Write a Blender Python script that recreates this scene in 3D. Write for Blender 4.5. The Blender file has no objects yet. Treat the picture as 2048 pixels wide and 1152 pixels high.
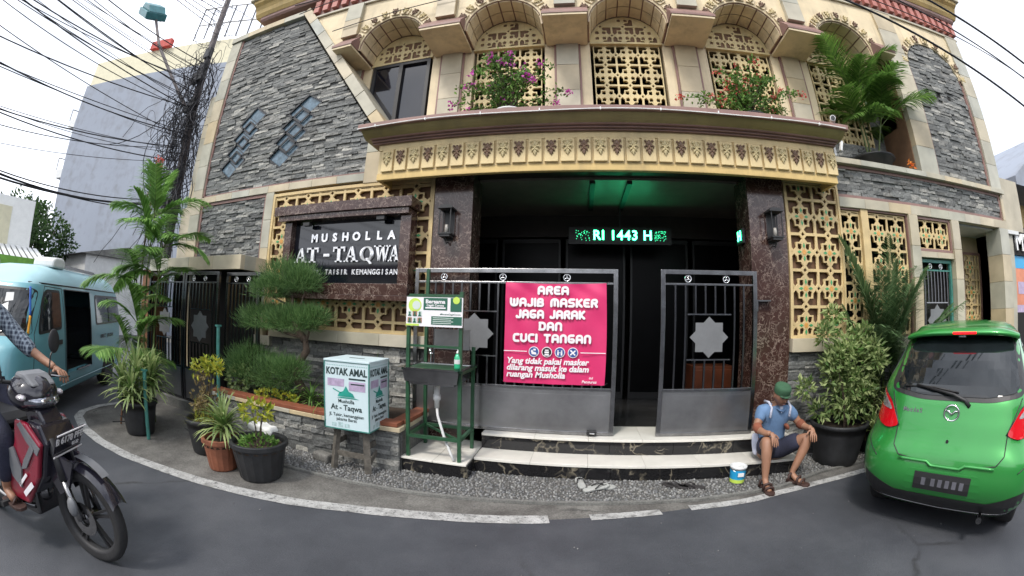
import bpy, bmesh, math, random
from math import radians as R, sin, cos, pi
from mathutils import Vector, Matrix, geometry
random.seed(7)
S = bpy.context.scene
COL = S.collection
# ------------------------------------------------------------------ camera
cd = bpy.data.cameras.new('dash_camera'); cam = bpy.data.objects.new('dash_camera', cd); COL.objects.link(cam)
cd.type = 'PANO'; cd.sensor_width = 36.0; cd.clip_start = 0.02; cd.clip_end = 500
cd.panorama_type = 'FISHEYE_LENS_POLYNOMIAL'
cd.fisheye_fov = R(175)
cd.fisheye_polynomial_k0 = 0.0
K = (7.10927230e-02, 9.16145458e-06, -1.05964165e-05, 1.14502680e-07)
cd.fisheye_polynomial_k1, cd.fisheye_polynomial_k2, cd.fisheye_polynomial_k3, cd.fisheye_polynomial_k4 = [-k for k in K]
fwd = Vector((-0.17248738, 0.98214271, 0.07512528)).normalized()
rgt = Vector((0.98492104, 0.17093423, 0.02668398)); rgt = (rgt - fwd*rgt.dot(fwd)).normalized()
up = rgt.cross(fwd)
cam.matrix_world = Matrix(((rgt.x, up.x, -fwd.x, 0), (rgt.y, up.y, -fwd.y, 0), (rgt.z, up.z, -fwd.z, 1.5), (0, 0, 0, 1)))
S.camera = cam
S.render.engine = 'CYCLES'
S.cycles.max_bounces = 7; S.cycles.diffuse_bounces = 3; S.cycles.glossy_bounces = 3; S.cycles.transmission_bounces = 4; S.cycles.transparent_max_bounces = 8
S.cycles.caustics_reflective = False; S.cycles.caustics_refractive = False
S.cycles.use_denoising = True
# ------------------------------------------------------------------ world: bright overcast sky
W = bpy.data.worlds.new('World'); S.world = W; W.use_nodes = True
wn = W.node_tree.nodes; wl = W.node_tree.links; wn.clear()
SUN_EL, SUN_AZ = R(52), R(205)      # azimuth clockwise from +Y (north)
sky = wn.new('ShaderNodeTexSky'); sky.sky_type = 'NISHITA'; sky.sun_disc = False
sky.sun_elevation = SUN_EL; sky.sun_rotation = SUN_AZ; sky.air_density = 1.0; sky.dust_density = 2.5; sky.ozone_density = 1.0
hs = wn.new('ShaderNodeHueSaturation'); hs.inputs['Saturation'].default_value = 0.42; hs.inputs['Value'].default_value = 1.7
wl.new(sky.outputs[0], hs.inputs['Color'])
tc = wn.new('ShaderNodeTexCoord'); ns = wn.new('ShaderNodeTexNoise'); ns.inputs['Scale'].default_value = 2.2; ns.inputs['Detail'].default_value = 6; ns.inputs['Roughness'].default_value = .55
wl.new(tc.outputs['Generated'], ns.inputs['Vector'])
cr = wn.new('ShaderNodeValToRGB'); cr.color_ramp.elements[0].position = .36; cr.color_ramp.elements[1].position = .6
wl.new(ns.outputs['Fac'], cr.inputs['Fac'])
mx = wn.new('ShaderNodeMix'); mx.data_type = 'RGBA'
mx.inputs[7].default_value = (12.5, 13.0, 14.2, 1)      # cloud radiance before the strength below
wl.new(cr.outputs['Color'], mx.inputs[0]); wl.new(hs.outputs['Color'], mx.inputs[6])
bg = wn.new('ShaderNodeBackground'); bg.inputs['Strength'].default_value = 0.088
wl.new(mx.outputs[2], bg.inputs['Color'])
wo = wn.new('ShaderNodeOutputWorld'); wl.new(bg.outputs[0], wo.inputs[0])
# ------------------------------------------------------------------ sun
sl = bpy.data.lights.new('sun', 'SUN'); sl.energy = 1.5; sl.angle = R(10); sl.color = (1.0, .94, .86)
so = bpy.data.objects.new('sun', sl); COL.objects.link(so)
sd = Vector((sin(SUN_AZ)*cos(SUN_EL), cos(SUN_AZ)*cos(SUN_EL), sin(SUN_EL)))
so.rotation_euler = (-sd).to_track_quat('-Z', 'Y').to_euler(); so.location = (0, -10, 20)
S.view_settings.view_transform = 'Standard'; S.view_settings.look = 'None'; S.view_settings.gamma = 1; S.view_settings.exposure = 0.82
S.view_settings.use_curve_mapping = False

# ------------------------------------------------------------------ materials
def nodemat(name):
    m = bpy.data.materials.new(name); m.use_nodes = True
    nt = m.node_tree; b = nt.nodes['Principled BSDF']
    return m, nt, b
def mat(name, col, rough=.6, metal=0., var=.25, scale=6., bump=0., bscale=40., spec=.5, emit=None, estr=0, coat=0., col2=None, rnd=0., streak=0., sscale=5.):
    """plain painted / stone / metal surface: base colour, soft mottling, optional fine relief and per object variation"""
    m, nt, b = nodemat(name); N = nt.nodes; L = nt.links
    b.inputs['Roughness'].default_value = rough; b.inputs['Metallic'].default_value = metal
    b.inputs['Specular IOR Level'].default_value = spec; b.inputs['Coat Weight'].default_value = coat; b.inputs['Coat Roughness'].default_value = .05
    t = N.new('ShaderNodeTexCoord'); n = N.new('ShaderNodeTexNoise'); n.inputs['Scale'].default_value = scale; n.inputs['Detail'].default_value = 6; n.inputs['Roughness'].default_value = .62
    L.new(t.outputs['Object'], n.inputs['Vector'])
    r = N.new('ShaderNodeValToRGB'); e = r.color_ramp.elements
    e[0].position = .3; e[1].position = .7
    c2 = col2 or tuple(min(1, c*(1+var)) for c in col)
    e[0].color = (*[c*(1-var) for c in col], 1); e[1].color = (*c2, 1)
    L.new(n.outputs['Fac'], r.inputs['Fac'])
    out = r.outputs['Color']
    if rnd:
        oi = N.new('ShaderNodeObjectInfo'); h = N.new('ShaderNodeHueSaturation')
        mr = N.new('ShaderNodeMapRange'); mr.inputs[3].default_value = 1-rnd; mr.inputs[4].default_value = 1+rnd
        L.new(oi.outputs['Random'], mr.inputs[0]); L.new(mr.outputs[0], h.inputs['Value']); L.new(out, h.inputs['Color']); out = h.outputs['Color']
    if streak:      # rain streaks and grime: stains stretched down the wall plus blotches
        g_ = N.new('ShaderNodeNewGeometry'); mp = N.new('ShaderNodeMapping'); mp.inputs['Scale'].default_value = (sscale, sscale, sscale*.13)
        L.new(g_.outputs['Position'], mp.inputs['Vector']); s1 = N.new('ShaderNodeTexNoise'); s1.inputs['Scale'].default_value = 1.6; s1.inputs['Detail'].default_value = 7; s1.inputs['Roughness'].default_value = .7; L.new(mp.outputs[0], s1.inputs['Vector'])
        s2 = N.new('ShaderNodeTexNoise'); s2.inputs['Scale'].default_value = 2.3; s2.inputs['Detail'].default_value = 6; L.new(g_.outputs['Position'], s2.inputs['Vector'])
        ml = N.new('ShaderNodeMath'); ml.operation = 'MULTIPLY'; L.new(s1.outputs['Fac'], ml.inputs[0]); L.new(s2.outputs['Fac'], ml.inputs[1])
        mq = N.new('ShaderNodeMapRange'); mq.inputs[1].default_value = .24; mq.inputs[2].default_value = .40; mq.inputs[3].default_value = 0; mq.inputs[4].default_value = streak; L.new(ml.outputs[0], mq.inputs[0])
        mk = N.new('ShaderNodeMix'); mk.data_type = 'RGBA'; mk.inputs[7].default_value = (.10,.085,.06,1); L.new(mq.outputs[0], mk.inputs[0]); L.new(out, mk.inputs[6]); out = mk.outputs[2]
    L.new(out, b.inputs['Base Color'])
    if bump:
        n2 = N.new('ShaderNodeTexNoise'); n2.inputs['Scale'].default_value = bscale; n2.inputs['Detail'].default_value = 4
        L.new(t.outputs['Object'], n2.inputs['Vector'])
        bp = N.new('ShaderNodeBump'); bp.inputs['Strength'].default_value = bump; bp.inputs['Distance'].default_value = .01
        L.new(n2.outputs['Fac'], bp.inputs['Height']); L.new(bp.outputs[0], b.inputs['Normal'])
    if emit: b.inputs['Emission Color'].default_value = (*emit, 1); b.inputs['Emission Strength'].default_value = estr
    return m
def ramp_random(name, cols, rough=.7, island=False, bump=.4, nscale=25., spec=.4, blend=.35, const=False):
    """each object (or each loose island) takes its own colour of a ramp, plus grain"""
    m, nt, b = nodemat(name); N = nt.nodes; L = nt.links
    src = N.new('ShaderNodeNewGeometry').outputs['Random Per Island'] if island else N.new('ShaderNodeObjectInfo').outputs['Random']
    r = N.new('ShaderNodeValToRGB'); cr_ = r.color_ramp
    if const: cr_.interpolation = 'CONSTANT'
    while len(cr_.elements) < len(cols): cr_.elements.new(.5)
    for i, c in enumerate(cols): cr_.elements[i].position = i/(len(cols)-(0 if const else 1)); cr_.elements[i].color = (*c, 1)
    L.new(src, r.inputs['Fac'])
    t = N.new('ShaderNodeNewGeometry'); n = N.new('ShaderNodeTexNoise'); n.inputs['Scale'].default_value = nscale; n.inputs['Detail'].default_value = 5
    L.new(t.outputs['Position'], n.inputs['Vector'])
    mr = N.new('ShaderNodeMapRange'); mr.inputs[1].default_value = .25; mr.inputs[2].default_value = .75; mr.inputs[3].default_value = 1-blend; mr.inputs[4].default_value = 1+blend
    L.new(n.outputs['Fac'], mr.inputs[0])
    h = N.new('ShaderNodeHueSaturation'); L.new(mr.outputs[0], h.inputs['Value']); L.new(r.outputs[0], h.inputs['Color'])
    L.new(h.outputs[0], b.inputs['Base Color']); b.inputs['Roughness'].default_value = rough; b.inputs['Specular IOR Level'].default_value = spec
    if bump:
        bp = N.new('ShaderNodeBump'); bp.inputs['Strength'].default_value = bump; bp.inputs['Distance'].default_value = .01
        L.new(n.outputs['Fac'], bp.inputs['Height']); L.new(bp.outputs[0], b.inputs['Normal'])
    return m
def leafmat(name, dark, light, rough=.5):
    m = ramp_random(name, [dark, tuple((a+c)/2 for a, c in zip(dark, light)), light], rough=rough, island=True, bump=0, nscale=3., blend=.3)
    b = m.node_tree.nodes['Principled BSDF']
    b.inputs['Transmission Weight'].default_value = 0
    nt = m.node_tree; N = nt.nodes; L = nt.links
    tr = N.new('ShaderNodeBsdfTranslucent'); ms = N.new('ShaderNodeMixShader'); ms.inputs[0].default_value = .38
    src = b.inputs['Base Color'].links[0].from_socket
    L.new(src, tr.inputs['Color']); out = N['Material Output']
    L.new(b.outputs[0], ms.inputs[1]); L.new(tr.outputs[0], ms.inputs[2]); L.new(ms.outputs[0], out.inputs[0])
    return m
def marble(name, base, vein, scale, rough, width=.012, rnd=True, amount=.9, warp=.3, lo=.46, hi=.64):
    m, nt, b = nodemat(name); N = nt.nodes; L = nt.links
    g = N.new('ShaderNodeNewGeometry')
    n0 = N.new('ShaderNodeTexNoise'); n0.inputs['Scale'].default_value = scale*.7; n0.inputs['Detail'].default_value = 5
    L.new(g.outputs['Position'], n0.inputs['Vector'])
    add = N.new('ShaderNodeMix'); add.data_type = 'RGBA'; add.inputs[0].default_value = .13
    L.new(g.outputs['Position'], add.inputs[6]); L.new(n0.outputs['Color'], add.inputs[7])
    add.inputs[0].default_value = warp
    prev = None
    for k, s_ in enumerate((scale, scale*2.3)):
        v = N.new('ShaderNodeTexVoronoi'); v.feature = 'DISTANCE_TO_EDGE'; v.inputs['Scale'].default_value = s_
        L.new(add.outputs[2], v.inputs['Vector'])
        mr = N.new('ShaderNodeMapRange'); mr.inputs[1].default_value = 0; mr.inputs[2].default_value = width*(1+k); mr.inputs[3].default_value = 1; mr.inputs[4].default_value = 0
        L.new(v.outputs['Distance'], mr.inputs[0])
        nn = N.new('ShaderNodeTexNoise'); nn.inputs['Scale'].default_value = scale*.9+k*3; nn.inputs['Detail'].default_value = 3
        L.new(g.outputs['Position'], nn.inputs['Vector'])
        m2 = N.new('ShaderNodeMapRange'); m2.inputs[1].default_value = lo; m2.inputs[2].default_value = hi
        L.new(nn.outputs['Fac'], m2.inputs[0])
        mu = N.new('ShaderNodeMath'); mu.operation = 'MULTIPLY'; L.new(mr.outputs[0], mu.inputs[0]); L.new(m2.outputs[0], mu.inputs[1])
        if prev:
            mm = N.new('ShaderNodeMath'); mm.operation = 'MAXIMUM'; L.new(prev, mm.inputs[0]); L.new(mu.outputs[0], mm.inputs[1]); prev = mm.outputs[0]
        else: prev = mu.outputs[0]
    am = N.new('ShaderNodeMath'); am.operation = 'MULTIPLY'; am.inputs[1].default_value = amount; L.new(prev, am.inputs[0])
    cl = N.new('ShaderNodeValToRGB'); cl.color_ramp.elements[0].color = (*[c*.55 for c in base], 1); cl.color_ramp.elements[1].color = (*[c*1.7 for c in base], 1)
    L.new(n0.outputs['Fac'], cl.inputs['Fac'])
    mix = N.new('ShaderNodeMix'); mix.data_type = 'RGBA'; mix.inputs[7].default_value = (*vein, 1)
    L.new(am.outputs[0], mix.inputs[0]); L.new(cl.outputs[0], mix.inputs[6]); L.new(mix.outputs[2], b.inputs['Base Color'])
    b.inputs['Roughness'].default_value = rough
    return m
M = {}
M['beige'] = ramp_random('beige_sandstone', [(.42,.38,.28),(.36,.36,.30),(.50,.44,.32),(.46,.38,.25),(.40,.41,.36),(.50,.40,.24),(.47,.43,.34),(.38,.37,.29)], rough=.45, bump=.08, nscale=3.2, blend=.22)
M['stone'] = ramp_random('split_slate', [(.085,.086,.08),(.16,.165,.16),(.10,.103,.10),(.22,.225,.215),(.13,.135,.13),(.30,.295,.27),(.09,.092,.09),(.19,.195,.185),(.40,.39,.35)], rough=.75, bump=.8, nscale=45, blend=.4)
M['stone_i'] = ramp_random('split_slate_far', [(.085,.086,.08),(.16,.165,.16),(.10,.103,.10),(.22,.225,.215),(.13,.135,.13),(.30,.295,.27),(.09,.092,.09),(.19,.195,.185),(.40,.39,.35)], rough=.75, bump=.8, nscale=45, blend=.4, island=True)
M['yellow'] = mat('yellow_paint', (.60,.43,.17), .6, var=.13, scale=3, bump=.1, streak=.28)
M['cream'] = mat('cream_paint', (.66,.55,.36), .6, var=.13, scale=2.5, bump=.1, streak=.3)
M['lattice'] = mat('ochre_lattice', (.58,.44,.22), .6, var=.16, scale=4, bump=.15, streak=.28)
M['pale_lattice'] = mat('pale_lattice', (.62,.50,.26), .6, var=.12, scale=3, bump=.1, streak=.28)
M['brown_back'] = mat('brown_recess', (.16,.09,.05), .75, var=.25, scale=4)
M['maroon'] = mat('mauve_brown_paint', (.24,.14,.12), .55, var=.2, scale=3, streak=.3)
M['ornbrown'] = mat('bronze_brown', (.17,.10,.06), .5, var=.35, scale=14)
M['orncream'] = mat('worn_cream', (.55,.45,.24), .55, var=.3, scale=14)
M['goldcream'] = mat('golden_cream_paint', (.65,.51,.27), .6, var=.13, scale=3, bump=.1, streak=.25)
M['cove'] = mat('olive_gold_cove', (.28,.23,.10), .45, var=.2, scale=3, streak=.4)
M['marble'] = marble('brown_veined_marble', (.045,.022,.018), (.36,.28,.23), 8, .16, .035, amount=.7, warp=.34, lo=.40, hi=.62)
M['blackmarble'] = marble('black_gold_marble', (.012,.012,.013), (.26,.23,.17), 3.0, .1, .022, amount=.8, warp=.42, lo=.46, hi=.62)
M['whitetile'] = mat('cream_floor_tile', (.68,.66,.60), .25, var=.12, scale=2)
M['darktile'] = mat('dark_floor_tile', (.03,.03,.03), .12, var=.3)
M['steel'] = mat('brushed_steel', (.28,.28,.285), .24, 1., var=.25, scale=9, bump=.03)
M['darksteel'] = mat('dull_steel_sheet', (.34,.34,.345), .30, .9, var=.3, scale=1.6)
M['barsteel'] = mat('steel_bars', (.13,.13,.135), .26, 1., var=.2)
M['chrome'] = mat('chrome', (.75,.75,.76), .08, 1., var=.05)
M['letterchrome'] = mat('polished_letter_steel', (.80,.80,.82), .22, .55, var=.12, scale=22, bump=.25, bscale=30)
M['blackglass'] = mat('black_gloss', (.006,.007,.012), .06, var=.1, spec=.7)
M['black'] = mat('black_plastic', (.02,.02,.021), .5, var=.3)
M['rubber'] = mat('tyre_rubber', (.018,.018,.019), .8, var=.3, bump=.3)
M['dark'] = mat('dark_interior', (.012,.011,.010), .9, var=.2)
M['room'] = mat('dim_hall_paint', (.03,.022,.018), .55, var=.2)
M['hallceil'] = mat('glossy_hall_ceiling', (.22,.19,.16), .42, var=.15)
M['white'] = mat('white_paint', (.78,.78,.76), .45, var=.06)
M['offwhite'] = mat('offwhite_plastic', (.62,.63,.62), .5, var=.1)
M['green_paint'] = mat('green_enamel', (.02,.075,.035), .4, var=.3, scale=12)
M['teal_paint'] = mat('faded_teal_enamel', (.05,.20,.17), .5, var=.3, scale=12)
M['wood'] = mat('weathered_wood', (.10,.09,.075), .8, var=.4, scale=18, bump=.5)
M['brownpost'] = mat('rusty_brown_post', (.17,.08,.04), .75, var=.4, scale=7, bump=.3)
M['bark'] = mat('bark', (.07,.05,.035), .9, var=.45, scale=20, bump=1., bscale=60)
M['potblack'] = mat('black_plastic_pot', (.018,.019,.021), .55, var=.4, scale=9)
M['terracotta'] = mat('terracotta_plastic', (.24,.085,.045), .6, var=.25, scale=9)
M['soil'] = mat('soil', (.045,.03,.02), .95, var=.5, scale=30, bump=1.)
M['brickred'] = mat('red_brown_tile_edge', (.22,.07,.035), .6, var=.3, scale=6)
M['pole'] = mat('weathered_pole', (.10,.085,.085), .7, var=.35, scale=9)
M['cable'] = mat('black_cable', (.012,.012,.018), .6, var=.2)
M['glassgrey'] = mat('blue_glass_block', (.10,.15,.19), .15, var=.4, scale=14, bump=.4, bscale=25)
M['skin'] = mat('brown_skin', (.30,.155,.095), .55, var=.12, scale=8)
M['skin_dark'] = mat('tanned_skin', (.22,.11,.07), .55, var=.12, scale=8)
# ------------------------------------------------------------------ mesh helpers
class MB:
    def __init__(s): s.v = []; s.f = []; s.m = []; s.mi = 0
    def add(s, vs, fs):
        o = len(s.v); s.v += [tuple(v) for v in vs]
        for f in fs: s.f.append([i+o for i in f]); s.m.append(s.mi)
    def box(s, x0, x1, y0, y1, z0, z1, M4=None):
        vs = [Vector(p) for p in ((x0,y0,z0),(x1,y0,z0),(x1,y1,z0),(x0,y1,z0),(x0,y0,z1),(x1,y0,z1),(x1,y1,z1),(x0,y1,z1))]
        if M4: vs = [M4 @ v for v in vs]
        s.add(vs, [(3,2,1,0),(4,5,6,7),(0,1,5,4),(1,2,6,5),(2,3,7,6),(3,0,4,7)]); return s
    def bar(s, a, b, w, h=None, roll=0):
        a, b = Vector(a), Vector(b); h = h or w; d = b-a; L = d.length
        q = d.to_track_quat('Y', 'Z').to_matrix().to_4x4(); 
        return s.box(-w/2, w/2, 0, L, -h/2, h/2, Matrix.Translation(a) @ q @ Matrix.Rotation(roll, 4, 'Y'))
    def prism(s, poly, y0, y1, axis='y', M4=None):
        """polygon of (a,b) pairs extruded along an axis: y -> (a,y,b); x -> (x,a,b); z -> (a,b,z)"""
        def P(a, b, t):
            p = {'y': (a, t, b), 'x': (t, a, b), 'z': (a, b, t)}[axis]; p = Vector(p)
            return M4 @ p if M4 else p
        n = len(poly); vs = [P(a, b, y0) for a, b in poly] + [P(a, b, y1) for a, b in poly]
        tr = geometry.tessellate_polygon([[Vector((a, b, 0)) for a, b in poly]])
        fs = [tuple(t) for t in tr] + [tuple(i+n for i in reversed(t)) for t in tr]
        fs += [(i, (i+1) % n, (i+1) % n+n, i+n) for i in range(n)]
        s.add(vs, fs); return s
    def tube(s, pts, r, n=8, cap=True, closed=False):
        pts = [Vector(p) for p in pts]; rs = r if isinstance(r, (list, tuple)) else [r]*len(pts)
        k = len(pts); vs = []; ref = None
        for i, p in enumerate(pts):
            a = pts[(i-1) % k] if (i > 0 or closed) else p; b = pts[(i+1) % k] if (i < k-1 or closed) else p
            t = (b-a).normalized() if (b-a).length > 1e-9 else Vector((0,0,1))
            if ref is None: ref = t.orthogonal().normalized()
            ref = (ref - t*ref.dot(t)); ref = ref.normalized() if ref.length > 1e-6 else t.orthogonal().normalized()
            bi = t.cross(ref)
            for j in range(n):
                an = 2*pi*j/n; vs.append(p + (ref*cos(an)+bi*sin(an))*rs[i])
        fs = []
        for i in range(k if closed else k-1):
            i2 = (i+1) % k
            for j in range(n): fs.append((i*n+j, i*n+(j+1) % n, i2*n+(j+1) % n, i2*n+j))
        if cap and not closed: fs += [tuple(reversed(range(n))), tuple((k-1)*n+j for j in range(n))]
        s.add(vs, fs); return s
    def lathe(s, prof, n=20, c=(0,0,0), M4=None, cap=True):
        vs = []
        for r, z in prof:
            for j in range(n):
                p = Vector((c[0]+r*cos(2*pi*j/n), c[1]+r*sin(2*pi*j/n), c[2]+z)); vs.append(M4 @ p if M4 else p)
        fs = [(i*n+j, i*n+(j+1) % n, (i+1)*n+(j+1) % n, (i+1)*n+j) for i in range(len(prof)-1) for j in range(n)]
        if cap: fs += [tuple(reversed(range(n))), tuple((len(prof)-1)*n+j for j in range(n))]
        s.add(vs, fs); return s
    def ball(s, c, r, n=10, m=6, M4=None):
        sx, sy, sz = r if isinstance(r, (tuple, list)) else (r, r, r)
        vs = [(c[0], c[1], c[2]+sz)]
        for i in range(1, m):
            a = pi*i/m
            for j in range(n): vs.append((c[0]+sx*sin(a)*cos(2*pi*j/n), c[1]+sy*sin(a)*sin(2*pi*j/n), c[2]+sz*cos(a)))
        vs.append((c[0], c[1], c[2]-sz)); L = len(vs)-1
        fs = [(0, 1+j, 1+(j+1) % n) for j in range(n)]
        for i in range(m-2):
            for j in range(n): fs.append((1+i*n+j, 1+(i+1)*n+j, 1+(i+1)*n+(j+1) % n, 1+i*n+(j+1) % n))
        fs += [(L, 1+(m-2)*n+(j+1) % n, 1+(m-2)*n+j) for j in range(n)]
        vs = [Vector(v) for v in vs]
        if M4: vs = [M4 @ v for v in vs]
        s.add(vs, fs); return s
    def grid(s, rows):
        """rows: list of equally long lists of points"""
        n = len(rows[0]); s.add([p for r in rows for p in r], [(i*n+j, i*n+j+1, (i+1)*n+j+1, (i+1)*n+j) for i in range(len(rows)-1) for j in range(n-1)]); return s
    def mesh(s, name, mats, smooth=False):
        me = bpy.data.meshes.new(name); me.from_pydata(s.v, [], s.f)
        for m in (mats if isinstance(mats, (list, tuple)) else [mats]): me.materials.append(M[m] if isinstance(m, str) else m)
        if any(s.m): me.polygons.foreach_set('material_index', s.m)
        if smooth: me.polygons.foreach_set('use_smooth', [True]*len(me.polygons))
        me.update(); return me
    def build(s, name, mats, parent=None, smooth=False, bevel=0, kind=None, recalc=False, label=None, autos=None):
        me = s.mesh(name, mats, smooth)
        if recalc or bevel:
            bm = bmesh.new(); bm.from_mesh(me)
            bmesh.ops.recalc_face_normals(bm, faces=bm.faces)
            if bevel:
                es = [e for e in bm.edges if len(e.link_faces) == 2 and e.calc_face_angle(0) > .5]
                bmesh.ops.bevel(bm, geom=es, offset=bevel, segments=2, affect='EDGES', profile=.5, clamp_overlap=True)
            bm.to_mesh(me); bm.free()
        o = link(name, me, parent)
        if kind: o['kind'] = kind
        if label: o['label'] = label
        return o
def link(name, me, parent=None):
    o = bpy.data.objects.new(name, me); COL.objects.link(o)
    if parent: o.parent = parent
    return o
def tag(o, label=None, cat=None, group=None, kind=None):
    if label: o['label'] = label
    if cat: o['category'] = cat
    if group: o['group'] = group
    if kind: o['kind'] = kind
    return o
def thing(name, label, cat, loc=(0,0,0), rz=0, group=None):
    o = bpy.data.objects.new(name, None); COL.objects.link(o); o.location = loc; o.rotation_euler = (0, 0, rz); o.empty_display_size = .1
    return tag(o, label, cat, group)
def struct(name, o): o['kind'] = 'structure'; return o
def rp(pts, r=.12, n=4):
    """round the corners of an open polyline"""
    out = [Vector(pts[0])]
    for i in range(1, len(pts)-1):
        a, b, c = Vector(pts[i-1]), Vector(pts[i]), Vector(pts[i+1])
        d1 = (a-b); d2 = (c-b); q = min(r, d1.length*.5, d2.length*.5); p1 = b+d1.normalized()*q; p2 = b+d2.normalized()*q
        for k in range(n+1):
            t = k/n; out.append(p1*(1-t)**2 + b*2*t*(1-t) + p2*t*t)
    out.append(Vector(pts[-1])); return out
def curve_mesh(name, polys, mats, thick, parent=None, y=0, bev=0, M4=None, kind=None):
    """polys = outer outline first then holes, in (x,z); filled plate of given thickness whose front lies at y"""
    cu = bpy.data.curves.new('tmp', 'CURVE'); cu.dimensions = '2D'; cu.fill_mode = 'BOTH'; cu.extrude = thick/2; cu.bevel_depth = bev; cu.bevel_resolution = 0
    for p in polys:
        sp = cu.splines.new('POLY'); sp.points.add(len(p)-1)
        for i, (a, b) in enumerate(p): sp.points[i].co = (a, b, 0, 1)
        sp.use_cyclic_u = True
    ob = bpy.data.objects.new('tmp', cu); COL.objects.link(ob)
    dg = bpy.context.evaluated_depsgraph_get()
    me = bpy.data.meshes.new_from_object(ob.evaluated_get(dg)); bpy.data.objects.remove(ob); bpy.data.curves.remove(cu)
    me.name = name; bw_ = bmesh.new(); bw_.from_mesh(me); bmesh.ops.remove_doubles(bw_, verts=bw_.verts, dist=1e-6); bw_.to_mesh(me); bw_.free()
    T = Matrix.Translation((0, y+thick/2, 0)) @ Matrix.Rotation(pi/2, 4, 'X')
    me.transform((M4 @ T) if M4 else T)
    me.materials.clear()
    for m in (mats if isinstance(mats, (list, tuple)) else [mats]): me.materials.append(M[m] if isinstance(m, str) else m)
    o = link(name, me, parent)
    if kind: o['kind'] = kind
    return o
def text(body, size, loc, mat_, parent=None, rot=(pi/2,0,0), ext=.002, align='CENTER', bold=0., sx=1., shear=0., name='lettering', label=None, space=1., cat=None, extra=None):
    cu = bpy.data.curves.new('tmp', 'FONT'); cu.body = body; cu.size = size; cu.extrude = ext; cu.align_x = align; cu.align_y = 'CENTER'; cu.offset = bold; cu.shear = shear; cu.space_character = space; cu.resolution_u = 3; cu.space_line = .95
    ob = bpy.data.objects.new('tmp', cu); COL.objects.link(ob)
    me = bpy.data.meshes.new_from_object(ob.evaluated_get(bpy.context.evaluated_depsgraph_get())); bpy.data.objects.remove(ob); bpy.data.curves.remove(cu)
    me.name = name; me.transform(Matrix.Diagonal((sx, 1, 1, 1)))
    me.materials.clear(); me.materials.append(M[mat_] if isinstance(mat_, str) else mat_)
    o = link(name, me, parent); o.location = loc; o.rotation_euler = rot
    if label: o['label'] = label
    return o
def skin(name, verts, edges, mat_, parent=None, sub=2, root=0, smooth=True, sx=None):
    """continuous tapering body grown from a skeleton; verts = (x,y,z,rx[,ry])"""
    me = bpy.data.meshes.new('tmp'); me.from_pydata([v[:3] for v in verts], edges, [])
    ob = bpy.data.objects.new('tmp', me); COL.objects.link(ob)
    md = ob.modifiers.new('s', 'SKIN'); md.use_smooth_shade = True
    me.skin_vertices.new() if not me.skin_vertices else None
    for i, v in enumerate(verts):
        sv = me.skin_vertices[0].data[i]; sv.radius = (v[3], v[4] if len(v) > 4 else v[3]); sv.use_root = (i == root)
    ms = ob.modifiers.new('u', 'SUBSURF'); ms.levels = sub; ms.render_levels = sub
    m2 = bpy.data.meshes.new_from_object(ob.evaluated_get(bpy.context.evaluated_depsgraph_get()))
    bpy.data.objects.remove(ob); bpy.data.meshes.remove(me)
    m2.name = name; m2.materials.clear(); m2.materials.append(M[mat_] if isinstance(mat_, str) else mat_)
    m2.polygons.foreach_set('use_smooth', [smooth]*len(m2.polygons))
    return link(name, m2, parent)
def chain(*idx): return [(a, b) for a, b in zip(idx, idx[1:])]
CAM = Vector((0, 0, 1.5))
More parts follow.
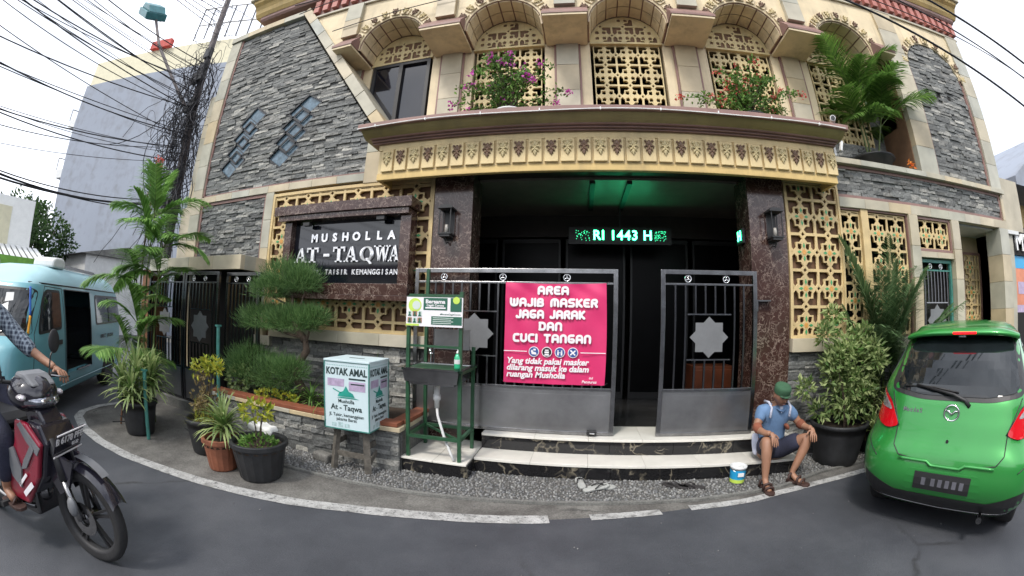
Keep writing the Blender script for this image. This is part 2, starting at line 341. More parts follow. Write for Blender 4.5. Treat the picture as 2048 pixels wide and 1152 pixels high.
# ------------------------------------------------------------------ ground, road, markings
def sheet(name, poly, z, m, kind='structure', bias=0):
    o = MB(); n = len(poly)
    tr = geometry.tessellate_polygon([[Vector((a, b, 0)) for a, b in poly]])
    o.add([(a, b, z) for a, b in poly], [tuple(t) for t in tr])
    ob = o.build(name, m); bmn = bmesh.new(); bmn.from_mesh(ob.data); bmesh.ops.recalc_face_normals(bmn, faces=bmn.faces)
    if bmn.faces[0].normal.z < 0: bmesh.ops.reverse_faces(bmn, faces=bmn.faces)
    bmn.to_mesh(ob.data); bmn.free(); ob['kind'] = kind; return ob
def groundmat(name, c1, c2, c3, rough, s1=1.2, s2=60, bump=.4, crack=0.):
    m, nt, b = nodemat(name); N = nt.nodes; L = nt.links
    g = N.new('ShaderNodeNewGeometry')
    a = N.new('ShaderNodeTexNoise'); a.inputs['Scale'].default_value = s1; a.inputs['Detail'].default_value = 8; a.inputs['Roughness'].default_value = .65
    f = N.new('ShaderNodeTexNoise'); f.inputs['Scale'].default_value = s2; f.inputs['Detail'].default_value = 3
    for n in (a, f): L.new(g.outputs['Position'], n.inputs['Vector'])
    r = N.new('ShaderNodeValToRGB'); e = r.color_ramp.elements; e[0].position = .34; e[1].position = .66; e[0].color = (*c1, 1); e[1].color = (*c3, 1)
    k = e.new(.5); k.color = (*c2, 1); L.new(a.outputs['Fac'], r.inputs['Fac'])
    mr = N.new('ShaderNodeMapRange'); mr.inputs[1].default_value = .3; mr.inputs[2].default_value = .7; mr.inputs[3].default_value = .72; mr.inputs[4].default_value = 1.3
    L.new(f.outputs['Fac'], mr.inputs[0]); h = N.new('ShaderNodeHueSaturation'); L.new(mr.outputs[0], h.inputs['Value']); L.new(r.outputs[0], h.inputs['Color'])
    out = h.outputs[0]
    if crack:
        v = N.new('ShaderNodeTexVoronoi'); v.feature = 'DISTANCE_TO_EDGE'; v.inputs['Scale'].default_value = crack
        ad = N.new('ShaderNodeMix'); ad.data_type = 'RGBA'; ad.inputs[0].default_value = .3; L.new(g.outputs['Position'], ad.inputs[6]); L.new(a.outputs['Color'], ad.inputs[7]); L.new(ad.outputs[2], v.inputs['Vector'])
        m1 = N.new('ShaderNodeMapRange'); m1.inputs[1].default_value = 0; m1.inputs[2].default_value = .012; m1.inputs[3].default_value = .75; m1.inputs[4].default_value = 0; L.new(v.outputs['Distance'], m1.inputs[0])
        gt = N.new('ShaderNodeMath'); gt.operation = 'MULTIPLY'; s2_ = N.new('ShaderNodeMapRange'); s2_.inputs[1].default_value = .5; s2_.inputs[2].default_value = .6; L.new(a.outputs['Fac'], s2_.inputs[0]); L.new(m1.outputs[0], gt.inputs[0]); L.new(s2_.outputs[0], gt.inputs[1])
        mx_ = N.new('ShaderNodeMix'); mx_.data_type = 'RGBA'; mx_.inputs[7].default_value = (.02, .02, .02, 1); L.new(gt.outputs[0], mx_.inputs[0]); L.new(out, mx_.inputs[6]); out = mx_.outputs[2]
    L.new(out, b.inputs['Base Color']); b.inputs['Roughness'].default_value = rough
    bp = N.new('ShaderNodeBump'); bp.inputs['Strength'].default_value = bump; bp.inputs['Distance'].default_value = .006; L.new(f.outputs['Fac'], bp.inputs['Height']); L.new(bp.outputs[0], b.inputs['Normal'])
    return m
M['concrete'] = groundmat('stained_concrete', (.075,.07,.065), (.125,.12,.11), (.18,.175,.16), .8, 2.6, 70, .35, crack=.8)
M['asphalt'] = groundmat('asphalt', (.040,.043,.051), (.058,.062,.072), (.080,.084,.094), .60, .9, 140, .7, crack=.55)
M['linepaint'] = groundmat('worn_road_paint', (.22,.22,.21), (.38,.38,.37), (.46,.46,.45), .6, 9, 120, .3)
M['gravelbed'] = groundmat('gravel_bed', (.05,.05,.05), (.09,.09,.085), (.13,.13,.12), .9, 12, 90, .8)
M['kerbstone'] = groundmat('kerb_cement', (.10,.10,.095), (.15,.15,.14), (.20,.20,.185), .8, 5, 70, .4)
g = sheet('ground', [(-150,-150),(150,-150),(150,150),(-150,150)], -.004, 'concrete'); tag(g, kind='structure')
LINE = [(-6.15,2.95),(-6.12,2.5),(-5.95,2.17),(-5.72,2.01),(-5.2,1.88),(-4.59,1.845),(-4.0,1.89),(-3.53,1.98),(-3.0,2.08),(-2.58,2.18),(-2.1,2.3),(-1.66,2.44),(-1.22,2.555),(-.9,2.625),(-.5,2.7),(-.165,2.768)]
LINE_B = [(.141,2.837),(.42,2.89),(.70,2.94)]
LINE_C = [(.95,2.995),(1.25,3.03),(1.50,3.065),(1.84,3.16),(2.3,3.26),(3.06,3.39),(4.2,3.55),(6,3.7)]
edge = [(-6.3,9)] + LINE + LINE_B + LINE_C + [(20,3.9)]
sheet('road', [(-14,9)] + edge + [(20,-30),(-60,-30),(-60,9)], 0, 'asphalt')
# worn paint: the asphalt shows through in flakes
nt_ = M['linepaint'].node_tree; N_ = nt_.nodes; L_ = nt_.links; b_ = N_['Principled BSDF']; src_ = b_.inputs['Base Color'].links[0].from_socket
g_ = N_.new('ShaderNodeNewGeometry'); n_ = N_.new('ShaderNodeTexNoise'); n_.inputs['Scale'].default_value = 22; n_.inputs['Detail'].default_value = 8; n_.inputs['Roughness'].default_value = .75; L_.new(g_.outputs['Position'], n_.inputs['Vector'])
r_ = N_.new('ShaderNodeMapRange'); r_.inputs[1].default_value = .54; r_.inputs[2].default_value = .62; L_.new(n_.outputs['Fac'], r_.inputs[0])
x_ = N_.new('ShaderNodeMix'); x_.data_type = 'RGBA'; x_.inputs[7].default_value = (.085,.087,.09,1); L_.new(r_.outputs[0], x_.inputs[0]); L_.new(src_, x_.inputs[6]); L_.new(x_.outputs[2], b_.inputs['Base Color'])
def strip(name, pts, w, z, m, h=0):
    L_, R_ = [], []
    for i, p in enumerate(pts):
        a = Vector(pts[max(0, i-1)]); b = Vector(pts[min(len(pts)-1, i+1)]); t = (b-a).normalized(); n = Vector((-t.y, t.x)); j = 1+random.uniform(-.05, .05)
        L_.append(Vector(p)+n*w/2*j); R_.append(Vector(p)-n*w/2*j)
    mb = MB()
    if h == 0: mb.grid([[(p.x, p.y, z) for p in R_], [(p.x, p.y, z) for p in L_]])
    else:
        mb.grid([[(p.x, p.y, z) for p in R_], [(p.x, p.y, z+h) for p in R_], [(p.x, p.y, z+h) for p in L_], [(p.x, p.y, z) for p in L_]])
    o = mb.build(name, m, recalc=h > 0); o['kind'] = 'structure'; return o
def dense(pts, n=5):
    out = []
    for a, b in zip(pts, pts[1:]):
        for k in range(n): out.append((a[0]+(b[0]-a[0])*k/n, a[1]+(b[1]-a[1])*k/n))
    return out+[pts[-1]]
strip('road_line', dense(LINE), .125, .004, 'linepaint')
strip('road_line', dense(LINE_B), .095, .004, 'linepaint')
strip('road_line', dense(LINE_C), .09, .004, 'linepaint')
PEB = [(-4.4,2.95),(-3.6,2.86),(-2.7,2.86),(-1.9,2.888),(-1.2,2.937),(-.58,3.008),(.225,3.087),(1.077,3.143),(1.898,3.269),(2.49,3.504),(3.22,3.612),(4.2,3.75),(5.2,3.9)]
sheet('verge', PEB + [(5.2,4.2),(2.3,4.2),(2.3,3.6),(-.95,3.6),(-1.6,3.5),(-1.64,3.3),(-4.4,3.3)], .0, 'gravelbed')
strip('kerb', dense(PEB, 3), .035, -.002, 'kerbstone', h=.022)
# pebbles set in the bed
M['pebble'] = ramp_random('washed_pebbles', [(.08,.08,.08),(.20,.20,.195),(.13,.135,.14),(.30,.30,.29),(.10,.095,.09),(.24,.235,.22)], rough=.65, island=True, bump=0, blend=.15)
def inpoly(x, y, P):
    c = False; j = len(P)-1
    for i in range(len(P)):
        if (P[i][1] > y) != (P[j][1] > y) and x < (P[j][0]-P[i][0])*(y-P[i][1])/(P[j][1]-P[i][1])+P[i][0]: c = not c
        j = i
    return c
pp = PEB + [(5.2,4.1),(2.35,4.1),(2.3,3.6),(-.95,3.6),(-1.6,3.4),(-1.64,3.36),(-4.4,3.32)]
mb = MB(); random.seed(3); gx = -4.4
while gx < 5.2:
    gy = 2.8
    while gy < 4.1:
        x = gx+random.uniform(-.012, .012); y = gy+random.uniform(-.012, .012); gy += .027
        if not inpoly(x, y, pp) or random.random() < .08: continue
        r = random.uniform(.009, .016); a = random.uniform(0, pi); e = random.uniform(.6, 1)
        mb.ball((0,0,0), (r, r*e, r*.75), 6, 4, Matrix.Translation((x, y, .003)) @ Matrix.Rotation(a, 4, 'Z'))
    gx += .027
o = mb.build('pebbles', 'pebble', smooth=True); o['kind'] = 'stuff'; o['label'] = 'grey washed pebbles set in the strip before the steps and planter'
# litter and grit
mb = MB()
for i in range(70):
    x = random.uniform(-6, 3.5); y = random.uniform(1.9, 3.2)+(.1*x if x > 0 else 0)*0; r = random.uniform(.002, .006)
    mb.ball((x, y, .006), (r, r*1.4, r*.6), 5, 3)
o = mb.build('grit', 'pebble'); o['kind'] = 'stuff'; o.name = 'gravel'; o['label'] = 'scattered grit and small stones on the road edge'
# ------------------------------------------------------------------ the prayer hall building
BL = thing('mosque_building', 'two storey prayer hall with slate cladding, ochre lattices and yellow arched upper floor', 'building', (0, 4.15, 0))
BO = Vector((0, 4.15, 0))
_B = MB
class MB(_B):      # world coordinates in, thing-local out
    def build(s, name, mats, parent=None, **k):
        if parent is BL or (parent is not None and parent.parent is BL): s.v = [tuple(Vector(v)-BO) for v in s.v]
        return _B.build(s, name, mats, parent, **k)
OFF = Matrix.Translation(-BO)
WY = 4.15
# --- shell behind the cladding
b = MB()
b.box(-6.2, -1.66, 4.19, 4.4, 0, 3.15); b.box(-6.2, -4.6, 4.19, 4.4, 3.15, 6.3)
b.prism([(-6.05,3.15),(-2.6,3.15),(-2.6,3.7),(-4.5,6.3),(-6.05,6.3)], 4.20, 4.42, 'y')
b.box(2.34, 3.12, 4.19, 4.4, 0, 3.1); b.box(3.12, 6.9, 4.19, 4.45, 2.83, 3.42); b.box(3.12, 5.45, 4.22, 4.45, 0, 1.25)
b.box(5.2, 6.9, 4.20, 4.5, 3.42, 6.3); b.box(6.7, 6.93, 4.19, 4.4, 0, 2.83)
b.box(-6.25, -6.2, 4.2, 10, 0, 6.3); b.box(6.95, 7.0, 4.2, 10, 0, 6.3)
b.build('wall', 'brown_back', BL)
b = MB(); b.box(6.96, 7.9, 4.3, 4.9, 2.87, 3.75); b.box(7.12, 7.42, 4.3, 4.45, 0, 2.87); b.box(6.95, 7.0, 4.3, 4.9, 0, 3.4); b.build('side_wall', 'beige', BL)
# --- trim made of sandstone tiles, one object per tile
TILE = {}
def tilebox(x0, x1, y0, y1, z0, z1, name='trim_tile', m='beige', parent=None, gap=.0015, bev=.003):
    key = (round(x1-x0, 2), round(y1-y0, 2), round(z1-z0, 2), m, name)
    w, d, h = x1-x0-gap*2, y1-y0, z1-z0-gap*2
    if key not in TILE:
        q = _B(); q.box(-w/2, w/2, -d/2, d/2, -h/2, h/2); me = q.mesh(name, m)
        bm = bmesh.new(); bm.from_mesh(me); bmesh.ops.bevel(bm, geom=bm.edges[:], offset=bev, segments=1, affect='EDGES'); bm.to_mesh(me); bm.free(); TILE[key] = me
    o = link(name, TILE[key], parent or BL); o.location = Vector(((x0+x1)/2, (y0+y1)/2, (z0+z1)/2))-BO; return o
def hband(x0, x1, z0, z1, y0=4.11, y1=4.22, t=.42, **k):
    n = max(1, round((x1-x0)/t)); 
    for i in range(n): tilebox(x0+(x1-x0)*i/n, x0+(x1-x0)*(i+1)/n, y0, y1, z0, z1, **k)
def vband(x0, x1, z0, z1, y0=4.11, y1=4.22, t=.42, **k):
    n = max(1, round((z1-z0)/t))
    for i in range(n): tilebox(x0, x1, y0, y1, z0+(z1-z0)*i/n, z0+(z1-z0)*(i+1)/n, **k)
vband(-6.2, -5.92, 2.1, 6.33); vband(-6.5, -6.2, .0, 3.1, 4.12, 4.24); vband(-6.36, -6.2, 3.1, 5.2, 4.12, 4.24)
hband(-5.92, -2.62, 3.115, 3.22); hband(-6.2, -4.38, 6.34, 6.46, 4.08, 4.75)
vband(-4.29, -4.13, 1.13, 3.115); vband(-6.2, -5.92, 0, 2.1)
vband(-2.62, -2.34, 3.08, 3.9, 4.105, 4.22)
hband(-3.98, -1.65, 1.13, 1.27, 4.07, 4.2, t=.6); hband(-4.29, -3.98, 1.0, 1.13, 4.09, 4.2)
hband(2.34, 3.14, 1.16, 1.31, 4.07, 4.2, t=.6); hband(3.14, 5.3, 1.16, 1.29, 4.09, 4.22, t=.5)
hband(3.13, 6.95, 2.82, 2.945); hband(3.13, 6.95, 3.36, 3.435, 4.06, 4.3)
vband(4.33, 4.51, 0, 2.82, 4.10, 4.3); vband(5.28, 5.47, 0, 2.82, 4.10, 4.3); vband(6.66, 6.95, 0, 2.82, 4.10, 4.42); vband(6.87, 6.95, 2.945, 3.36)
hband(4.51, 5.28, 2.28, 2.36, 4.12, 4.25)
vband(4.78, 5.19, 3.435, 6.22, 4.10, 4.22); vband(6.62, 6.95, 3.435, 6.22, 4.10, 4.6)
# sloped coping of the left wall, in tiles
P0, P1 = Vector((-4.40, 0, 6.40)), Vector((-2.42, 0, 3.66)); n = 8
for i in range(n):
    a = P0.lerp(P1, i/n+.002); c = P0.lerp(P1, (i+1)/n-.002); nx = Vector((-(P1-P0).z, 0, (P1-P0).x)).normalized()*-1
    q = MB(); d = .15
    q.prism([(a.x, a.z), (c.x, c.z), (c.x-d*.81*-1, c.z+d*.58), (a.x+d*.81, a.z+d*.58)], 4.07, 4.62, 'y')
    q.build('coping_tile', 'beige', BL, recalc=True)
# thin brown rebates round the slate panels
q = MB()
for (x0, x1, z0, z1) in [(-5.92,-5.88,3.22,6.34),(-5.92,-2.62,3.22,3.245),(-5.92,-4.29,3.07,3.113),(-5.92,-5.87,2.1,3.07),(-4.33,-4.29,2.1,3.07),(-5.92,-4.29,2.1,2.13),(3.14,6.87,2.947,2.985),(3.14,6.87,3.32,3.36),(6.82,6.87,2.985,3.32),(5.19,5.24,3.437,5.3),(6.57,6.62,3.437,5.3)]:
    q.box(x0, x1, 4.135, 4.2, z0, z1)
q.build('rebate', 'maroon', BL)
# --- split slate cladding
STM = []
def rough_stone(k):
    q = _B(); q.box(-.5, .5, -.5, .5, -.5, .5); me = q.mesh('stone', 'stone'); bm = bmesh.new(); bm.from_mesh(me)
    bmesh.ops.subdivide_edges(bm, edges=[e for e in bm.edges if abs((e.verts[0].co-e.verts[1].co).x) > .5], cuts=2)
    for v in bm.verts:
        if v.co.y < 0: v.co.y += random.uniform(-.12, .22)
        v.co.z += random.uniform(-.05, .05)
    bm.to_mesh(me); bm.free(); return me
for k in range(6): STM.append(rough_stone(k))
def cladding(poly, holes=(), rh=.036, lmin=.12, lmax=.30, y=4.185, dmin=.018, dmax=.045, near=300, label=None):
    par = _B(); par.prism([(a, b_) for a, b_ in poly], y, y+.012, 'y'); 
    par.v = [tuple(Vector(v)-BO) for v in par.v]
    base = par.build('stone_cladding', 'dark', BL, recalc=True)
    zs = [p[1] for p in poly]; z = min(zs); items = []
    def xr(zc):
        xs = []
        for i in range(len(poly)):
            (x1, z1), (x2, z2) = poly[i], poly[(i+1) % len(poly)]
            if (z1 > zc) != (z2 > zc): xs.append(x1+(zc-z1)*(x2-x1)/(z2-z1))
        return sorted(xs)
    while z < max(zs)-.008:
        h = rh*random.uniform(.85, 1.2); h = min(h, max(zs)-z); zc = z+h/2; xs = xr(zc)
        for x0, x1 in zip(xs[::2], xs[1::2]):
            x = x0
            while x < x1-.01:
                l = random.uniform(lmin, lmax)
                if x1-(x+l) < lmin*.5: l = x1-x
                segs = [(x, x+l)]
                for hp in holes:
                    ys = [p[1] for p in hp]
                    if min(ys) < zc < max(ys):
                        hx = []
                        for i in range(len(hp)):
                            (a1, b1), (a2, b2) = hp[i], hp[(i+1) % len(hp)]
                            if (b1 > zc) != (b2 > zc): hx.append(a1+(zc-b1)*(a2-a1)/(b2-b1))
                        hx.sort()
                        for ha, hb in zip(hx[::2], hx[1::2]):
                            ns_ = []
                            for s0, s1 in segs:
                                if hb <= s0 or ha >= s1: ns_.append((s0, s1)); continue
                                if ha > s0: ns_.append((s0, ha))
                                if hb < s1: ns_.append((hb, s1))
                            segs = ns_
                for s0, s1 in segs:
                    if s1-s0 > .012: items.append((s0, s1, z, z+h, random.uniform(dmin, dmax)))
                x += l
        z += h
    items.sort(key=lambda t: (Vector(((t[0]+t[1])/2, y, (t[2]+t[3])/2))-CAM).length/(t[1]-t[0]+.15))
    far = _B()
    for i, (x0, x1, z0, z1, d) in enumerate(items):
        g_ = .0012
        if i < near:
            o = link('stone', STM[i % 6], base); o.scale = (x1-x0-2*g_, d*1.3, z1-z0-2*g_)
            o.location = Vector(((x0+x1)/2, y-d*.5, (z0+z1)/2))-BO
        else:
            j = [random.uniform(-.006, .006) for _ in range(4)]
            x0 += g_; x1 -= g_; z0 += g_; z1 -= g_; f0 = y-d
            far.add([Vector(p)-BO for p in ((x0,y,z0),(x1,y,z0),(x1,y,z1),(x0,y,z1),(x0,f0+j[0],z0),(x1,f0+j[1],z0),(x1,f0+j[2],z1),(x0,f0+j[3],z1))], [(4,5,6,7),(0,4,7,3),(1,2,6,5),(3,7,6,2),(0,1,5,4)])
    if far.f:
        o = far.build('stone_courses', 'stone_i', base); o['kind'] = 'stuff'
    if label: base['label'] = label
    return base
# rhombic glass-block openings in the left wall: two leaning columns
def rhomb(cx, cz, w=.15, h=.26): return [(cx-w, cz-h*.28), (cx+w*.15, cz+h), (cx+w, cz+h*.35), (cx-w*.05, cz-h)]
HOLES = []
for (tx, tz, bx, bz, k) in [(-4.98, 4.43, -5.27, 3.70, 4), (-3.86, 4.40, -4.12, 3.72, 4)]:
    for i in range(k):
        t = i/(k-1); cx = tx+(bx-tx)*t; cz = tz+(bz-tz)*t; wd = .27 if tx < -4.5 else .29
        HOLES.append([(cx-wd-.03, cz-.04), (cx+.04, cz+.235), (cx+wd+.03, cz+.05), (cx-.03, cz-.225)])
# union of the rhombs in a column = stepped outline; cut stones with each rhomb
cladding([(-5.88,3.245),(-2.62,3.245),(-2.62,3.88),(-4.42,6.34),(-5.88,6.34)], HOLES, label='grey slate strips with two leaning rows of rhombic glass openings')
for i, hp in enumerate(HOLES):
    fr = MB(); cx = sum(p[0] for p in hp)/4; cz = sum(p[1] for p in hp)/4
    fr.prism(hp, 4.172+.0015*i, 4.184, 'y'); o = fr.build('glass_block', 'glassgrey', BL, recalc=True)
    q = MB()
    for j in range(4):
        a, c = hp[j], hp[(j+1) % 4]; q.bar((a[0], 4.155, a[1]), (c[0], 4.155, c[1]), .012, .03)
    mA = ((hp[0][0]+hp[1][0])/2, (hp[0][1]+hp[1][1])/2); mB = ((hp[2][0]+hp[3][0])/2, (hp[2][1]+hp[3][1])/2)
    q.bar((mA[0], 4.17, mA[1]), (mB[0], 4.17, mB[1]), .008, .01)
    q.build('glass_frame', 'black', BL)
cladding([(-5.87,2.13),(-4.33,2.13),(-4.33,3.07),(-5.87,3.07)])
cladding([(-4.29,.1),(-1.65,.1),(-1.65,1.13),(-4.29,1.13)], rh=.042, near=260)
cladding([(2.34,0),(3.14,0),(3.14,1.16),(2.34,1.16)], rh=.042)
cladding([(3.14,0),(4.33,0),(4.33,1.16),(3.14,1.16)], rh=.042, near=120)
cladding([(3.14,2.985),(6.82,2.985),(6.82,3.32),(3.14,3.32)], rh=.042, lmin=.14, lmax=.26)
na = [(5.24,3.437),(6.57,3.437),(6.57,5.2)] + [(5.905+.665*cos(a*pi/14), 5.2+.60*sin(a*pi/14)) for a in range(1, 14)] + [(5.24,5.2)]
cladding(na, [[(5.45+.28*k,4.78),(5.56+.28*k,4.78),(5.56+.28*k,4.9),(5.45+.28*k,4.9)] for k in range(3)], rh=.045, near=220)
q = MB()
for k in range(3): q.box(5.45+.28*k, 5.56+.28*k, 4.172, 4.18, 4.78, 4.9)
q.build('vent_hole', 'dark', BL)
# --- ochre star lattices
def clip(poly, R4):
    x0, x1, z0, z1 = R4
    def cut(P, f, inter):
        out = []
        for i in range(len(P)):
            a, b_ = P[i-1], P[i]; fa, fb = f(a), f(b_)
            if fb:
                if not fa: out.append(inter(a, b_))
                out.append(b_)
            elif fa: out.append(inter(a, b_))
        return out
    for ax, v, sg in ((0, x0, 1), (0, x1, -1), (1, z0, 1), (1, z1, -1)):
        f = lambda p, ax=ax, v=v, sg=sg: (p[ax]-v)*sg >= 0
        it = lambda a, b_, ax=ax, v=v: tuple(a[k]+(b_[k]-a[k])*((v-a[ax])/(b_[ax]-a[ax])) for k in (0, 1))
        poly = cut(poly, f, it) if poly else poly
    return poly
def area(p): return abs(sum(p[i-1][0]*p[i][1]-p[i][0]*p[i-1][1] for i in range(len(p))))/2
LH = [(.92,.92),(.92,.25),(.75,.09),(.55,.28),(.55,.55),(.28,.55),(.09,.75),(.25,.92)]
PH = [(.46,.18),(.46,.46),(.18,.46),(.12,.24),(.24,.12)]
GR = [(.20,0),(.36,.085),(.52,0),(.36,-.085)]
def lattice(x0, x1, z0, z1, px, pz, ph=(0, 0), y=4.13, th=.045, m='lattice', inlay=True, parent=None, disc=None, M4=None, m_in=.012):
    holes = []; gr = []; orr = []
    RC = (x0+m_in, x1-m_in, z0+m_in, z1-m_in)
    i0 = int((x1-x0)/px)+3; j0 = int((z1-z0)/pz)+3
    for i in range(-1, i0):
        for j in range(-1, j0):
            cx = x0+(i+.5+ph[0])*px; cz = z1-(j+.5+ph[1])*pz; hx, hz = px/2, pz/2
            def add(P, L_): 
                P = clip([(cx+a*hx, cz+b_*hz) for a, b_ in P], RC)
                if disc and P:
                    P = [p for p in P]
                    if any((p[0]-disc[0])**2+(p[1]-disc[1])**2 > (disc[2]-.012)**2 for p in P): return
                if P and len(P) > 2 and area(P) > 4e-5: L_.append(P)
            for sx_ in (1, -1):
                for sz_ in (1, -1):
                    o_ = 1 if sx_*sz_ > 0 else -1
                    for Q in (LH, PH): add([(a*sx_, b_*sz_) for a, b_ in Q][::o_], holes)
            add([(.86,0),(1,.14),(1.14,0),(1,-.14)], holes); add([(0,.86),(.14,1),(0,1.14),(-.14,1)], holes)
            if inlay:
                for k in range(4):
                    c_, s_ = [(1,0),(0,1),(-1,0),(0,-1)][k]; add([(a*c_-b_*s_, a*s_+b_*c_) for a, b_ in GR], gr)
                add([(.15*cos(k*pi/4), .15*sin(k*pi/4)) for k in range(8)], orr)
    if disc:
        outer = [(disc[0]+disc[2]*cos(a*pi/16), disc[1]+disc[2]*sin(a*pi/16)) for a in range(17)]
    else: outer = [(x0,z0),(x1,z0),(x1,z1),(x0,z1)]
    T = OFF @ M4 if M4 else OFF
    if parent is not None and parent is not BL: T = M4 or Matrix()
    o = curve_mesh('lattice_screen', [outer]+holes, m, th, parent or BL, y, M4=T)
    if inlay and gr:
        q = _B()
        for P in gr: q.prism(P, y-.004, y+.002, 'y')
        q.mi = 1
        for P in orr: q.prism(P, y-.004, y+.002, 'y')
        q.v = [tuple(T @ Vector(v)) for v in q.v]
        w = q.build('tile_inlay', ['inlaygreen', 'inlayorange'], parent or BL, recalc=True); w['kind'] = 'stuff'
    return o
M['inlaygreen'] = mat('green_inlay', (.06,.30,.12), .4, var=.3, scale=30)
M['inlayorange'] = mat('ochre_inlay', (.60,.30,.08), .4, var=.2, scale=30)
def frame(x0, x1, z0, z1, w, y0, y1, m, name='lattice_frame'):
    q = MB(); q.box(x0, x1, y0, y1, z0, z0+w); q.box(x0, x1, y0, y1, z1-w, z1); q.box(x0, x0+w, y0, y1, z0+w, z1-w); q.box(x1-w, x1, y0, y1, z0+w, z1-w)
    return q.build(name, m, BL)
lattice(2.37, 3.10, 1.33, 3.05, .365, .405, (0,.45)); frame(2.34, 3.13, 1.31, 3.09, .03, 4.115, 4.2, 'lattice')
lattice(-4.09, -1.68, 1.30, 3.04, .40, .40, (0,.1)); frame(-4.13, -1.65, 1.27, 3.08, .04, 4.115, 4.2, 'lattice')
# right wing: deep set lattices before a dark room
lattice(3.15, 3.46, 1.31, 2.79, .31, .41, (0,.1), y=4.165, th=.03); lattice(3.60, 4.29, 1.31, 2.79, .345, .41, (0,.1), y=4.165, th=.03)
lattice(4.55, 5.24, 2.40, 2.78, .345, .41, (0,.0), y=4.165, th=.03)
q = MB(); q.box(3.47, 3.59, 4.13, 4.26, 1.29, 2.82); q.build('mullion', 'lattice', BL)
frame(3.13, 4.33, 1.285, 2.82, .02, 4.14, 4.26, 'maroon'); frame(4.51, 5.28, 2.365, 2.82, .035, 4.14, 4.26, 'maroon')
# porch at the right end: side walls and screens inside
q = MB(); q.box(5.44, 5.5, 4.3, 4.84, 0, 2.85); q.box(7.6, 7.66, 4.46, 4.9, 0, 2.85); q.box(5.5, 7.6, 4.84, 4.9, 0, 2.85); q.build('porch_wall', 'beige', BL)
q = MB(); q.box(5.5, 7.6, 4.25, 4.84, 2.80, 2.86); q.build('porch_ceiling', 'offwhite', BL)
lattice(6.40, 6.90, 1.0, 2.5, .40, .40, y=4.80, th=.03); lattice(7.14, 7.56, 1.0, 2.6, .36, .40, y=4.80, th=.03)
frame(6.36, 6.94, .96, 2.54, .04, 4.785, 4.84, 'maroon'); frame(7.10, 7.6, .96, 2.64, .04, 4.785, 4.84, 'maroon')
# dark rooms behind openings
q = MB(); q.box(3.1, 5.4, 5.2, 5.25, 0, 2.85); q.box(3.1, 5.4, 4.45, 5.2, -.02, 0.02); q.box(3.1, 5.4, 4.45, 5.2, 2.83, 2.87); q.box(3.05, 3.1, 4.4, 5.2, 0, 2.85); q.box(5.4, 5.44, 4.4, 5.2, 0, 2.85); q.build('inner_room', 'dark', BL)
M['doorglass'] = mat('dark_door_glass', (.003,.003,.0035), .35, spec=.12)
# --- entrance: marble piers, hall
q = MB(); q.box(-1.645, -1.19, 4.12, 4.5, 0, 3.115); q.build('marble_pier', 'marble', BL, bevel=.004)
q = MB(); q.box(1.86, 2.325, 4.12, 4.5, 0, 3.115); q.build('marble_pier', 'marble', BL, bevel=.004)
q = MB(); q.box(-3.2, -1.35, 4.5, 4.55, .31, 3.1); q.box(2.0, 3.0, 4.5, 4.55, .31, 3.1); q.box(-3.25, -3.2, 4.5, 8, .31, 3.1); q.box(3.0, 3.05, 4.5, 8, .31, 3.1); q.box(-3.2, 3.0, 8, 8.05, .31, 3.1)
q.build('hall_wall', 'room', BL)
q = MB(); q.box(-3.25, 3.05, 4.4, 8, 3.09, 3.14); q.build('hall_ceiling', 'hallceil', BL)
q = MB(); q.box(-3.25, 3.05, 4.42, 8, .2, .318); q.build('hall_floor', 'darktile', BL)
for x in (.13, .56):
    q = MB(); q.box(x-.03, x+.03, 4.42, 5.6, 3.05, 3.088); q.build('ceiling_track', 'black', BL)
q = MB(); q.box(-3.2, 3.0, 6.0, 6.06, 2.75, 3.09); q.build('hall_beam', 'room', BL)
for i in range(5):   # dark sliding glass doors at the back of the porch
    x0 = -2.2+.98*i; q = MB(); q.box(x0+.03, x0+.87, 6.04, 6.05, .42, 2.66); d = q.build('door_glass', 'doorglass', BL)
    q = MB(); q.box(x0, x0+.03, 6.02, 6.07, .32, 2.72); q.box(x0+.87, x0+.9, 6.02, 6.07, .32, 2.72); q.box(x0+.03, x0+.87, 6.02, 6.07, .32, .42); q.box(x0+.03, x0+.87, 6.02, 6.07, 2.66, 2.72); q.build('door_frame', 'black', BL)
# --- steps
STEPS = [(-.96, 2.28, 3.60, 0, .15), (-.96, 2.28, 3.90, .15, .315)]
for (x0, x1, y, z0, z1) in STEPS:
    n = 5
    for i in range(n):
        a = x0+(x1-x0)*i/n; c = x0+(x1-x0)*(i+1)/n
        q = MB(); q.box(a+.002, c-.002, y+.012, y+.05, z0, z1-.028); q.build('step_riser', 'blackmarble', BL)
    yy = 3.93 if z1 < .2 else 4.5
    q = MB(); q.box(x0, x1, y+.05, yy, z0-.05 if z0 else 0, z1-.029); q.build('step_core', 'kerbstone', BL)
    for i in range(6):
        a = x0+(x1-x0)*i/6; c = x0+(x1-x0)*(i+1)/6; tilebox(a, c, y, yy-.001, z1-.028, z1, name='tread_tile', m='whitetile', gap=.001, bev=.002)
q = MB(); q.box(-1.6, -.963, 3.385, 3.41, 0, .128); q.box(-.985, -.963, 3.41, 3.6, 0, .128); q.build('landing_riser', 'blackmarble', BL)
q = MB(); q.box(-1.6, -.985, 3.41, 4.12, 0, .128); q.build('landing_core', 'kerbstone', BL)
for i in range(2):
    for j in range(2): tilebox(-1.62+.325*i, -1.62+.325*(i+1), 3.37+.375*j, 3.37+.375*(j+1), .128, .15, name='tread_tile', m='whitetile', gap=.0015, bev=.002)
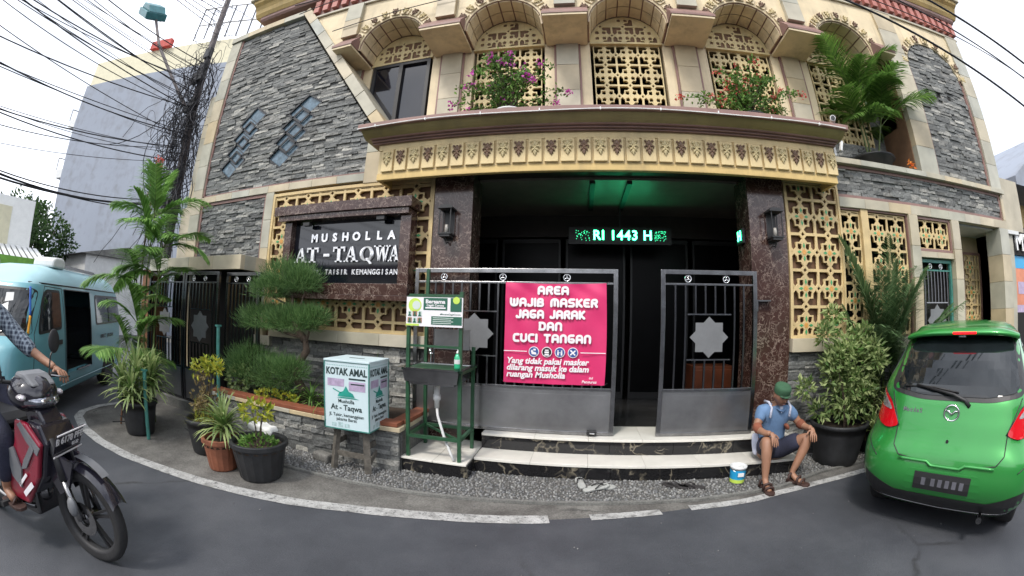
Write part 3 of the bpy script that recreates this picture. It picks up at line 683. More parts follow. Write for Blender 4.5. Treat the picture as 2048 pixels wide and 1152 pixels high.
# --- portico: yellow frieze with alternating ornaments and the big cornice
FY = 3.82
q = MB(); q.box(-2.26, 2.93, FY-.004, 3.875, 2.985, 3.062); q.box(-2.26, -2.21, 3.8751, 4.13, 2.985, 3.42); q.box(2.88, 2.93, 3.8751, 4.13, 2.985, 3.42); q.build('frieze', 'yellow', BL, bevel=.006)
q = MB(); q.box(-2.26, 2.93, FY-.012, FY-.001, 3.345, 3.415); q.build('frieze_band', 'goldcream', BL)
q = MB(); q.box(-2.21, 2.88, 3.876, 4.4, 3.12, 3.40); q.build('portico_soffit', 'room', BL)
q = MB(); q.box(-2.255, 2.925, FY, 3.873, 3.063, 3.42); q.build('frieze_panel', 'goldcream', BL, bevel=.003)
def ornament_mesh(m):
    q = _B()
    for sx_ in (-1, 1):
        q.ball((sx_*.030, -.012, .052), .012, 8, 5); q.tube([(sx_*.030,-.006,.050),(sx_*.018,-.012,.028),(sx_*.004,-.012,.006)], [.006,.008,.008], 6)
        q.tube([(0,-.010,.0),(sx_*.026,-.012,.012),(sx_*.040,-.008,.002),(sx_*.034,-.006,-.016)], [.008,.009,.008,.004], 6)
        q.tube([(0,-.012,-.01),(sx_*.020,-.012,-.026),(sx_*.030,-.006,-.044)], [.009,.010,.003], 6)
        q.tube([(0,-.012,-.03),(sx_*.010,-.010,-.05),(sx_*.014,-.006,-.062)], [.009,.008,.003], 6)
    q.ball((0,-.010,.038), (.017,.012,.026), 8, 6); q.ball((0,-.012,-.004), (.013,.014,.016), 8, 6); q.ball((0,-.008,-.05), (.010,.010,.030), 8, 6)
    q.ball((0,-.008,.012), (.034,.008,.012), 8, 6)
    return q.mesh('leaf_ornament', m, smooth=True)
ORN = {m: ornament_mesh(m) for m in ('ornbrown', 'orncream')}
for i in range(31):
    x = -2.215+.1666*(i+.5)
    if x > 2.93: break
    o = tilebox(x-.071, x+.071, FY-.03, FY+.004, 3.075, 3.338, name='frieze_tile', m='goldcream', gap=.001, bev=.004)
    w = link('leaf_ornament', ORN['ornbrown' if i % 2 else 'orncream'], o); w.location = (0, -.017, .030); w.scale = (1.2, 1, 1.2)
prof = [(4.3,3.40),(3.80,3.415),(3.77,3.415),(3.77,3.432),(3.735,3.432),(3.735,3.45),(3.70,3.45),(3.69,3.462),(3.655,3.478),(3.61,3.505),(3.585,3.53),(3.565,3.532),(3.55,3.535),(3.55,3.585),(4.3,3.585)]
q = MB(); q.prism(prof[:8]+[(3.70,3.47),(4.3,3.47)], -2.33, 2.95, 'x'); q.build('cornice_moulding', 'maroon', BL, recalc=True)
q = MB(); q.prism([(4.3,3.455),(3.705,3.4545),(3.69,3.462),(3.66,3.476),(3.63,3.494),(3.605,3.512),(3.585,3.531),(4.3,3.531)], -2.40, 2.99, 'x'); q.build('cornice_cove', 'cove', BL, recalc=True)
q = MB(); q.box(-2.43, 3.02, 3.548, 4.6, 3.532, 3.59); q.build('parapet_slab', 'maroon', BL, bevel=.004)
q = MB(); q.tube([(x, 3.537, 3.535+.008*sin(x*3)) for x in [-2.43+.2*k for k in range(28)]], .006, 6); q.build('conduit', 'white', BL)
q = MB()
for k in range(9): q.box(-2.2+.6*k, -2.19+.6*k, 3.528, 3.55, 3.525, 3.555)
q.build('conduit_clips', 'white', BL)
# --- upper floor
UY = 4.6; HC = [-2.56, -.94, .68, 2.31, 3.94]; HW = .5; ZS = 5.24; AR = .5
q = MB(); q.box(-5.2, 6.9, UY+.14, UY+.2, 3.2, 6.4)   # set back wall only at the ends; windows cut through below
q.v = []; q.f = []; q.m = []
gaps = [(-5.2, HC[0]-.5)] + [(HC[i]+.5, HC[i+1]-.5) for i in range(4)]
for (a, c) in gaps: q.box(a, c, UY, UY+.18, 3.4, ZS)
q.box(-5.2, 4.5, UY+.02, UY+.2, ZS, 6.4)
for h in HC: q.box(h-.5, h+.5, UY, UY+.18, 3.4, 4.12 if h < 3 else 3.9)
q.build('upper_wall', 'cream', BL)
for (a, c) in gaps:
    m_ = (a+c)/2 if a > -5 else c-.33
    vband(m_-.15, m_+.15, 3.59, ZS-.002, UY-.05, UY+.01, t=.4)
    q = MB()
    for s_ in (-1, 1): q.box(m_+s_*.165-.014, m_+s_*.165+.014, UY-.03, UY+.01, 3.59, ZS-.002)
    q.build('brown_reveal', 'maroon', BL)
for i, h in enumerate(HC):
    if i > 0:
        zb = 4.12 if i < 4 else 3.9
        lattice(h-.46, h+.46, zb, ZS-.04, .307, .34, (0,.0), y=UY+.02, th=.05, m='pale_lattice', inlay=False)
    lattice(h-.5, h+.5, ZS-.02, ZS+.5, .32, .34, (0,.6 if i else .5), y=UY-.005, th=.03, m='pale_lattice', inlay=False, disc=(h, ZS-.02, .5))
    q = MB(); q.prism([(h+.5*cos(a*pi/16), ZS-.02+.5*sin(a*pi/16)) for a in range(17)], UY+.012, UY+.019, 'y'); q.build('lunette_back', 'brown_back', BL, recalc=True)
    q = MB(); q.box(h-.5, h+.5, UY-.03, UY+.05, ZS-.045, ZS-.015); q.build('transom', 'pale_lattice', BL)
    # vault of tiles between hood face and window wall
    nT = 9
    for k in range(nT):
        for d in range(2):
            a0 = pi*k/nT+.02; a1 = pi*(k+1)/nT-.02; y0 = 4.16+.22*d+.008; y1 = y0+.205
            q = MB(); rr_ = [.497, .525]
            pts = [(h+r_*cos(a), ZS+r_*sin(a)) for r_, a in ((.497,a0),(.497,(a0+a1)/2),(.497,a1),(.515,a1),(.515,(a0+a1)/2),(.515,a0))]
            q.prism(pts, y0, y1, 'y'); q.build('vault_tile', 'cream', BL, recalc=True)
    q = MB()
    pts = [(h+.51*cos(a*pi/18), ZS+.51*sin(a*pi/18)) for a in range(19)]; pts2 = [(h+.55*cos(a*pi/18), ZS+.55*sin(a*pi/18)) for a in range(18, -1, -1)]
    q.prism(pts+pts2, 4.155, 4.62, 'y'); q.build('vault_shell', 'maroon', BL, recalc=True)
    # voussoirs with leaves round the hood arch
    nv = 11
    for k in range(nv):
        a = pi*(k+.5)/nv
        q = _B(); q.prism([(-.062,-.055),(.062,-.055),(.07,.055),(-.07,.055)], -.02, .0, 'y'); me = q.mesh('voussoir', 'cream')
        o = link('voussoir', me, BL); o.location = Vector((h+.60*cos(a), 4.135, ZS+.60*sin(a)))-BO; o.rotation_euler = (0, pi/2-a, 0)
        w = link('leaf_ornament', ORN['ornbrown' if k % 2 else 'orncream'], o); w.location = (0, -.02, .004); w.scale = (1.1, 1, .85)
# hood front plate with the arches cut out
pl = [(-3.38, ZS)]
for h in HC: pl += [(h-.515, ZS)] + [(h-.515*cos(a*pi/18), ZS+.515*sin(a*pi/18)) for a in range(1, 18)] + [(h+.515, ZS)]
pl += [(4.78, ZS), (4.78, 6.45), (-4.25, 6.45)]
q = MB(); q.prism(pl, 4.14, 4.22, 'y'); q.build('hood_wall', 'cream', BL, recalc=True)
pl = [(5.19,3.44),(5.19,5.2)] ; nb = [(5.905-.68*cos(a*pi/14), 5.2+.615*sin(a*pi/14)) for a in range(0, 15)]
q = MB(); q.prism([(5.19,5.2)]+nb+[(6.62,5.2),(6.62,6.45),(5.19,6.45)], 4.135, 4.2, 'y'); q.build('niche_wall', 'cream', BL, recalc=True)
for k in range(9):
    a = pi*(k+.5)/9; me = bpy.data.meshes.get('voussoir')
    o = link('voussoir', me, BL); o.location = Vector((5.905+.76*cos(a), 4.13, 5.2+.69*sin(a)))-BO; o.rotation_euler = (0, pi/2-a, 0); o.scale = (1.25,1,1)
    w = link('leaf_ornament', ORN['ornbrown' if k % 2 else 'orncream'], o); w.location = (0, -.02, .004)
# hood boxes between the arches: mauve sloping ledge over a cream underside
for (a, c) in [(-3.42, HC[0]-.52)] + [(HC[i]+.52, HC[i+1]-.52) for i in range(4)] + [(HC[4]+.52, 4.76)]:
    q = MB(); q.prism([(4.138,ZS+.27),(3.93,ZS+.02),(3.93,ZS-.015),(4.138,ZS-.015)], a, c, 'x'); q.build('hood_ledge', 'maroon', BL, recalc=True)
    q = MB(); q.box(a+.01, c-.01, 3.94, 4.59, ZS-.05, ZS-.017); q.build('hood_soffit', 'cream', BL)
    if c-a > .3:
        m_ = (a+c)/2 if a > -3 else c-.2
        vband(m_-.14, m_+.14, ZS+.28, 6.2, 4.07, 4.138, t=.34)
# top frieze, dentils and crowning cornice
q = MB(); q.box(-4.2, 6.98, 4.13, 4.4, 6.2, 6.62); q.build('top_frieze', 'maroon', BL)
q = MB(); q.box(-4.2, 7.0, 4.10, 4.13, 6.2, 6.235); q.build('string_course', 'beige', BL)
den = _B(); den.box(-.05, .05, -.05, .02, -.13, .13); dm = den.mesh('dentil', 'dentil') if 'dentil' in M else None
M['dentil'] = mat('salmon_pink_paint', (.42,.16,.13), .55, var=.2)
dm = den.mesh('dentil', 'dentil')
n = 66
for i in range(n):
    x = -4.1+.184*i
    if x > 6.95: break
    o = link('dentil', dm, BL); o.location = Vector((x, 4.11, 6.42))-BO
q = MB(); q.prism([(4.4,6.60),(4.08,6.60),(4.05,6.64),(4.05,6.70),(4.4,6.70)], -5.5, 7.1, 'x'); q.build('crown_moulding', 'maroon', BL, recalc=True)
q = MB(); q.prism([(4.4,6.70),(4.04,6.70),(3.99,6.76),(3.97,6.84),(3.93,6.90),(3.86,6.94),(3.85,7.0),(4.4,7.0)], -5.62, 7.2, 'x'); q.build('crown_cove', 'goldpaint' if 'goldpaint' in M else 'yellow', BL, recalc=True)
q = MB(); q.box(-5.7, 7.28, 3.80, 4.8, 7.0, 7.09); q.build('crown_slab', 'beige', BL, bevel=.01)
q = MB(); q.box(-5.3, 6.98, 4.4, 10, 6.3, 7.0); q.box(-6.2, -5.2, 4.5, 10, 6.2, 6.34); q.build('roof', 'beige', BL)
# interior blocks behind the upper windows
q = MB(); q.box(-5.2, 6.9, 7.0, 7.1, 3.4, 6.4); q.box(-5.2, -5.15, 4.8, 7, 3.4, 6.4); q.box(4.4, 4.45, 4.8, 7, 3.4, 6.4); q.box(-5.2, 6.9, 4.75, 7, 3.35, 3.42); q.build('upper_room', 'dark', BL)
# sliding window
q = MB(); h = HC[0]; x0, x1, z0, z1 = h-.47, h+.47, 3.9, ZS-.045
q.box(x0, x1, UY-.02, UY+.06, z0, z0+.05); q.box(x0, x1, UY-.02, UY+.06, z1-.05, z1); q.box(x0, x0+.05, UY-.02, UY+.06, z0+.05, z1-.05); q.box(x1-.05, x1, UY-.02, UY+.06, z0+.05, z1-.05); q.box(h-.03, h+.03, UY-.02, UY+.05, z0+.05, z1-.05)
fr = q.build('window_frame', 'black', BL)
q = MB(); q.box(x0+.05, h-.03, UY+.0, UY+.006, z0+.05, z1-.05); q.build('window_pane', 'blackglass', fr)
q = MB(); q.box(h+.03, x1-.05, UY+.03, UY+.036, z0+.05, z1-.05); q.build('window_pane', 'blackglass', fr)
# balcony at the right: back and side walls
q = MB(); q.box(4.76, 4.86, 4.2, 5.3, 3.42, 4.2); q.box(4.76, 4.86, 4.2, 5.3, 5.35, 6.3); q.box(4.76, 4.86, 4.2, 4.38, 4.2, 5.35); q.box(4.76, 4.86, 5.05, 5.3, 4.2, 5.35); q.build('balcony_side', 'brown_back', BL)
q = MB(); q.box(3.13, 4.86, 4.2, 5.4, 3.36, 3.42); q.build('balcony_floor', 'whitetile', BL)
cladding([(3.4,3.435),(4.5,3.435),(4.5,3.9),(3.4,3.9)], rh=.045, y=4.595, near=80)
M['stone2'] = M['stone']
q = MB(); q.box(4.44, 4.76, 4.75, 4.85, 3.42, 6.3); q.build('balcony_back', 'stone', BL)
# --- canopy above the left gate
hband(-6.55, -4.12, 1.97, 2.16, 3.62, 3.70, t=.6); 
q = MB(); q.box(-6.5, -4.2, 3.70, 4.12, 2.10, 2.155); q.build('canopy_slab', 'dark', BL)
for i in range(2): tilebox(-4.20, -4.12, 3.70+.2*i, 3.9+.2*i, 1.97, 2.16)
q = MB(); q.box(-6.78, -6.5, 3.62, 3.95, 0, 2.0); q.build('gate_pillar', 'brownpost', BL, bevel=.01)
q = MB(); q.box(-6.5, -4.0, 3.5, 4.15, 0, .12); q.build('gate_threshold', 'kerbstone', BL)
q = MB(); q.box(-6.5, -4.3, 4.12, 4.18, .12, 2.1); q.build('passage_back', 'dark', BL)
# --- planter under the sign
PX0, PX1 = -4.25, -1.62
cl = cladding([(PX0,.0),(PX1,.0),(PX1,.40),(PX0,.40)], rh=.045, lmin=.15, lmax=.3, y=3.36, near=300, label='low slate front of the planter')
q = MB(); q.box(PX0, PX1, 3.372, 3.44, 0, .40); q.box(PX1-.06, PX1, 3.44, 4.1, 0, .40); q.box(PX0, PX0+.06, 3.44, 4.1, 0, .40); q.build('planter_wall', 'stone', BL)
hband(PX0, PX1+.03, .40, .445, 3.30, 3.43, t=.45); 
q = MB(); q.box(PX0, PX1, 3.31, 3.46, .447, .485); q.box(PX1-.12, PX1+.03, 3.46, 4.1, .447, .485); q.build('planter_rim', 'brickred', BL, bevel=.004)
for i in range(2): tilebox(PX1-.10, PX1+.035, 3.46+.32*i, 3.78+.32*i, .40, .445)
q = MB(); q.box(PX0+.06, PX1-.06, 3.44, 4.12, .1, .43); q.build('planter_soil', 'soil', BL)
MB = _B
def slab(x0, x1, z0, z1, y, m, parent, name, t=.002, **k):
    return MB().box(x0, x1, y-t, y, z0, z1).build(name, m, parent, **k)
# ------------------------------------------------------------------ sign board
sg = thing('name_board', 'brown marble framed black name board with chrome letters on the left lattice wall', 'sign', (-2.72, 4.1, 1.6))
SX = Vector((-2.72, 4.1, 1.6))
def sb(x0, x1, y0, y1, z0, z1, m, name, bev=.004):
    q = MB(); q.box(x0-SX.x, x1-SX.x, y0-SX.y, y1-SX.y, z0-SX.z, z1-SX.z); return q.build(name, m, sg, bevel=bev)
sb(-3.80, -1.80, 3.84, 4.105, 2.67, 2.79, 'marble', 'frame_top'); sb(-3.74, -1.84, 3.87, 4.105, 2.60, 2.668, 'marble', 'frame_moulding')
sb(-3.66, -3.54, 3.93, 4.105, 1.83, 2.598, 'marble', 'frame_side'); sb(-1.96, -1.83, 3.93, 4.105, 1.83, 2.598, 'marble', 'frame_side')
sb(-3.68, -1.82, 3.90, 4.105, 1.70, 1.828, 'marble', 'frame_bottom'); sb(-3.74, -1.78, 3.86, 4.105, 1.64, 1.698, 'marble', 'frame_sill')
sb(-3.538, -1.962, 4.02, 4.10, 1.83, 2.598, 'blackglass', 'board', 0)
def sgtext(t, size, x, z, **k): return text(t, size, (x-SX.x, 4.012-SX.y, z-SX.z), 'letterchrome', sg, ext=.008, name='letter', **k)
def letters_row(word, x0, x1, z, size, bold=.006, sx=1.):
    n = len(word)
    for i, c in enumerate(word):
        if c != ' ': sgtext(c, size, x0+(x1-x0)*i/(n-1), z, bold=bold, sx=sx)
letters_row('MUSHOLLA', -3.20, -2.10, 2.385, .135, .006)
letters_row('JL. KH. TAISIR KEMANGGISAN', -3.42, -2.02, 1.965, .085, .002, .85)
# slab serif letters, built from strokes
def serif(ch, x, z, h, w):
    q = MB(); y0, y1 = -.012, .010
    def P(poly): q.prism([(a*w, b*h) for a, b in poly], y0, y1, 'y')
    sf = .09
    if ch == 'A':
        P([(.10,0),(.20,0),(.52,1),(.44,1)]); P([(.62,0),(.86,0),(.60,1),(.44,1)]); P([(.24,.30),(.70,.30),(.68,.40),(.28,.40)])
        P([(0,0),(.32,0),(.32,sf),(0,sf)]); P([(.52,0),(1,0),(1,sf),(.52,sf)])
    if ch == 'T':
        P([(.38,0),(.62,0),(.62,1),(.38,1)]); P([(.02,.88),(.98,.88),(.98,1),(.02,1)]); P([(.02,.68),(.10,.68),(.14,.9),(.02,.9)]); P([(.98,.68),(.90,.68),(.86,.9),(.98,.9)]); P([(.22,0),(.78,0),(.78,sf),(.22,sf)])
    if ch == 'Q':
        q.tube([(w*(.5+.40*cos(a*pi/10)), 0, h*(.5+.42*sin(a*pi/10))) for a in range(20)], [w*(.05+.09*abs(cos(a*pi/10))) for a in range(20)], 6, closed=True); P([(.45,.22),(.60,.25),(.95,-.12),(.78,-.14)])
    if ch == 'W':
        P([(.10,1),(.28,1),(.40,0),(.30,0)]); P([(.30,0),(.38,0),(.54,.9),(.48,.9)]); P([(.44,1),(.62,1),(.74,0),(.64,0)]); P([(.66,0),(.74,0),(.94,1),(.86,1)])
        P([(.0,1-sf),(.36,1-sf),(.36,1),(0,1)]); P([(.38,1-sf),(.68,1-sf),(.68,1),(.38,1)]); P([(.76,1-sf),(1.02,1-sf),(1.02,1),(.76,1)])
    if ch == '-': P([(.15,.38),(.85,.38),(.85,.56),(.15,.56)])
    o = q.build('letter', 'letterchrome', sg, recalc=True); o.location = (x-SX.x, 4.006-SX.y, z-SX.z)
for ch, x0, w in (('A',-3.50,.21),('T',-3.30,.19),('-',-3.05,.13),('T',-2.89,.18),('A',-2.72,.20),('Q',-2.50,.18),('W',-2.31,.21),('A',-2.12,.15)):
    serif(ch, x0, 2.085, .185, w)
sp = MB(); sp.box(-.05,.05,-.06,.0,-.02,.02); sp.tube([(0,.0,0),(0,.09,.03)], .008, 6); o = sp.build('spotlight', 'black', sg); o.location = (-.55, -.15, .95); 
o = sp.build('spotlight', 'black', sg); o.location = (.52, -.15, .97)
# ------------------------------------------------------------------ wall lanterns
M['lampglass'] = mat('frosted_lantern_glass', (.35,.33,.30), .2, var=.1)
def lantern(x, label):
    t = thing('wall_lantern', label, 'lantern', (x, 4.12, 2.33), group='black lanterns on the marble piers')
    q = MB(); q.box(-.075,.075,-.16,-.01,.045,.06); q.box(-.085,.085,-.17,0,.33,.345); q.prism([(-.085,.345),(.085,.345),(.05,.375),(-.05,.375)], -.145, -.02, 'y'); q.box(-.06,.06,-.15,-.02,.02,.045)
    for sx_ in (-.068, .058):
        for sy_ in (-.155, -.03): q.box(sx_, sx_+.01, sy_, sy_+.01, .06, .33)
    q.box(-.05,.05,-.012,0,.0,.36); q.build('lantern_frame', 'black', t)
    q = MB(); q.tube([(0,-.01,-.02),(0,-.07,-.045),(0,-.10,.0),(0,-.09,.025)], .007, 6); q.build('bracket', 'black', t)
    q = MB(); q.lathe([(.02,.06),(.022,.12),(.018,.16),(.0,.165)], 10, (0,-.085,0)); q.build('bulb', 'lampglass', t, smooth=True)
    return t
lantern(-1.45, 'black box lantern on the left marble pier beside the name board'); lantern(2.13, 'black box lantern on the right marble pier beside the tall lattice')
# ------------------------------------------------------------------ LED running text
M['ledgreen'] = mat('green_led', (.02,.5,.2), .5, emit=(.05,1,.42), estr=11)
M['ledblur'] = mat('dim_green_led', (.02,.3,.12), .5, emit=(.04,.8,.34), estr=1.6)
t = thing('led_and_reflection', 'green running text display hanging inside the dark entrance reading RI 1443 H', 'display', (.54, 5.5, 2.56))
MB().box(-.72,.72,-.04,.04,-.02,.22).build('housing', 'black', t); 
text('RI 1443 H', .19, (.03,-.045,.10), 'ledgreen', t, bold=.0022, sx=.95, space=1.12)
q = MB()
random.seed(5)
for i in range(90):
    x = random.choice([random.uniform(-.62,-.43), random.uniform(.48,.64)]); z = random.uniform(.03,.17)
    q.box(x-.004, x+.004, -.046, -.042, z-.004, z+.004)
q.build('led_dots', 'ledblur', t, kind='stuff'); MB().box(-.01,.01,-.01,.01,.22,.53).build('hanger', 'black', t)
t = thing('led_and_reflection', 'added glowing H imitating the LED reflection on the inner face of the right pier', 'display', (1.84, 4.32, 2.36))  # added box and glowing letter imitate the running text mirrored in the pier
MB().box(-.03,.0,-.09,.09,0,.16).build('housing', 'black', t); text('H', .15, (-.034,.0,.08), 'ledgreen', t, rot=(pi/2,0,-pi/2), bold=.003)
# ------------------------------------------------------------------ steel gates
def ringmesh():
    q = MB(); q.tube([(.034*cos(a*pi/12), 0, .034*sin(a*pi/12)) for a in range(24)], .0065, 6, closed=True)
    for k in range(3): a = pi/2+k*2*pi/3; q.tube([(0,0,0),(.03*cos(a),0,.03*sin(a))], [.009,.005], 5)
    return q.mesh('ring', 'chrome', smooth=True)
RING = ringmesh(); BARM = {}
def star(q, cx, cz, r, y0, y1):
    pts = [(cx+(r if k % 2 == 0 else r*.765)*sin(k*pi/8), cz+(r if k % 2 == 0 else r*.765)*cos(k*pi/8)) for k in range(16)]
    q.prism(pts, y0, y1, 'y')
def gate(label, x0, x1, y, z0, z1, rings, stars, nb, panel=.46, group='steel gate leaves', sheet_m='darksteel', rz=0, fm='steel', cat='gate', bm_='barsteel', sthick=.22):
    t = thing('steel_gate', label, cat, (x0, y, z0), rz, group); w = x1-x0; h = z1-z0
    q = MB(); q.box(0,.045,-.02,.02,0,h); q.box(w-.045,w,-.02,.02,0,h); q.box(.045,w-.045,-.02,.02,h-.045,h); q.box(.045,w-.045,-.02,.02,0,.035); q.box(.045,w-.045,-.012,.012,h-.155,h-.135); q.box(.045,w-.045,-.014,.014,panel,panel+.03)
    q.build('gate_frame', fm, t, bevel=.002)
    q = MB(); q.box(.045,w-.045,-.006,.006,.035,panel); q.box(.09,w-.09,-.011,-.007,.09,panel-.04); q.build('sheet_panel', sheet_m, t)
    for rx in rings:
        o = link('ring', RING, t); o.location = (rx-x0, 0, h-.09)
    zt = h-.155; zb = panel+.03
    for i in range(nb):
        bx = .045+(w-.09)*(i+1)/(nb+1); cut = [s for s in stars if abs(bx-(s-x0)) < sthick+.015]
        segs = [(zb, zt)] if not cut else [(zb, (zb+zt)/2-.235), ((zb+zt)/2+.235, zt)]
        for a, c in segs: MB().box(bx-.009, bx+.009, -.009, .009, a, c).build('bar', bm_, t)
    for s in stars:
        zc = (zb+zt)/2; sx_ = s-x0
        q = MB(); star(q, sx_, zc, .21, -.006, .004); q.build('star_plate', 'darkplate', t, recalc=True)
        q = MB()
        for zz in (zc-.235, zc+.225): q.box(sx_-sthick-.02, sx_+sthick+.02, -.01, .01, zz, zz+.014)
        q.build('star_rail', 'steel', t)
    return t
M['darkplate'] = mat('grey_star_plate', (.20,.205,.21), .5, .4, var=.1, bump=.1)
gate('wide steel sliding gate leaf at the left of the entrance, behind the pink banner', -1.78, .37, 4.04, .32, 2.01, [-1.45,-.807,-.147], [-1.10,-.2], 20)
gate('narrow steel gate leaf at the right of the entrance steps', .81, 1.87, 4.04, .32, 2.015, [1.10,1.52], [1.33], 8)
gate('left one of the steel gate leaves beside the rusty brown pillar', -6.44, -5.35, 3.60, .12, 1.94, [-6.05,-5.75], [-5.9], 10, fm='barsteel', group='steel gate leaves of the side passage', sheet_m='blacksheet' if 'blacksheet' in M else 'darksteel')
gate('middle steel gate leaf of the side passage, with a grey star plate', -5.33, -4.50, 3.60, .12, 1.94, [-5.12,-4.84], [-4.92], 8, fm='barsteel', group='steel gate leaves of the side passage')
gate('steel gate leaf of the side passage nearest the bonsai', -4.48, -3.80, 3.72, .12, 1.94, [-4.29,-4.04], [], 7, fm='barsteel', group='steel gate leaves of the side passage')
gate('dark teal steel door with a star plate, in the right wing under the small lattice', 4.52, 5.27, 4.2, .05, 2.27, [4.78,5.02], [4.9], 8, fm='teal_paint', group='steel doors of the right wing', sheet_m='black', panel=.75, cat='door')
q = MB(); q.box(4.51,5.28,4.32,4.36,0,2.28); o = q.build('door_backing', 'dark'); o.parent = BL; o.location = -BO
t = thing('door_handle_bracket', 'small steel latch bracket on the right marble pier', 'latch', (1.98, 4.1, 1.72)); MB().box(-.11,.07,-.05,.02,-.015,.0).build('plate', 'steel', t); MB().box(-.11,-.085,-.05,-.03,-.12,-.015).build('pin', 'steel', t)
t = thing('floor_lock', 'small black bolt box at the foot of the wide gate leaf', 'lock', (.15, 4.0, .33)); MB().box(-.05,.05,-.02,.02,0,.045).build('box', 'black', t, bevel=.004); MB().tube([(-.02,-.02,.02),(.03,-.03,.02)], .008, 6).build('bolt', 'steel', t)
# ------------------------------------------------------------------ pink banner
M['pink'] = mat('pink_vinyl', (.62,.03,.14), .45, var=.08, scale=3)
M['printwhite'] = mat('print_white', (.78,.76,.78), .5, var=.03)
M['printblue'] = mat('print_blue', (.03,.08,.28), .5, var=.05)
t = thing('banner', 'pink vinyl banner with white lettering about masks, tied to the wide steel gate', 'banner', (-.765, 3.995, .845))
bw, bh = 1.02, 1.02; rows = []
for j in range(41):
    z = bh*j/40; r = []
    for i in range(41):
        x = bw*i/40; u = i/40; v = j/40
        dy = .008*sin(9*u+2*v)*(1-v)*.6+.010*sin(14*(u-v*.7))*v*v+.005*sin(22*u+11*v)-.004*sin(40*(u*.6+v))*max(0,v-.75)*4
        sag = -.012*sin(pi*u)*(v**3); r.append((x+.006*sin(4*v)*u, dy, z+sag))
    rows.append(r)
MB().grid(rows).build('cloth', 'pink', t, smooth=True)
q = MB()
for cx, cz in ((.01,.0),(bw-.01,0),(.01,bh),(bw-.01,bh)): q.tube([(cx,-.002,cz),(cx+(-.04 if cx < .5 else .04),.03,cz+.02)], .003, 5)
q.build('tie', 'black', t)
GL = {'A': (.7,[[(0,0),(0,1),(.7,1),(.7,0)],[(0,.4),(.7,.4)]]), 'R': (.65,[[(0,0),(0,1),(.65,1),(.65,.5),(.1,.5)],[(.38,.5),(.65,0)]]), 'E': (.6,[[(.6,1),(0,1),(0,0),(.6,0)],[(0,.5),(.5,.5)]]),
 'W': (.9,[[(0,1),(0,0),(.9,0),(.9,1)],[(.45,.9),(.45,.05)]]), 'J': (.5,[[(.5,1),(.5,0),(0,0),(-.02,.15)]]), 'I': (0,[[(0,0),(0,1)]]), 'B': (.65,[[(0,0),(0,1),(.6,1),(.6,.52),(.05,.52)],[(.1,.52),(.65,.52),(.65,0),(0,0)]]),
 'M': (.9,[[(0,0),(0,1),(.9,1),(.9,0)],[(.45,.1),(.45,.95)]]), 'S': (.62,[[(.62,1),(0,1),(0,.5),(.62,.5),(.62,0),(0,0)]]), 'K': (.6,[[(0,0),(0,1)],[(.6,1),(.1,.5),(.62,0)]]), 'G': (.68,[[(.62,1),(0,1),(0,0),(.68,0),(.68,.45),(.35,.45)]]),
 'D': (.66,[[(0,0),(0,1)],[(-.04,1),(.66,1),(.66,0),(-.04,0)]]), 'N': (.66,[[(0,0),(0,1),(.66,1),(.66,0)]]), 'C': (.6,[[(.6,1),(0,1),(0,0),(.6,0)]]), 'U': (.66,[[(0,1),(0,0),(.66,0),(.66,1)]]), 'T': (.66,[[(0,1),(.66,1)],[(.33,1),(.33,0)]])}
def bauhaus(line, cx, z, h, wtot):
    widths = [(.35 if c == ' ' else GL[c][0]) for c in line]; gap = .40; tot = sum(widths)+gap*(len(line)-1); k = wtot/tot; x = 0
    for c, w in zip(line, widths):
        if c != ' ':
            q = MB()
            for s in GL[c][1]:
                pts = rp([(a*k, 0, b*h) for a, b in s], r=.035, n=4); d0 = (pts[0]-pts[1]).normalized(); d1 = (pts[-1]-pts[-2]).normalized(); w_ = h*.19
                if s[0] != s[-1]: pts = [pts[0]+d0*w_, pts[0]+d0*w_*.7]+pts+[pts[-1]+d1*w_*.7, pts[-1]+d1*w_]
                pts = [(p.x, p.y, p.z) for p in pts]; rad_ = [w_]*len(pts)
                if s[0] != s[-1]: rad_[0] = rad_[-1] = w_*.25; rad_[1] = rad_[-2] = w_*.75
                q.tube(pts, rad_, 8)
            q.v = [(v[0], v[1]*.05-.0, v[2]) for v in q.v]
            o = q.build('letter', 'printwhite', t); o.location = (cx-wtot/2+x*k, -.019, z)
        x += w+gap
for line, cx, z, wt in (('AREA',.485,.907,.29),('WAJIB MASKER',.49,.785,.86),('JAGA JARAK',.46,.667,.67),('DAN',.465,.548,.21),('CUCI TANGAN',.48,.428,.76)):
    bauhaus(line, cx, z, .066, wt)
slab(.0, .235, .322, .33, -.018, 'printwhite', t, 'stripe'); slab(.77, bw, .322, .33, -.018, 'printwhite', t, 'stripe')
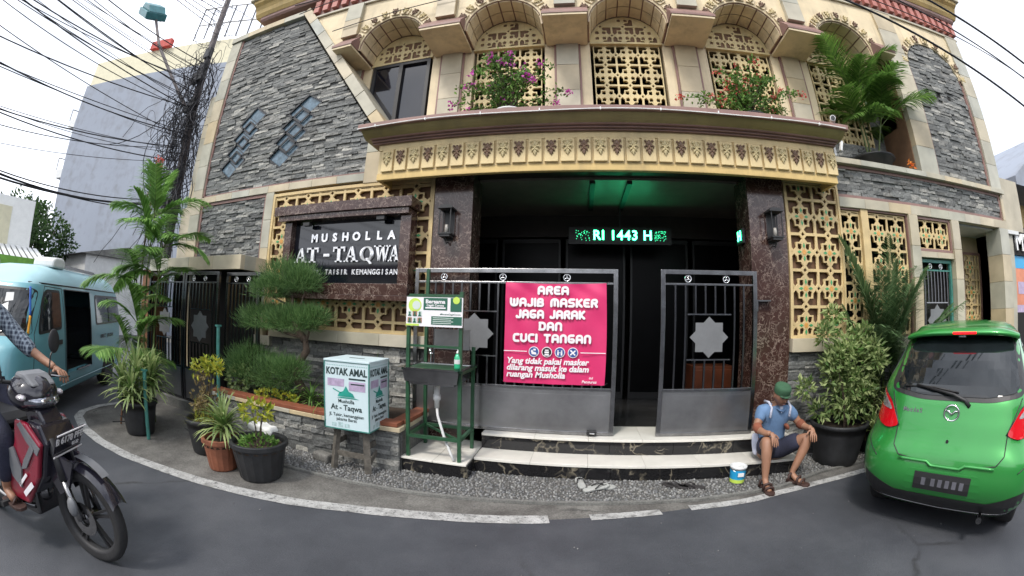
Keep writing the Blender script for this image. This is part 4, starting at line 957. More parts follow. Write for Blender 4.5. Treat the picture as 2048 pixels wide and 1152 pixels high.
for k in range(4):
    cx = .305+.13*k; q = MB(); q.lathe([(.052,0),(.052,.002)], 24, (0,0,0), Matrix.Rotation(pi/2, 4, 'X')); o = q.build('pictogram', 'printwhite', t); o.location = (cx, -.017, .325)
    q = MB(); q.lathe([(.045,0),(.045,.002)], 24, (0,0,0), Matrix.Rotation(pi/2, 4, 'X')); i_ = q.build('pictogram_disc', 'printblue' if k in (0,2,3) else 'grey' if 'grey' in M else 'barsteel', o); i_.location = (0,-.002,0)
    q = MB()
    if k == 0: q.prism([(-.02,-.025),(.03,-.03),(.02,-.005),(-.005,.0),(-.015,.02),(-.03,.01)], 0,.002,'y'); q.box(-.005,.02,0,.002,.012,.03)
    if k == 1: q.box(-.018,.018,0,.002,.012,.024); q.box(-.022,.022,0,.002,-.012,.006); q.prism([(-.03,-.035),(.03,-.035),(.015,-.018),(-.015,-.018)],0,.002,'y')
    if k == 2:
        for s_ in (-1,1): q.ball((s_*.018,0,.014),(.008,.001,.008),8,5); q.box(s_*.018-.008,s_*.018+.008,0,.002,-.03,.004)
        q.box(-.01,.01,0,.002,-.006,-.001)
    if k == 3: q.prism([(-.03,.018),(-.02,.03),(.0,.008),(.022,.028),(.03,.016),(.01,-.002),(.028,-.022),(.018,-.03),(0,-.01),(-.022,-.028),(-.03,-.018),(-.01,0)],0,.002,'y')
    i_ = q.build('pictogram_figure', 'printwhite', o, recalc=True); i_.location = (0,-.0065,0)
for i, l in enumerate(('Yang tidak pakai masker', 'dilarang masuk ke dalam', 'ruangan Musholla')):
    text(l, .084, (.03, -.018, .228-.069*i), 'printwhite', t, align='LEFT', bold=.0028, shear=.2, ext=.001, name='lettering')
text('ttd', .034, (.86, -.018, .075), 'printwhite', t, bold=.0005, shear=.2, ext=.001, align='LEFT'); text('Pengurus', .04, (.79, -.018, .035), 'printwhite', t, bold=.0008, shear=.2, ext=.001, align='LEFT')
# ------------------------------------------------------------------ hand wash stand
t = thing('wash_stand', 'green steel wash stand with sink and mirror in front of the wide gate', 'sink', (-1.3, 3.36, .15))
def L(x, y, z): return (x+1.3, y-3.36, z-.15)
q = MB(); XL, XR, YF, YB = -1.56, -1.05, 3.42, 3.86
for x, y, z1 in ((XL,YF,1.68),(XR,YF,1.72),(XL,YB,1.98),(XR,YB,1.20)):
    q = MB(); a = L(x, y, .15); b_ = L(x, y, z1); q.box(a[0]-.016, a[0]+.016, a[1]-.016, a[1]+.016, 0, b_[2]); q.build('leg', 'green_paint', t)
q = MB()
for z in (.36, .985):
    q.bar(L(XL,YF,z), L(XR,YF,z), .03); q.bar(L(XL,YB,z), L(XR,YB,z), .03); q.bar(L(XL,YF,z), L(XL,YB,z), .03); q.bar(L(XR,YF,z), L(XR,YB,z), .03)
q.bar(L(XL,YF,1.68), L(XR,YF,1.68), .03); q.bar(L(XL,YF,1.22), L(XR,YF,1.22), .02); q.bar(L(XR,YF,.36), L(XL,YB,.36), .02)
q.build('rail', 'green_paint', t)
MB().box(*[v for v in (-.30,.29,-.0,.5)], .845, .865).build('worktop_edge', 'green_paint', t)
q = MB()
q.grid([[(-.31,-.02,.872),(.28,-.02,.872)],[(-.31,.50,.872),(.28,.50,.872)]]); 
ring_o = [(-.28,-.01),(.25,-.01),(.25,.42),(-.28,.42)]; q = MB()
ro = [(-.33,-.05),(.30,-.05),(.30,.51),(-.33,.51)]
vs = [(a,b_,.874) for a,b_ in ro]+[(a,b_,.874) for a,b_ in ring_o]+[(a*.92,b_*.92+.015,.76) for a,b_ in ring_o]
q.add(vs, [(0,1,5,4),(1,2,6,5),(2,3,7,6),(3,0,4,7),(4,5,9,8),(5,6,10,9),(6,7,11,10),(7,4,8,11),(8,9,10,11)]); q.box(-.235,.205,.03,.4,.715,.758); q.add([(a*1.02,b_*1.0,.85) for a,b_ in ring_o]+[(a*.95,b_*.95+.01,.742) for a,b_ in ring_o], [(0,4,5,1),(1,5,6,2),(2,6,7,3),(3,7,4,0)])
q.build('basin', 'steel', t, recalc=False)
q = MB(); q.lathe([(.045,.74),(.045,.70),(.03,.69),(.03,.60),(.036,.60),(.036,.55),(.025,.54),(.022,.47)], 14, (-.02,.2,0)); q.build('drain_trap', 'offwhite', t, smooth=True)
q = MB(); q.tube([(-.02,.2,.48),(0,.17,.40),(.08,.12,.22),(.16,.07,.08),(.20,.05,.01)], .014, 8); q.build('drain_hose', 'offwhite', t, smooth=True)
q = MB(); q.tube([(-.18,.44,.87),(-.18,.44,1.0),(-.17,.40,1.03),(-.15,.33,1.0)], .010, 8); q.box(-.2,-.16,.43,.45,.96,.975); q.build('tap', 'chrome', t, smooth=True)
q = MB(); q.box(-.14,.23,.42,.432,1.02,1.22); q.build('mirror', 'mirror' if 'mirror' in M else 'darksteel', t)
q = MB(); q.box(-.14,.23,.435,.44,.875,1.02); q.build('backboard', 'marble', t)
p = thing('poster', 'white and green health notice fixed on the wash stand above the mirror', 'notice', (-1.575, 3.39, 1.40))
M['postergreen'] = mat('print_dark_green', (.02,.11,.07), .5, var=.05); M['posterlime'] = mat('print_lime', (.50,.68,.10), .5, var=.05); M['postergrey'] = mat('print_pale', (.55,.62,.58), .5, var=.05)
MB().box(0,.545,-.004,.004,0,.265).build('sheet', 'printwhite', p)
slab(.17,.40,.15,.26,-.0045,'postergreen',p,'print_block'); slab(.43,.535,.14,.262,-.0045,'postergreen',p,'print_block'); slab(.25,.54,.02,.095,-.0045,'postergreen',p,'print_block'); slab(.0,.13,.003,.02,-.0045,'posterlime',p,'print_block')
q = MB(); q.lathe([(.065,0),(.065,.001)], 24, (0,0,0), Matrix.Translation((.085,-.0045,.19)) @ Matrix.Rotation(pi/2, 4, 'X')); q.lathe([(.032,0),(.032,.001)], 20, (0,0,0), Matrix.Translation((.485,-.0075,.24)) @ Matrix.Rotation(pi/2, 4, 'X')); q.build('print_disc', 'posterlime', p)
q = MB(); q.lathe([(.04,0),(.04,.001)], 24, (0,0,0), Matrix.Translation((.1,-.0060,.19)) @ Matrix.Rotation(pi/2, 4, 'X')); q.build('print_disc', 'postergrey', p)
text('Bersama', .048, (.285,-.008,.225), 'printwhite', p, bold=.0016, sx=1.15, ext=.0005); text('Cegah Corona', .028, (.285,-.008,.192), 'printwhite', p, bold=.0008, ext=.0005); slab(.19,.385,.163,.176,-.007,'printwhite',p,'print_line')
text('#BersamaCegahCorona', .02, (.43,-.006,.115), 'postergreen', p, ext=.0005)
for k in range(4): slab(.265,.44+.02*(k % 2),.03+.016*k,.036+.016*k,-.007,'postergrey',p,'print_line')
for k in range(6): 
    x = .015+.05*(k % 3); z = .03+.06*(k//3); slab(x,x+.042,z,z+.048,-.0045,'postergrey' if k % 2 else 'skin',p,'print_picture')
    q = MB(); q.ball((x+.021,-.007,z+.03),(.010,.001,.012),8,5); q.prism([(x+.005,z),(x+.037,z),(x+.03,z+.018),(x+.012,z+.018)],-.008,-.0065,'y'); q.build('print_figure','postergreen',p)
s = thing('soap_bottle', 'green hand soap pump bottle standing on the right edge of the sink', 'bottle', (-1.075, 3.42, 1.026))
M['soap'] = mat('green_liquid_soap', (.03,.42,.20), .12, var=.1, coat=.5)
MB().lathe([(0,0),(.03,0),(.032,.02),(.032,.10),(.02,.135),(.012,.14)], 14).build('bottle', 'soap', s, smooth=True); MB().lathe([(.0325,.05),(.0325,.09)], 14, cap=False).build('label_band', 'offwhite', s, smooth=True)
q = MB(); q.lathe([(.014,.14),(.014,.16),(.005,.162),(.005,.19),(.010,.192),(.010,.2)], 10); q.tube([(0,0,.195),(-.03,0,.195),(-.035,0,.185)], .005, 6); q.build('pump', 'white', s, smooth=True)
# ------------------------------------------------------------------ donation box on a trestle stool
M['boxprint'] = mat('pale_blue_print', (.56,.68,.71), .4, var=.05, scale=2); M['printdark'] = mat('print_black', (.02,.04,.04), .5); M['printteal'] = mat('print_teal', (.02,.28,.22), .5); M['printmauve'] = mat('print_mauve', (.42,.34,.48), .5, var=.3, scale=14)
bxr = R(2); bx = thing('donation_box', 'pale blue charity box lettered KOTAK AMAL on a wooden trestle stool', 'box', (-2.03, 3.24, .425), R(3))
A = [(-.245,-.16),(.225,-.16),(.225,.26),(-.245,.26)]
q = MB(); q.box(-.24,.23,-.16,.26,0,.625); q.build('box', 'boxprint', bx, bevel=.004)
q = MB(); q.box(-.248,.238,-.168,.268,.626,.645); q.build('lid', 'boxprint', bx, bevel=.003)
q = MB(); q.box(-.08,.08,.03,.05,.6465,.648); q.build('slot', 'printdark', bx)
q = MB()
for (x, y) in ((-.24,-.16),(.23,-.16),(.23,.26)): q.box(x-.005,x+.005,y-.005,y+.005,0,.64)
q.box(-.245,.235,-.165,-.16,-.004,.006); q.box(.229,.235,-.165,.265,-.004,.006); q.box(-.245,.235,-.1655,-.161,.622,.630); q.build('edge_strip', 'teal_paint', bx)
def boxface(T, w):
    def tx(s_, size, x, z, m_, **k):
        o = text(s_, size, (0,0,0), m_, bx, rot=(0,0,0), ext=.0006, **k); o.matrix_local = T @ Matrix.Translation((x*w, -.0015, z)) @ Matrix.Rotation(pi/2, 4, 'X'); return o
    tx('KOTAK AMAL', .088, 0, .535, 'printdark', bold=.003, sx=.78*w); tx('Musholla', .048, 0, .265, 'printdark', bold=.0005, sx=w); tx('At - Taqwa', .072, 0, .205, 'printdark', bold=.0015, sx=w); tx('Jl. Taisir, kemanggisan', .042, .0, .135, 'printdark', bold=.0003, sx=w); tx('jakarta Barat', .042, .0, .095, 'printdark', bold=.0003, sx=w)
    def bk(x0, x1, z0, z1, m_, nm='print_picture', dy=.001): 
        q = MB(); q.box(x0*w, x1*w, -dy-.0006, -dy, z0, z1, T); q.build(nm, m_, bx)
    bk(-.2,-.02,.43,.47,'printmauve'); bk(-.2,-.02,.40,.43,'printmauve'); bk(.03,.2,.47,.485,'printdark'); bk(.03,.2,.37,.455,'printmauve'); bk(.05,.19,.425,.437,'printdark', dy=.002)
    q = MB(); q.prism([(-.09*w,.31),(.09*w,.31),(.07*w,.345),(.03*w,.36),(0,.41),(-.03*w,.36),(-.07*w,.345)], -.0025, -.0018, 'y', T); q.prism([(-.14*w,.37),(-.05*w,.335),(-.05*w,.345),(-.14*w,.38)], -.0025, -.0018, 'y', T); q.prism([(-.1*w,.295),(.14*w,.295),(.09*w,.305),(-.05*w,.305)], -.0025, -.0018, 'y', T); q.build('print_emblem', 'printteal', bx, recalc=True)
    for k in range(24): bk(-.22+.0187*k, -.214+.0187*k, .59, .596, 'printteal', 'print_dot')
    for k in range(3): bk(-.16+.07*k, -.11+.07*k, .02, .055+.01*(k % 2), 'print_ghost', 'print_outline')
M['print_ghost'] = mat('print_faint', (.40,.54,.55), .5, var=.3, scale=40)
boxface(Matrix.Translation((-.005,-.1605,0)), 1.0); boxface(Matrix.Translation((.2305,.05,0)) @ Matrix.Rotation(pi/2, 4, 'Z'), .86)
st = thing('trestle_stool', 'weathered wooden trestle stool under the pale blue charity box', 'stool', (-2.03, 3.24, .003), R(3))
for sx_, sy_ in ((-1,-1),(1,-1),(-1,1),(1,1)):
    cx = -.005+sx_*.15; fx = -.005+sx_*.185; cy = .05+sy_*.12; fy = .05+sy_*.17
    MB().bar((cx,cy,.415),(fx,fy,0),.06,.045).build('leg', 'wood', st)
q = MB(); q.box(-.2,.19,-.1,.2,.40,.42); q.build('seat', 'wood', st)
q = MB(); q.bar((-.17,-.10,.16),(.165,-.10,.16),.02,.05); q.bar((-.17,.20,.16),(.165,.20,.16),.02,.05); q.bar((.17,-.1,.26),(.17,.2,.26),.02,.05); q.bar((-.17,-.1,.26),(-.17,.2,.26),.02,.05); q.bar((.16,-.08,.06),(.19,.2,.24),.02,.04); q.build('stretcher', 'wood', st)
rk = MB(); rk.box(-.11,.11,-.055,.055,0,.09); o = rk.build('concrete_block', 'concrete', None, bevel=.02); o.location = (-2.42, 3.22, 0); o.rotation_euler = (0,0,R(-12)); tag(o, 'broken grey concrete block lying beside the trestle stool', 'block')
# ------------------------------------------------------------------ paint bucket, sandals
M['bucketblue'] = mat('print_cyan', (.02,.33,.62), .4, var=.1); M['bucketwhite'] = mat('scuffed_white_plastic', (.66,.68,.68), .4, var=.15, scale=14)
t = thing('paint_bucket', 'blue and white paint bucket standing beside the seated man', 'bucket', (1.53, 3.47, .005))
MB().lathe([(0,0),(.068,0),(.078,.15),(.082,.15),(.082,.16),(.084,.17),(.079,.172),(.070,.168),(.068,.12),(0,.12)], 24).build('pail', 'bucketwhite', t, smooth=True)
MB().lathe([(.0695,.02),(.0785,.14)], 24, cap=False).build('label_band', 'bucketblue', t, smooth=True)
MB().lathe([(.0715,.015),(.0735,.05)], 24, cap=False).build('label_strip', 'posterlime', t, smooth=True)
MB().tube([(.083*cos(a), -.01-.06*sin(a), .155-.03*sin(a)) for a in [pi*k/10 for k in range(11)]], .0025, 5).build('handle', 'barsteel', t)
MB().box(-.03,.03,-.083,-.078,.085,.12).build('label_plate', 'white', t)
q = MB(); random.seed(2)
for k in range(7): a = random.uniform(0, 2*pi); q.ball((.03*cos(a), .03*sin(a), .15), (.03,.02,.02), 7, 5)
q.build('rag', 'offwhite', t, smooth=True)
M['sandalwhite'] = mat('white_rubber', (.38,.39,.37), .6, var=.15, scale=20); M['sandaldark'] = mat('dark_rubber', (.03,.027,.027), .6, var=.2)
SO = [(.0,.125),(.03,.12),(.047,.085),(.046,.04),(.034,-.03),(.036,-.09),(.022,-.122),(0,-.128),(-.022,-.122),(-.034,-.09),(-.032,-.03),(-.042,.04),(-.038,.09),(-.02,.12)]
def flip(x, y, z, a, label, m_, strap, grp, tilt=0):
    t = thing('sandal', label, 'sandal', (x, y, z), a, grp); t.rotation_euler.x = tilt
    MB().prism(SO, 0, .016, 'z').build('sole', m_, t, recalc=True, bevel=.003)
    q = MB(); q.tube([(0,.07,.016),(.005,.065,.03),(.025,.02,.04),(.038,-.03,.018)], .006, 6); q.tube([(0,.07,.016),(-.005,.065,.03),(-.025,.02,.04),(-.036,-.03,.018)], .006, 6); q.build('strap', strap, t, smooth=True)
flip(.06, 3.49, .006, R(10), 'white flip flop with dark straps, leftmost of those lying before the step', 'sandalwhite', 'black', 'flip flops left before the steps')
flip(.20, 3.36, .02, R(-62), 'white rubber flip flop resting crosswise on another, before the step', 'sandalwhite', 'black', 'flip flops left before the steps', .08)
flip(.25, 3.41, .004, R(-80), 'white rubber flip flop lying under its mate before the step', 'sandalwhite', 'black', 'flip flops left before the steps')
flip(.92, 3.44, .004, R(62), 'dark sandal lying before the step, the left one of a dark pair', 'sandaldark', 'sandaldark', 'dark sandals before the steps')
flip(1.07, 3.41, .004, R(72), 'dark sandal lying before the step, nearer the paint bucket', 'sandaldark', 'sandaldark', 'dark sandals before the steps')
t = thing('cabinet', 'orange brown wooden cabinet inside the hall behind the narrow gate leaf', 'cabinet', (1.75, 5.25, .32))
M['orangewood'] = mat('orange_brown_wood', (.07,.02,.008), .4, var=.3)
MB().box(-.28,.28,-.2,.2,.0,.60).build('carcass', 'orangewood', t, bevel=.005); MB().box(-.26,-.01,-.215,-.201,.05,.56).build('door', 'orangewood', t, bevel=.003); MB().box(.01,.26,-.215,-.201,.05,.56).build('door', 'orangewood', t, bevel=.003)
# shoes rack of chrome objects above the gate, cctv
t = thing('cctv_camera', 'small white security camera on the right end of the cornice', 'camera', (2.86, 3.62, 3.62))
MB().tube([(0,0,-.03),(0,0,.02),(-.02,-.04,.03)], .012, 8).build('bracket', 'white', t); MB().tube([(.04,.05,.05),(-.05,-.09,.02)], [.032,.034], 14).build('housing', 'white', t, smooth=False); MB().tube([(-.05,-.091,.02),(-.056,-.1,.018)], [.026,.024], 14).build('lens', 'blackglass', t)
t = thing('sign_bracket', 'white metal strip lamp standing on the right end of the portico', 'fitting', (3.02, 3.9, 3.36)); MB().bar((0,0,0),(.0,.0,.2),.03).build('post', 'white', t); MB().bar((.1,0,.08),(.14,0,.2),.03).build('arm', 'white', t)
# ------------------------------------------------------------------ vegetation
M['leaf_palm'] = leafmat('palm_leaf', (.05,.13,.025), (.19,.34,.07))
M['leaf_pale'] = leafmat('pale_palm_leaf', (.10,.24,.05), (.32,.52,.15))
M['leaf_blue'] = leafmat('grey_green_palm_leaf', (.06,.12,.05), (.17,.27,.12))
M['leaf_dark'] = leafmat('dark_leaf', (.018,.05,.012), (.06,.12,.03))
M['leaf_var'] = leafmat('variegated_leaf', (.08,.17,.035), (.46,.54,.24))
M['leaf_yellow'] = leafmat('yellow_leaf', (.16,.24,.03), (.55,.52,.06))
M['leaf_dry'] = leafmat('dry_leaf', (.16,.12,.05), (.30,.24,.11))
M['needle'] = leafmat('casuarina_needles', (.045,.115,.035), (.19,.32,.11))
M['magenta'] = leafmat('magenta_bracts', (.42,.03,.30), (.75,.18,.60))
M['coral'] = leafmat('coral_bracts', (.50,.06,.05), (.80,.25,.20))
M['orangeflower'] = leafmat('orange_flower', (.7,.12,.02), (.8,.3,.05))
def blade(q, base, d, L, w, droop=.3, segs=3, up=Vector((0,0,1))):
    """long leaf that bends down"""
    d = Vector(d).normalized(); p = Vector(base); side = d.cross(up); side = side.normalized() if side.length > 1e-4 else Vector((1,0,0)); vs = []; 
    for i in range(segs+1):
        t = i/segs; ww = w*(.55+1.2*t)*(1-t)**.8 if t < 1 else 0; ww = max(ww, .0004)
        vs += [p-side*ww, p+side*ww]; d = (d-up*droop/segs*(1+t)).normalized(); p = p+d*L/segs
    q.add(vs, [(2*i,2*i+1,2*i+3,2*i+2) for i in range(segs)])
def leaf(q, p, d, L, w):
    d = Vector(d).normalized(); s = d.orthogonal().normalized(); s.rotate(Matrix.Rotation(random.uniform(0, 2*pi), 3, d)); n = d.cross(s)*.12*L; p = Vector(p)
    q.add([p, p+d*L*.45+s*w/2+n, p+d*L, p+d*L*.45-s*w/2+n], [(0,1,2,3)])
def rdir(zb=0.): 
    v = Vector((random.gauss(0,1), random.gauss(0,1), random.gauss(0,1)+zb)); return v.normalized()
def frond(q, base, az, L, lean, droop, lw=.3, nl=22, wid=.012, curl=.9, tilt=.5):
    """feather palm leaf; returns rachis points"""
    d = Vector((cos(az)*sin(lean), sin(az)*sin(lean), cos(lean))); p = Vector(base); pts = [p.copy()]; n = 14
    for i in range(n): d = (d-Vector((0,0,1))*droop/n*(.4+1.3*i/n)).normalized(); p = p+d*L/n; pts.append(p.copy())
    side0 = Vector((-sin(az), cos(az), 0))
    for k in range(nl):
        t = .16+.84*k/(nl-1); f = t*n; i = min(int(f), n-1); c = pts[i].lerp(pts[i+1], f-i); t_ = (pts[i+1]-pts[i]).normalized()
        ll = lw*(sin(pi*min(1,t*.92+.05))**.6)*random.uniform(.85,1.08)
        for s_ in (-1, 1):
            dd = (t_*curl+side0*s_*1.0+t_.cross(side0)*s_*-.0+Vector((0,0,tilt*.5))).normalized()
            blade(q, c, dd, ll, wid, droop=random.uniform(.35,.8), segs=3)
    return pts
def palm(name, label, x, y, z, stems, mt, cat='palm', group=None, pot=None, seed=1, stemr=.014, lw=.3, wid=.012, nl=22):
    """stems: list of (dx,dy,height,leanx,leany,[(az,L,lean,droop)...])"""
    random.seed(seed); t = thing(name, label, cat, (x, y, z), group=group)
    for (dx, dy, h, lx, ly, fr) in stems:
        q = MB(); pts = [(dx+lx*(k/6)**1.3, dy+ly*(k/6)**1.3, h*k/6) for k in range(7)]; q.tube(pts, [stemr*(1.15-.5*k/6) for k in range(7)], 7); q.build('stem', 'leaf_stem' if 'leaf_stem' in M else 'bark', t, smooth=True)
        for (az, L, lean, droop) in fr:
            q = MB(); pp = frond(q, pts[-1] if random.random() < .6 else pts[5], az, L, lean, droop, lw=lw, wid=wid, nl=nl); q.mi = 1; q.tube(pp, [.006*(1.1-i/len(pp)) for i in range(len(pp))], 5); q.build('frond', [mt, 'leaf_stem'], t)
    return t
M['leaf_stem'] = mat('green_stem', (.10,.14,.04), .55, var=.3, scale=12)
def rf(n, L=(.5,.8), lean=(.2,1.0), droop=(.5,1.3), az0=0, arc=2*pi):
    return [(az0+arc*(i+random.uniform(-.3,.3))/n, random.uniform(*L), random.uniform(*lean), random.uniform(*droop)) for i in range(n)]
def pot(label, x, y, r, h, m, group='potted plants in front of the hall', rim=.018, ribs=0, rb=.78, cat='plant pot', soil=True):
    t = thing('plant_pot', label, cat, (x, y, .003), group=group)
    n = 36; q = MB(); prof = [(r*rb*.96,0),(r*rb,.01)]+[(r*(rb+(1-rb)*k/5), .01+(h-.05)*k/5) for k in range(1,6)]+[(r*1.0,h-.045),(r+rim,h-.04),(r+rim,h-.004),(r+rim-.006,h),(r-.012,h),(r-.02,h-.02),(r*.92,h-.07)]
    q.lathe(prof, n)
    if ribs:
        for i in range(len(q.v)):
            j = i % n; k = i//n
            if 1 <= k <= 6 and j % 2: v = q.v[i]; q.v[i] = (v[0]*.975, v[1]*.975, v[2])
    q.build('pot', m, t, smooth=not ribs)
    if soil: MB().lathe([(0,h-.06),(r*.97,h-.06),(r*.97,h-.075)], 20, cap=False).build('soil', 'soil', t)
    return t
def spiky(name, label, x, y, z, n, L, w, mt, h=.3, heads=1, group=None, seed=1, cat='plant', spread=.12, up=.2, droop=(.5,1.4)):
    random.seed(seed); t = thing(name, label, cat, (x, y, z), group=group); 
    for k in range(heads):
        ax, ay = random.uniform(-spread, spread), random.uniform(-spread, spread); hh = h*random.uniform(.55, 1) if heads > 1 else h
        MB().tube([(ax*.4,ay*.4,0),(ax*.8,ay*.8,hh*.5),(ax,ay,hh)], .012, 6).build('stem', 'bark', t)
        q = MB()
        for i in range(n):
            zz = hh*(.55+.5*i/n); az = i*2.399+random.uniform(-.3,.3); el = .15+1.1*(i/n)+up
            blade(q, (ax, ay, zz), (cos(az)*cos(el), sin(az)*cos(el), sin(el)), L*random.uniform(.75,1.1), w, droop=random.uniform(*droop), segs=5)
        q.build('leaf_rosette', mt, t)
    return t
def bushmb(q, c, rad, n, L, w, zb=.2, shell=.55, clumps=0):
    cl = [Vector((c[0]+random.gauss(0,.45)*rad[0], c[1]+random.gauss(0,.45)*rad[1], c[2]+random.gauss(0,.45)*rad[2])) for _ in range(clumps)]
    for i in range(n):
        if clumps and random.random() < .8:
            b_ = random.choice(cl); p = b_+rdir()*min(rad)*random.uniform(.1,.42); d = (p-b_).normalized()
        else:
            d = rdir(); r_ = random.uniform(shell, 1)**.5; p = Vector((c[0]+d.x*rad[0]*r_, c[1]+d.y*rad[1]*r_, c[2]+d.z*rad[2]*r_))
        leaf(q, p, (d+rdir(zb)*.9), L*random.uniform(.7,1.2), w*random.uniform(.7,1.2))
def bush(name, label, x, y, z, rad, n, L, w, mt, cat='plant', group=None, seed=1, stems=4, hgt=.5, clumps=0, extra=None):
    random.seed(seed); t = thing(name, label, cat, (x, y, z), group=group)
    for k in range(stems):
        a = random.uniform(0, 2*pi); e = (rad[0]*.6*cos(a), rad[1]*.6*sin(a), hgt*random.uniform(.8,1.2))
        MB().tube([(.02*cos(a),.02*sin(a),0),(e[0]*.4,e[1]*.4,e[2]*.5),e], [.010,.007,.004], 5).build('stem', 'bark', t)
    q = MB(); bushmb(q, (0,0,hgt), rad, n, L, w, clumps=clumps); q.build('foliage', mt, t)
    if extra:
        for (m2, n2, L2, w2, zlo) in extra:
            q = MB()
            for i in range(n2):
                d = rdir(.6); p = Vector((d.x*rad[0], d.y*rad[1], hgt+max(zlo, d.z)*rad[2]))*1.0
                for _ in range(4): leaf(q, p+rdir()*L2*.5, rdir(.3), L2, w2)
            q.build('flower_cluster', m2, t)
    return t
# street side pots on the left
pot('black plastic pot leftmost on the kerb, under the striped lily plant', -4.62, 2.42, .22, .38, 'potblack')
spiky('striped_lily_plant', 'pale striped strap leaved plant in the leftmost black pot, in front of the van', -4.62, 2.42, .3, 60, .36, .020, 'leaf_var', .46, heads=6, seed=4, spread=.20)
bush('small_leaved_plant', 'small dark leaved plant at the left side of the leftmost black pot', -4.88, 2.42, .28, (.13,.13,.13), 260, .05, .028, 'leaf_palm', seed=5, hgt=.12)
pot('terracotta coloured ribbed pot, middle of the left kerb group', -3.08, 2.46, .175, .30, 'terracotta', ribs=1)
spiky('spiky_dracaena', 'spiky pale green striped plant in the terracotta coloured pot', -3.08, 2.46, .25, 60, .34, .017, 'leaf_var', .22, heads=2, seed=8, spread=.06)
pot('wide black ribbed pot at the right end of the left kerb group', -2.66, 2.56, .255, .34, 'potblack', ribs=1)
bush('small_croton', 'small yellow green croton in the wide black ribbed pot', -2.66, 2.56, .28, (.14,.14,.07), 130, .07, .035, 'leaf_yellow', seed=9, hgt=.33, stems=3)
bush('pot_herbs', 'low green herbs filling the wide black ribbed pot', -2.66, 2.56, .26, (.17,.17,.05), 220, .05, .03, 'leaf_palm', seed=10, hgt=.05)
pot('black plastic pot behind the terracotta one, holding a yellow shrub', -3.55, 2.68, .24, .36, 'potblack')
bush('yellow_shrub', 'thin shrub with yellow green tops in the black pot behind the terracotta one', -3.58, 2.68, .3, (.17,.15,.20), 330, .055, .028, 'leaf_dry', seed=11, hgt=.25, stems=7, clumps=9)
bush('yellow_top_shrub', 'bright yellow green leafy tops above the thin shrub near the passage gate', -3.6, 2.72, .5, (.21,.14,.10), 240, .06, .032, 'leaf_yellow', seed=12, hgt=.34, stems=5, clumps=8)
q = MB(); random.seed(6)
for i in range(90): blade(q, (random.uniform(-.1,.1), random.uniform(-.1,.1), 0), rdir(1.8), random.uniform(.12,.3), .003, .6, 3)
o = q.build('fine_grass', 'leaf_yellow'); o.location = (-3.5, 2.62, .3); tag(o, 'fine yellowish grass tuft in the black pot behind the terracotta one', 'grass')
q = MB(); q.prism([(-.13,.0),(.13,-.01),(.15,.03),(.12,.075),(.06,.06),(.0,.09),(-.05,.065),(-.12,.08),(-.15,.04)], -.07, .07, 'y'); o = q.build('plastic_bag', 'white', None, bevel=.02, recalc=True); o.location = (-2.86, 2.82, .32); o.rotation_euler = (0,.1,.2); tag(o, 'crumpled white plastic bag behind the wide black ribbed pot', 'bag')
# teal iron post beside the leftmost pot
t = thing('iron_post', 'short faded teal iron post right of the leftmost pot', 'post', (-4.33, 2.36, 0)); MB().tube([(0,0,0),(.01,0,.75)], .022, 8).build('post', 'teal_paint', t); MB().box(-.03,.03,-.03,.03,.75,.77).build('cap', 'teal_paint', t)
t = thing('iron_post', 'tall faded teal iron post in front of the side passage gate', 'post', (-4.05, 3.25, 0)); MB().tube([(0,0,0),(0,0,1.25)], .022, 8).build('post', 'teal_paint', t); MB().box(-.03,.03,-.03,.03,1.25,1.27).build('cap', 'teal_paint', t)
t = thing('folded_stand', 'rusty folded iron stand left of the leftmost pot', 'stand', (-4.98, 2.38, 0))
for dx in (-.12, .1): MB().bar((dx,0,0),(dx*-.3,.05,.62),.018).build('leg', 'brownpost', t)
q = MB(); q.bar((-.1,.0,.1),(.1,.02,.1),.014); q.bar((-.16,-.1,.03),(.05,.1,.05),.014); q.build('crossbar', 'black', t)
# tall fan palm cluster at left
random.seed(21)
palm('areca_palm', 'tall slender areca palm cluster at the left kerb, in front of the rusty pillar', -5.05, 2.75, 0,
     [(0,0,2.55,-.15,.1,rf(9,(.6,.9),(.15,1.1),(.5,1.3))), (.14,.05,2.15,.05,.05,rf(9,(.6,.9),(.3,1.2),(.6,1.4))), (-.12,.05,1.75,-.25,0,rf(6,(.5,.8),(.4,1.3),(.6,1.4))), (.08,-.08,1.2,.0,-.05,rf(6,(.45,.7),(.4,1.3),(.6,1.4))), (-.03,-.1,.85,-.12,-.05,rf(6,(.45,.7),(.5,1.3),(.6,1.4)))], 'leaf_pale', seed=22, lw=.36, wid=.016, nl=46)
t = thing('red_flowered_palm', 'tall thin stem with a reddish drying crown above the left areca palm', 'plant', (-5.75, 3.1, 0))
MB().tube([(0,0,0),(-.1,0,1.5),(-.12,0,3.2),(-.05,0,3.55)], [.02,.016,.01,.006], 6).build('stem', 'bark', t)
q = MB(); random.seed(9)
for i in range(160): p = (random.gauss(-.1,.04), random.gauss(0,.04), random.uniform(2.7,3.55)); leaf(q, p, rdir(), .06, .03)
q.build('foliage', 'leaf_dry', t); 
q = MB()
for i in range(90): p = (random.gauss(-.08,.03), random.gauss(0,.03), random.uniform(3.0,3.6)); leaf(q, p, rdir(), .05, .03)
q.build('flower', 'coral', t)
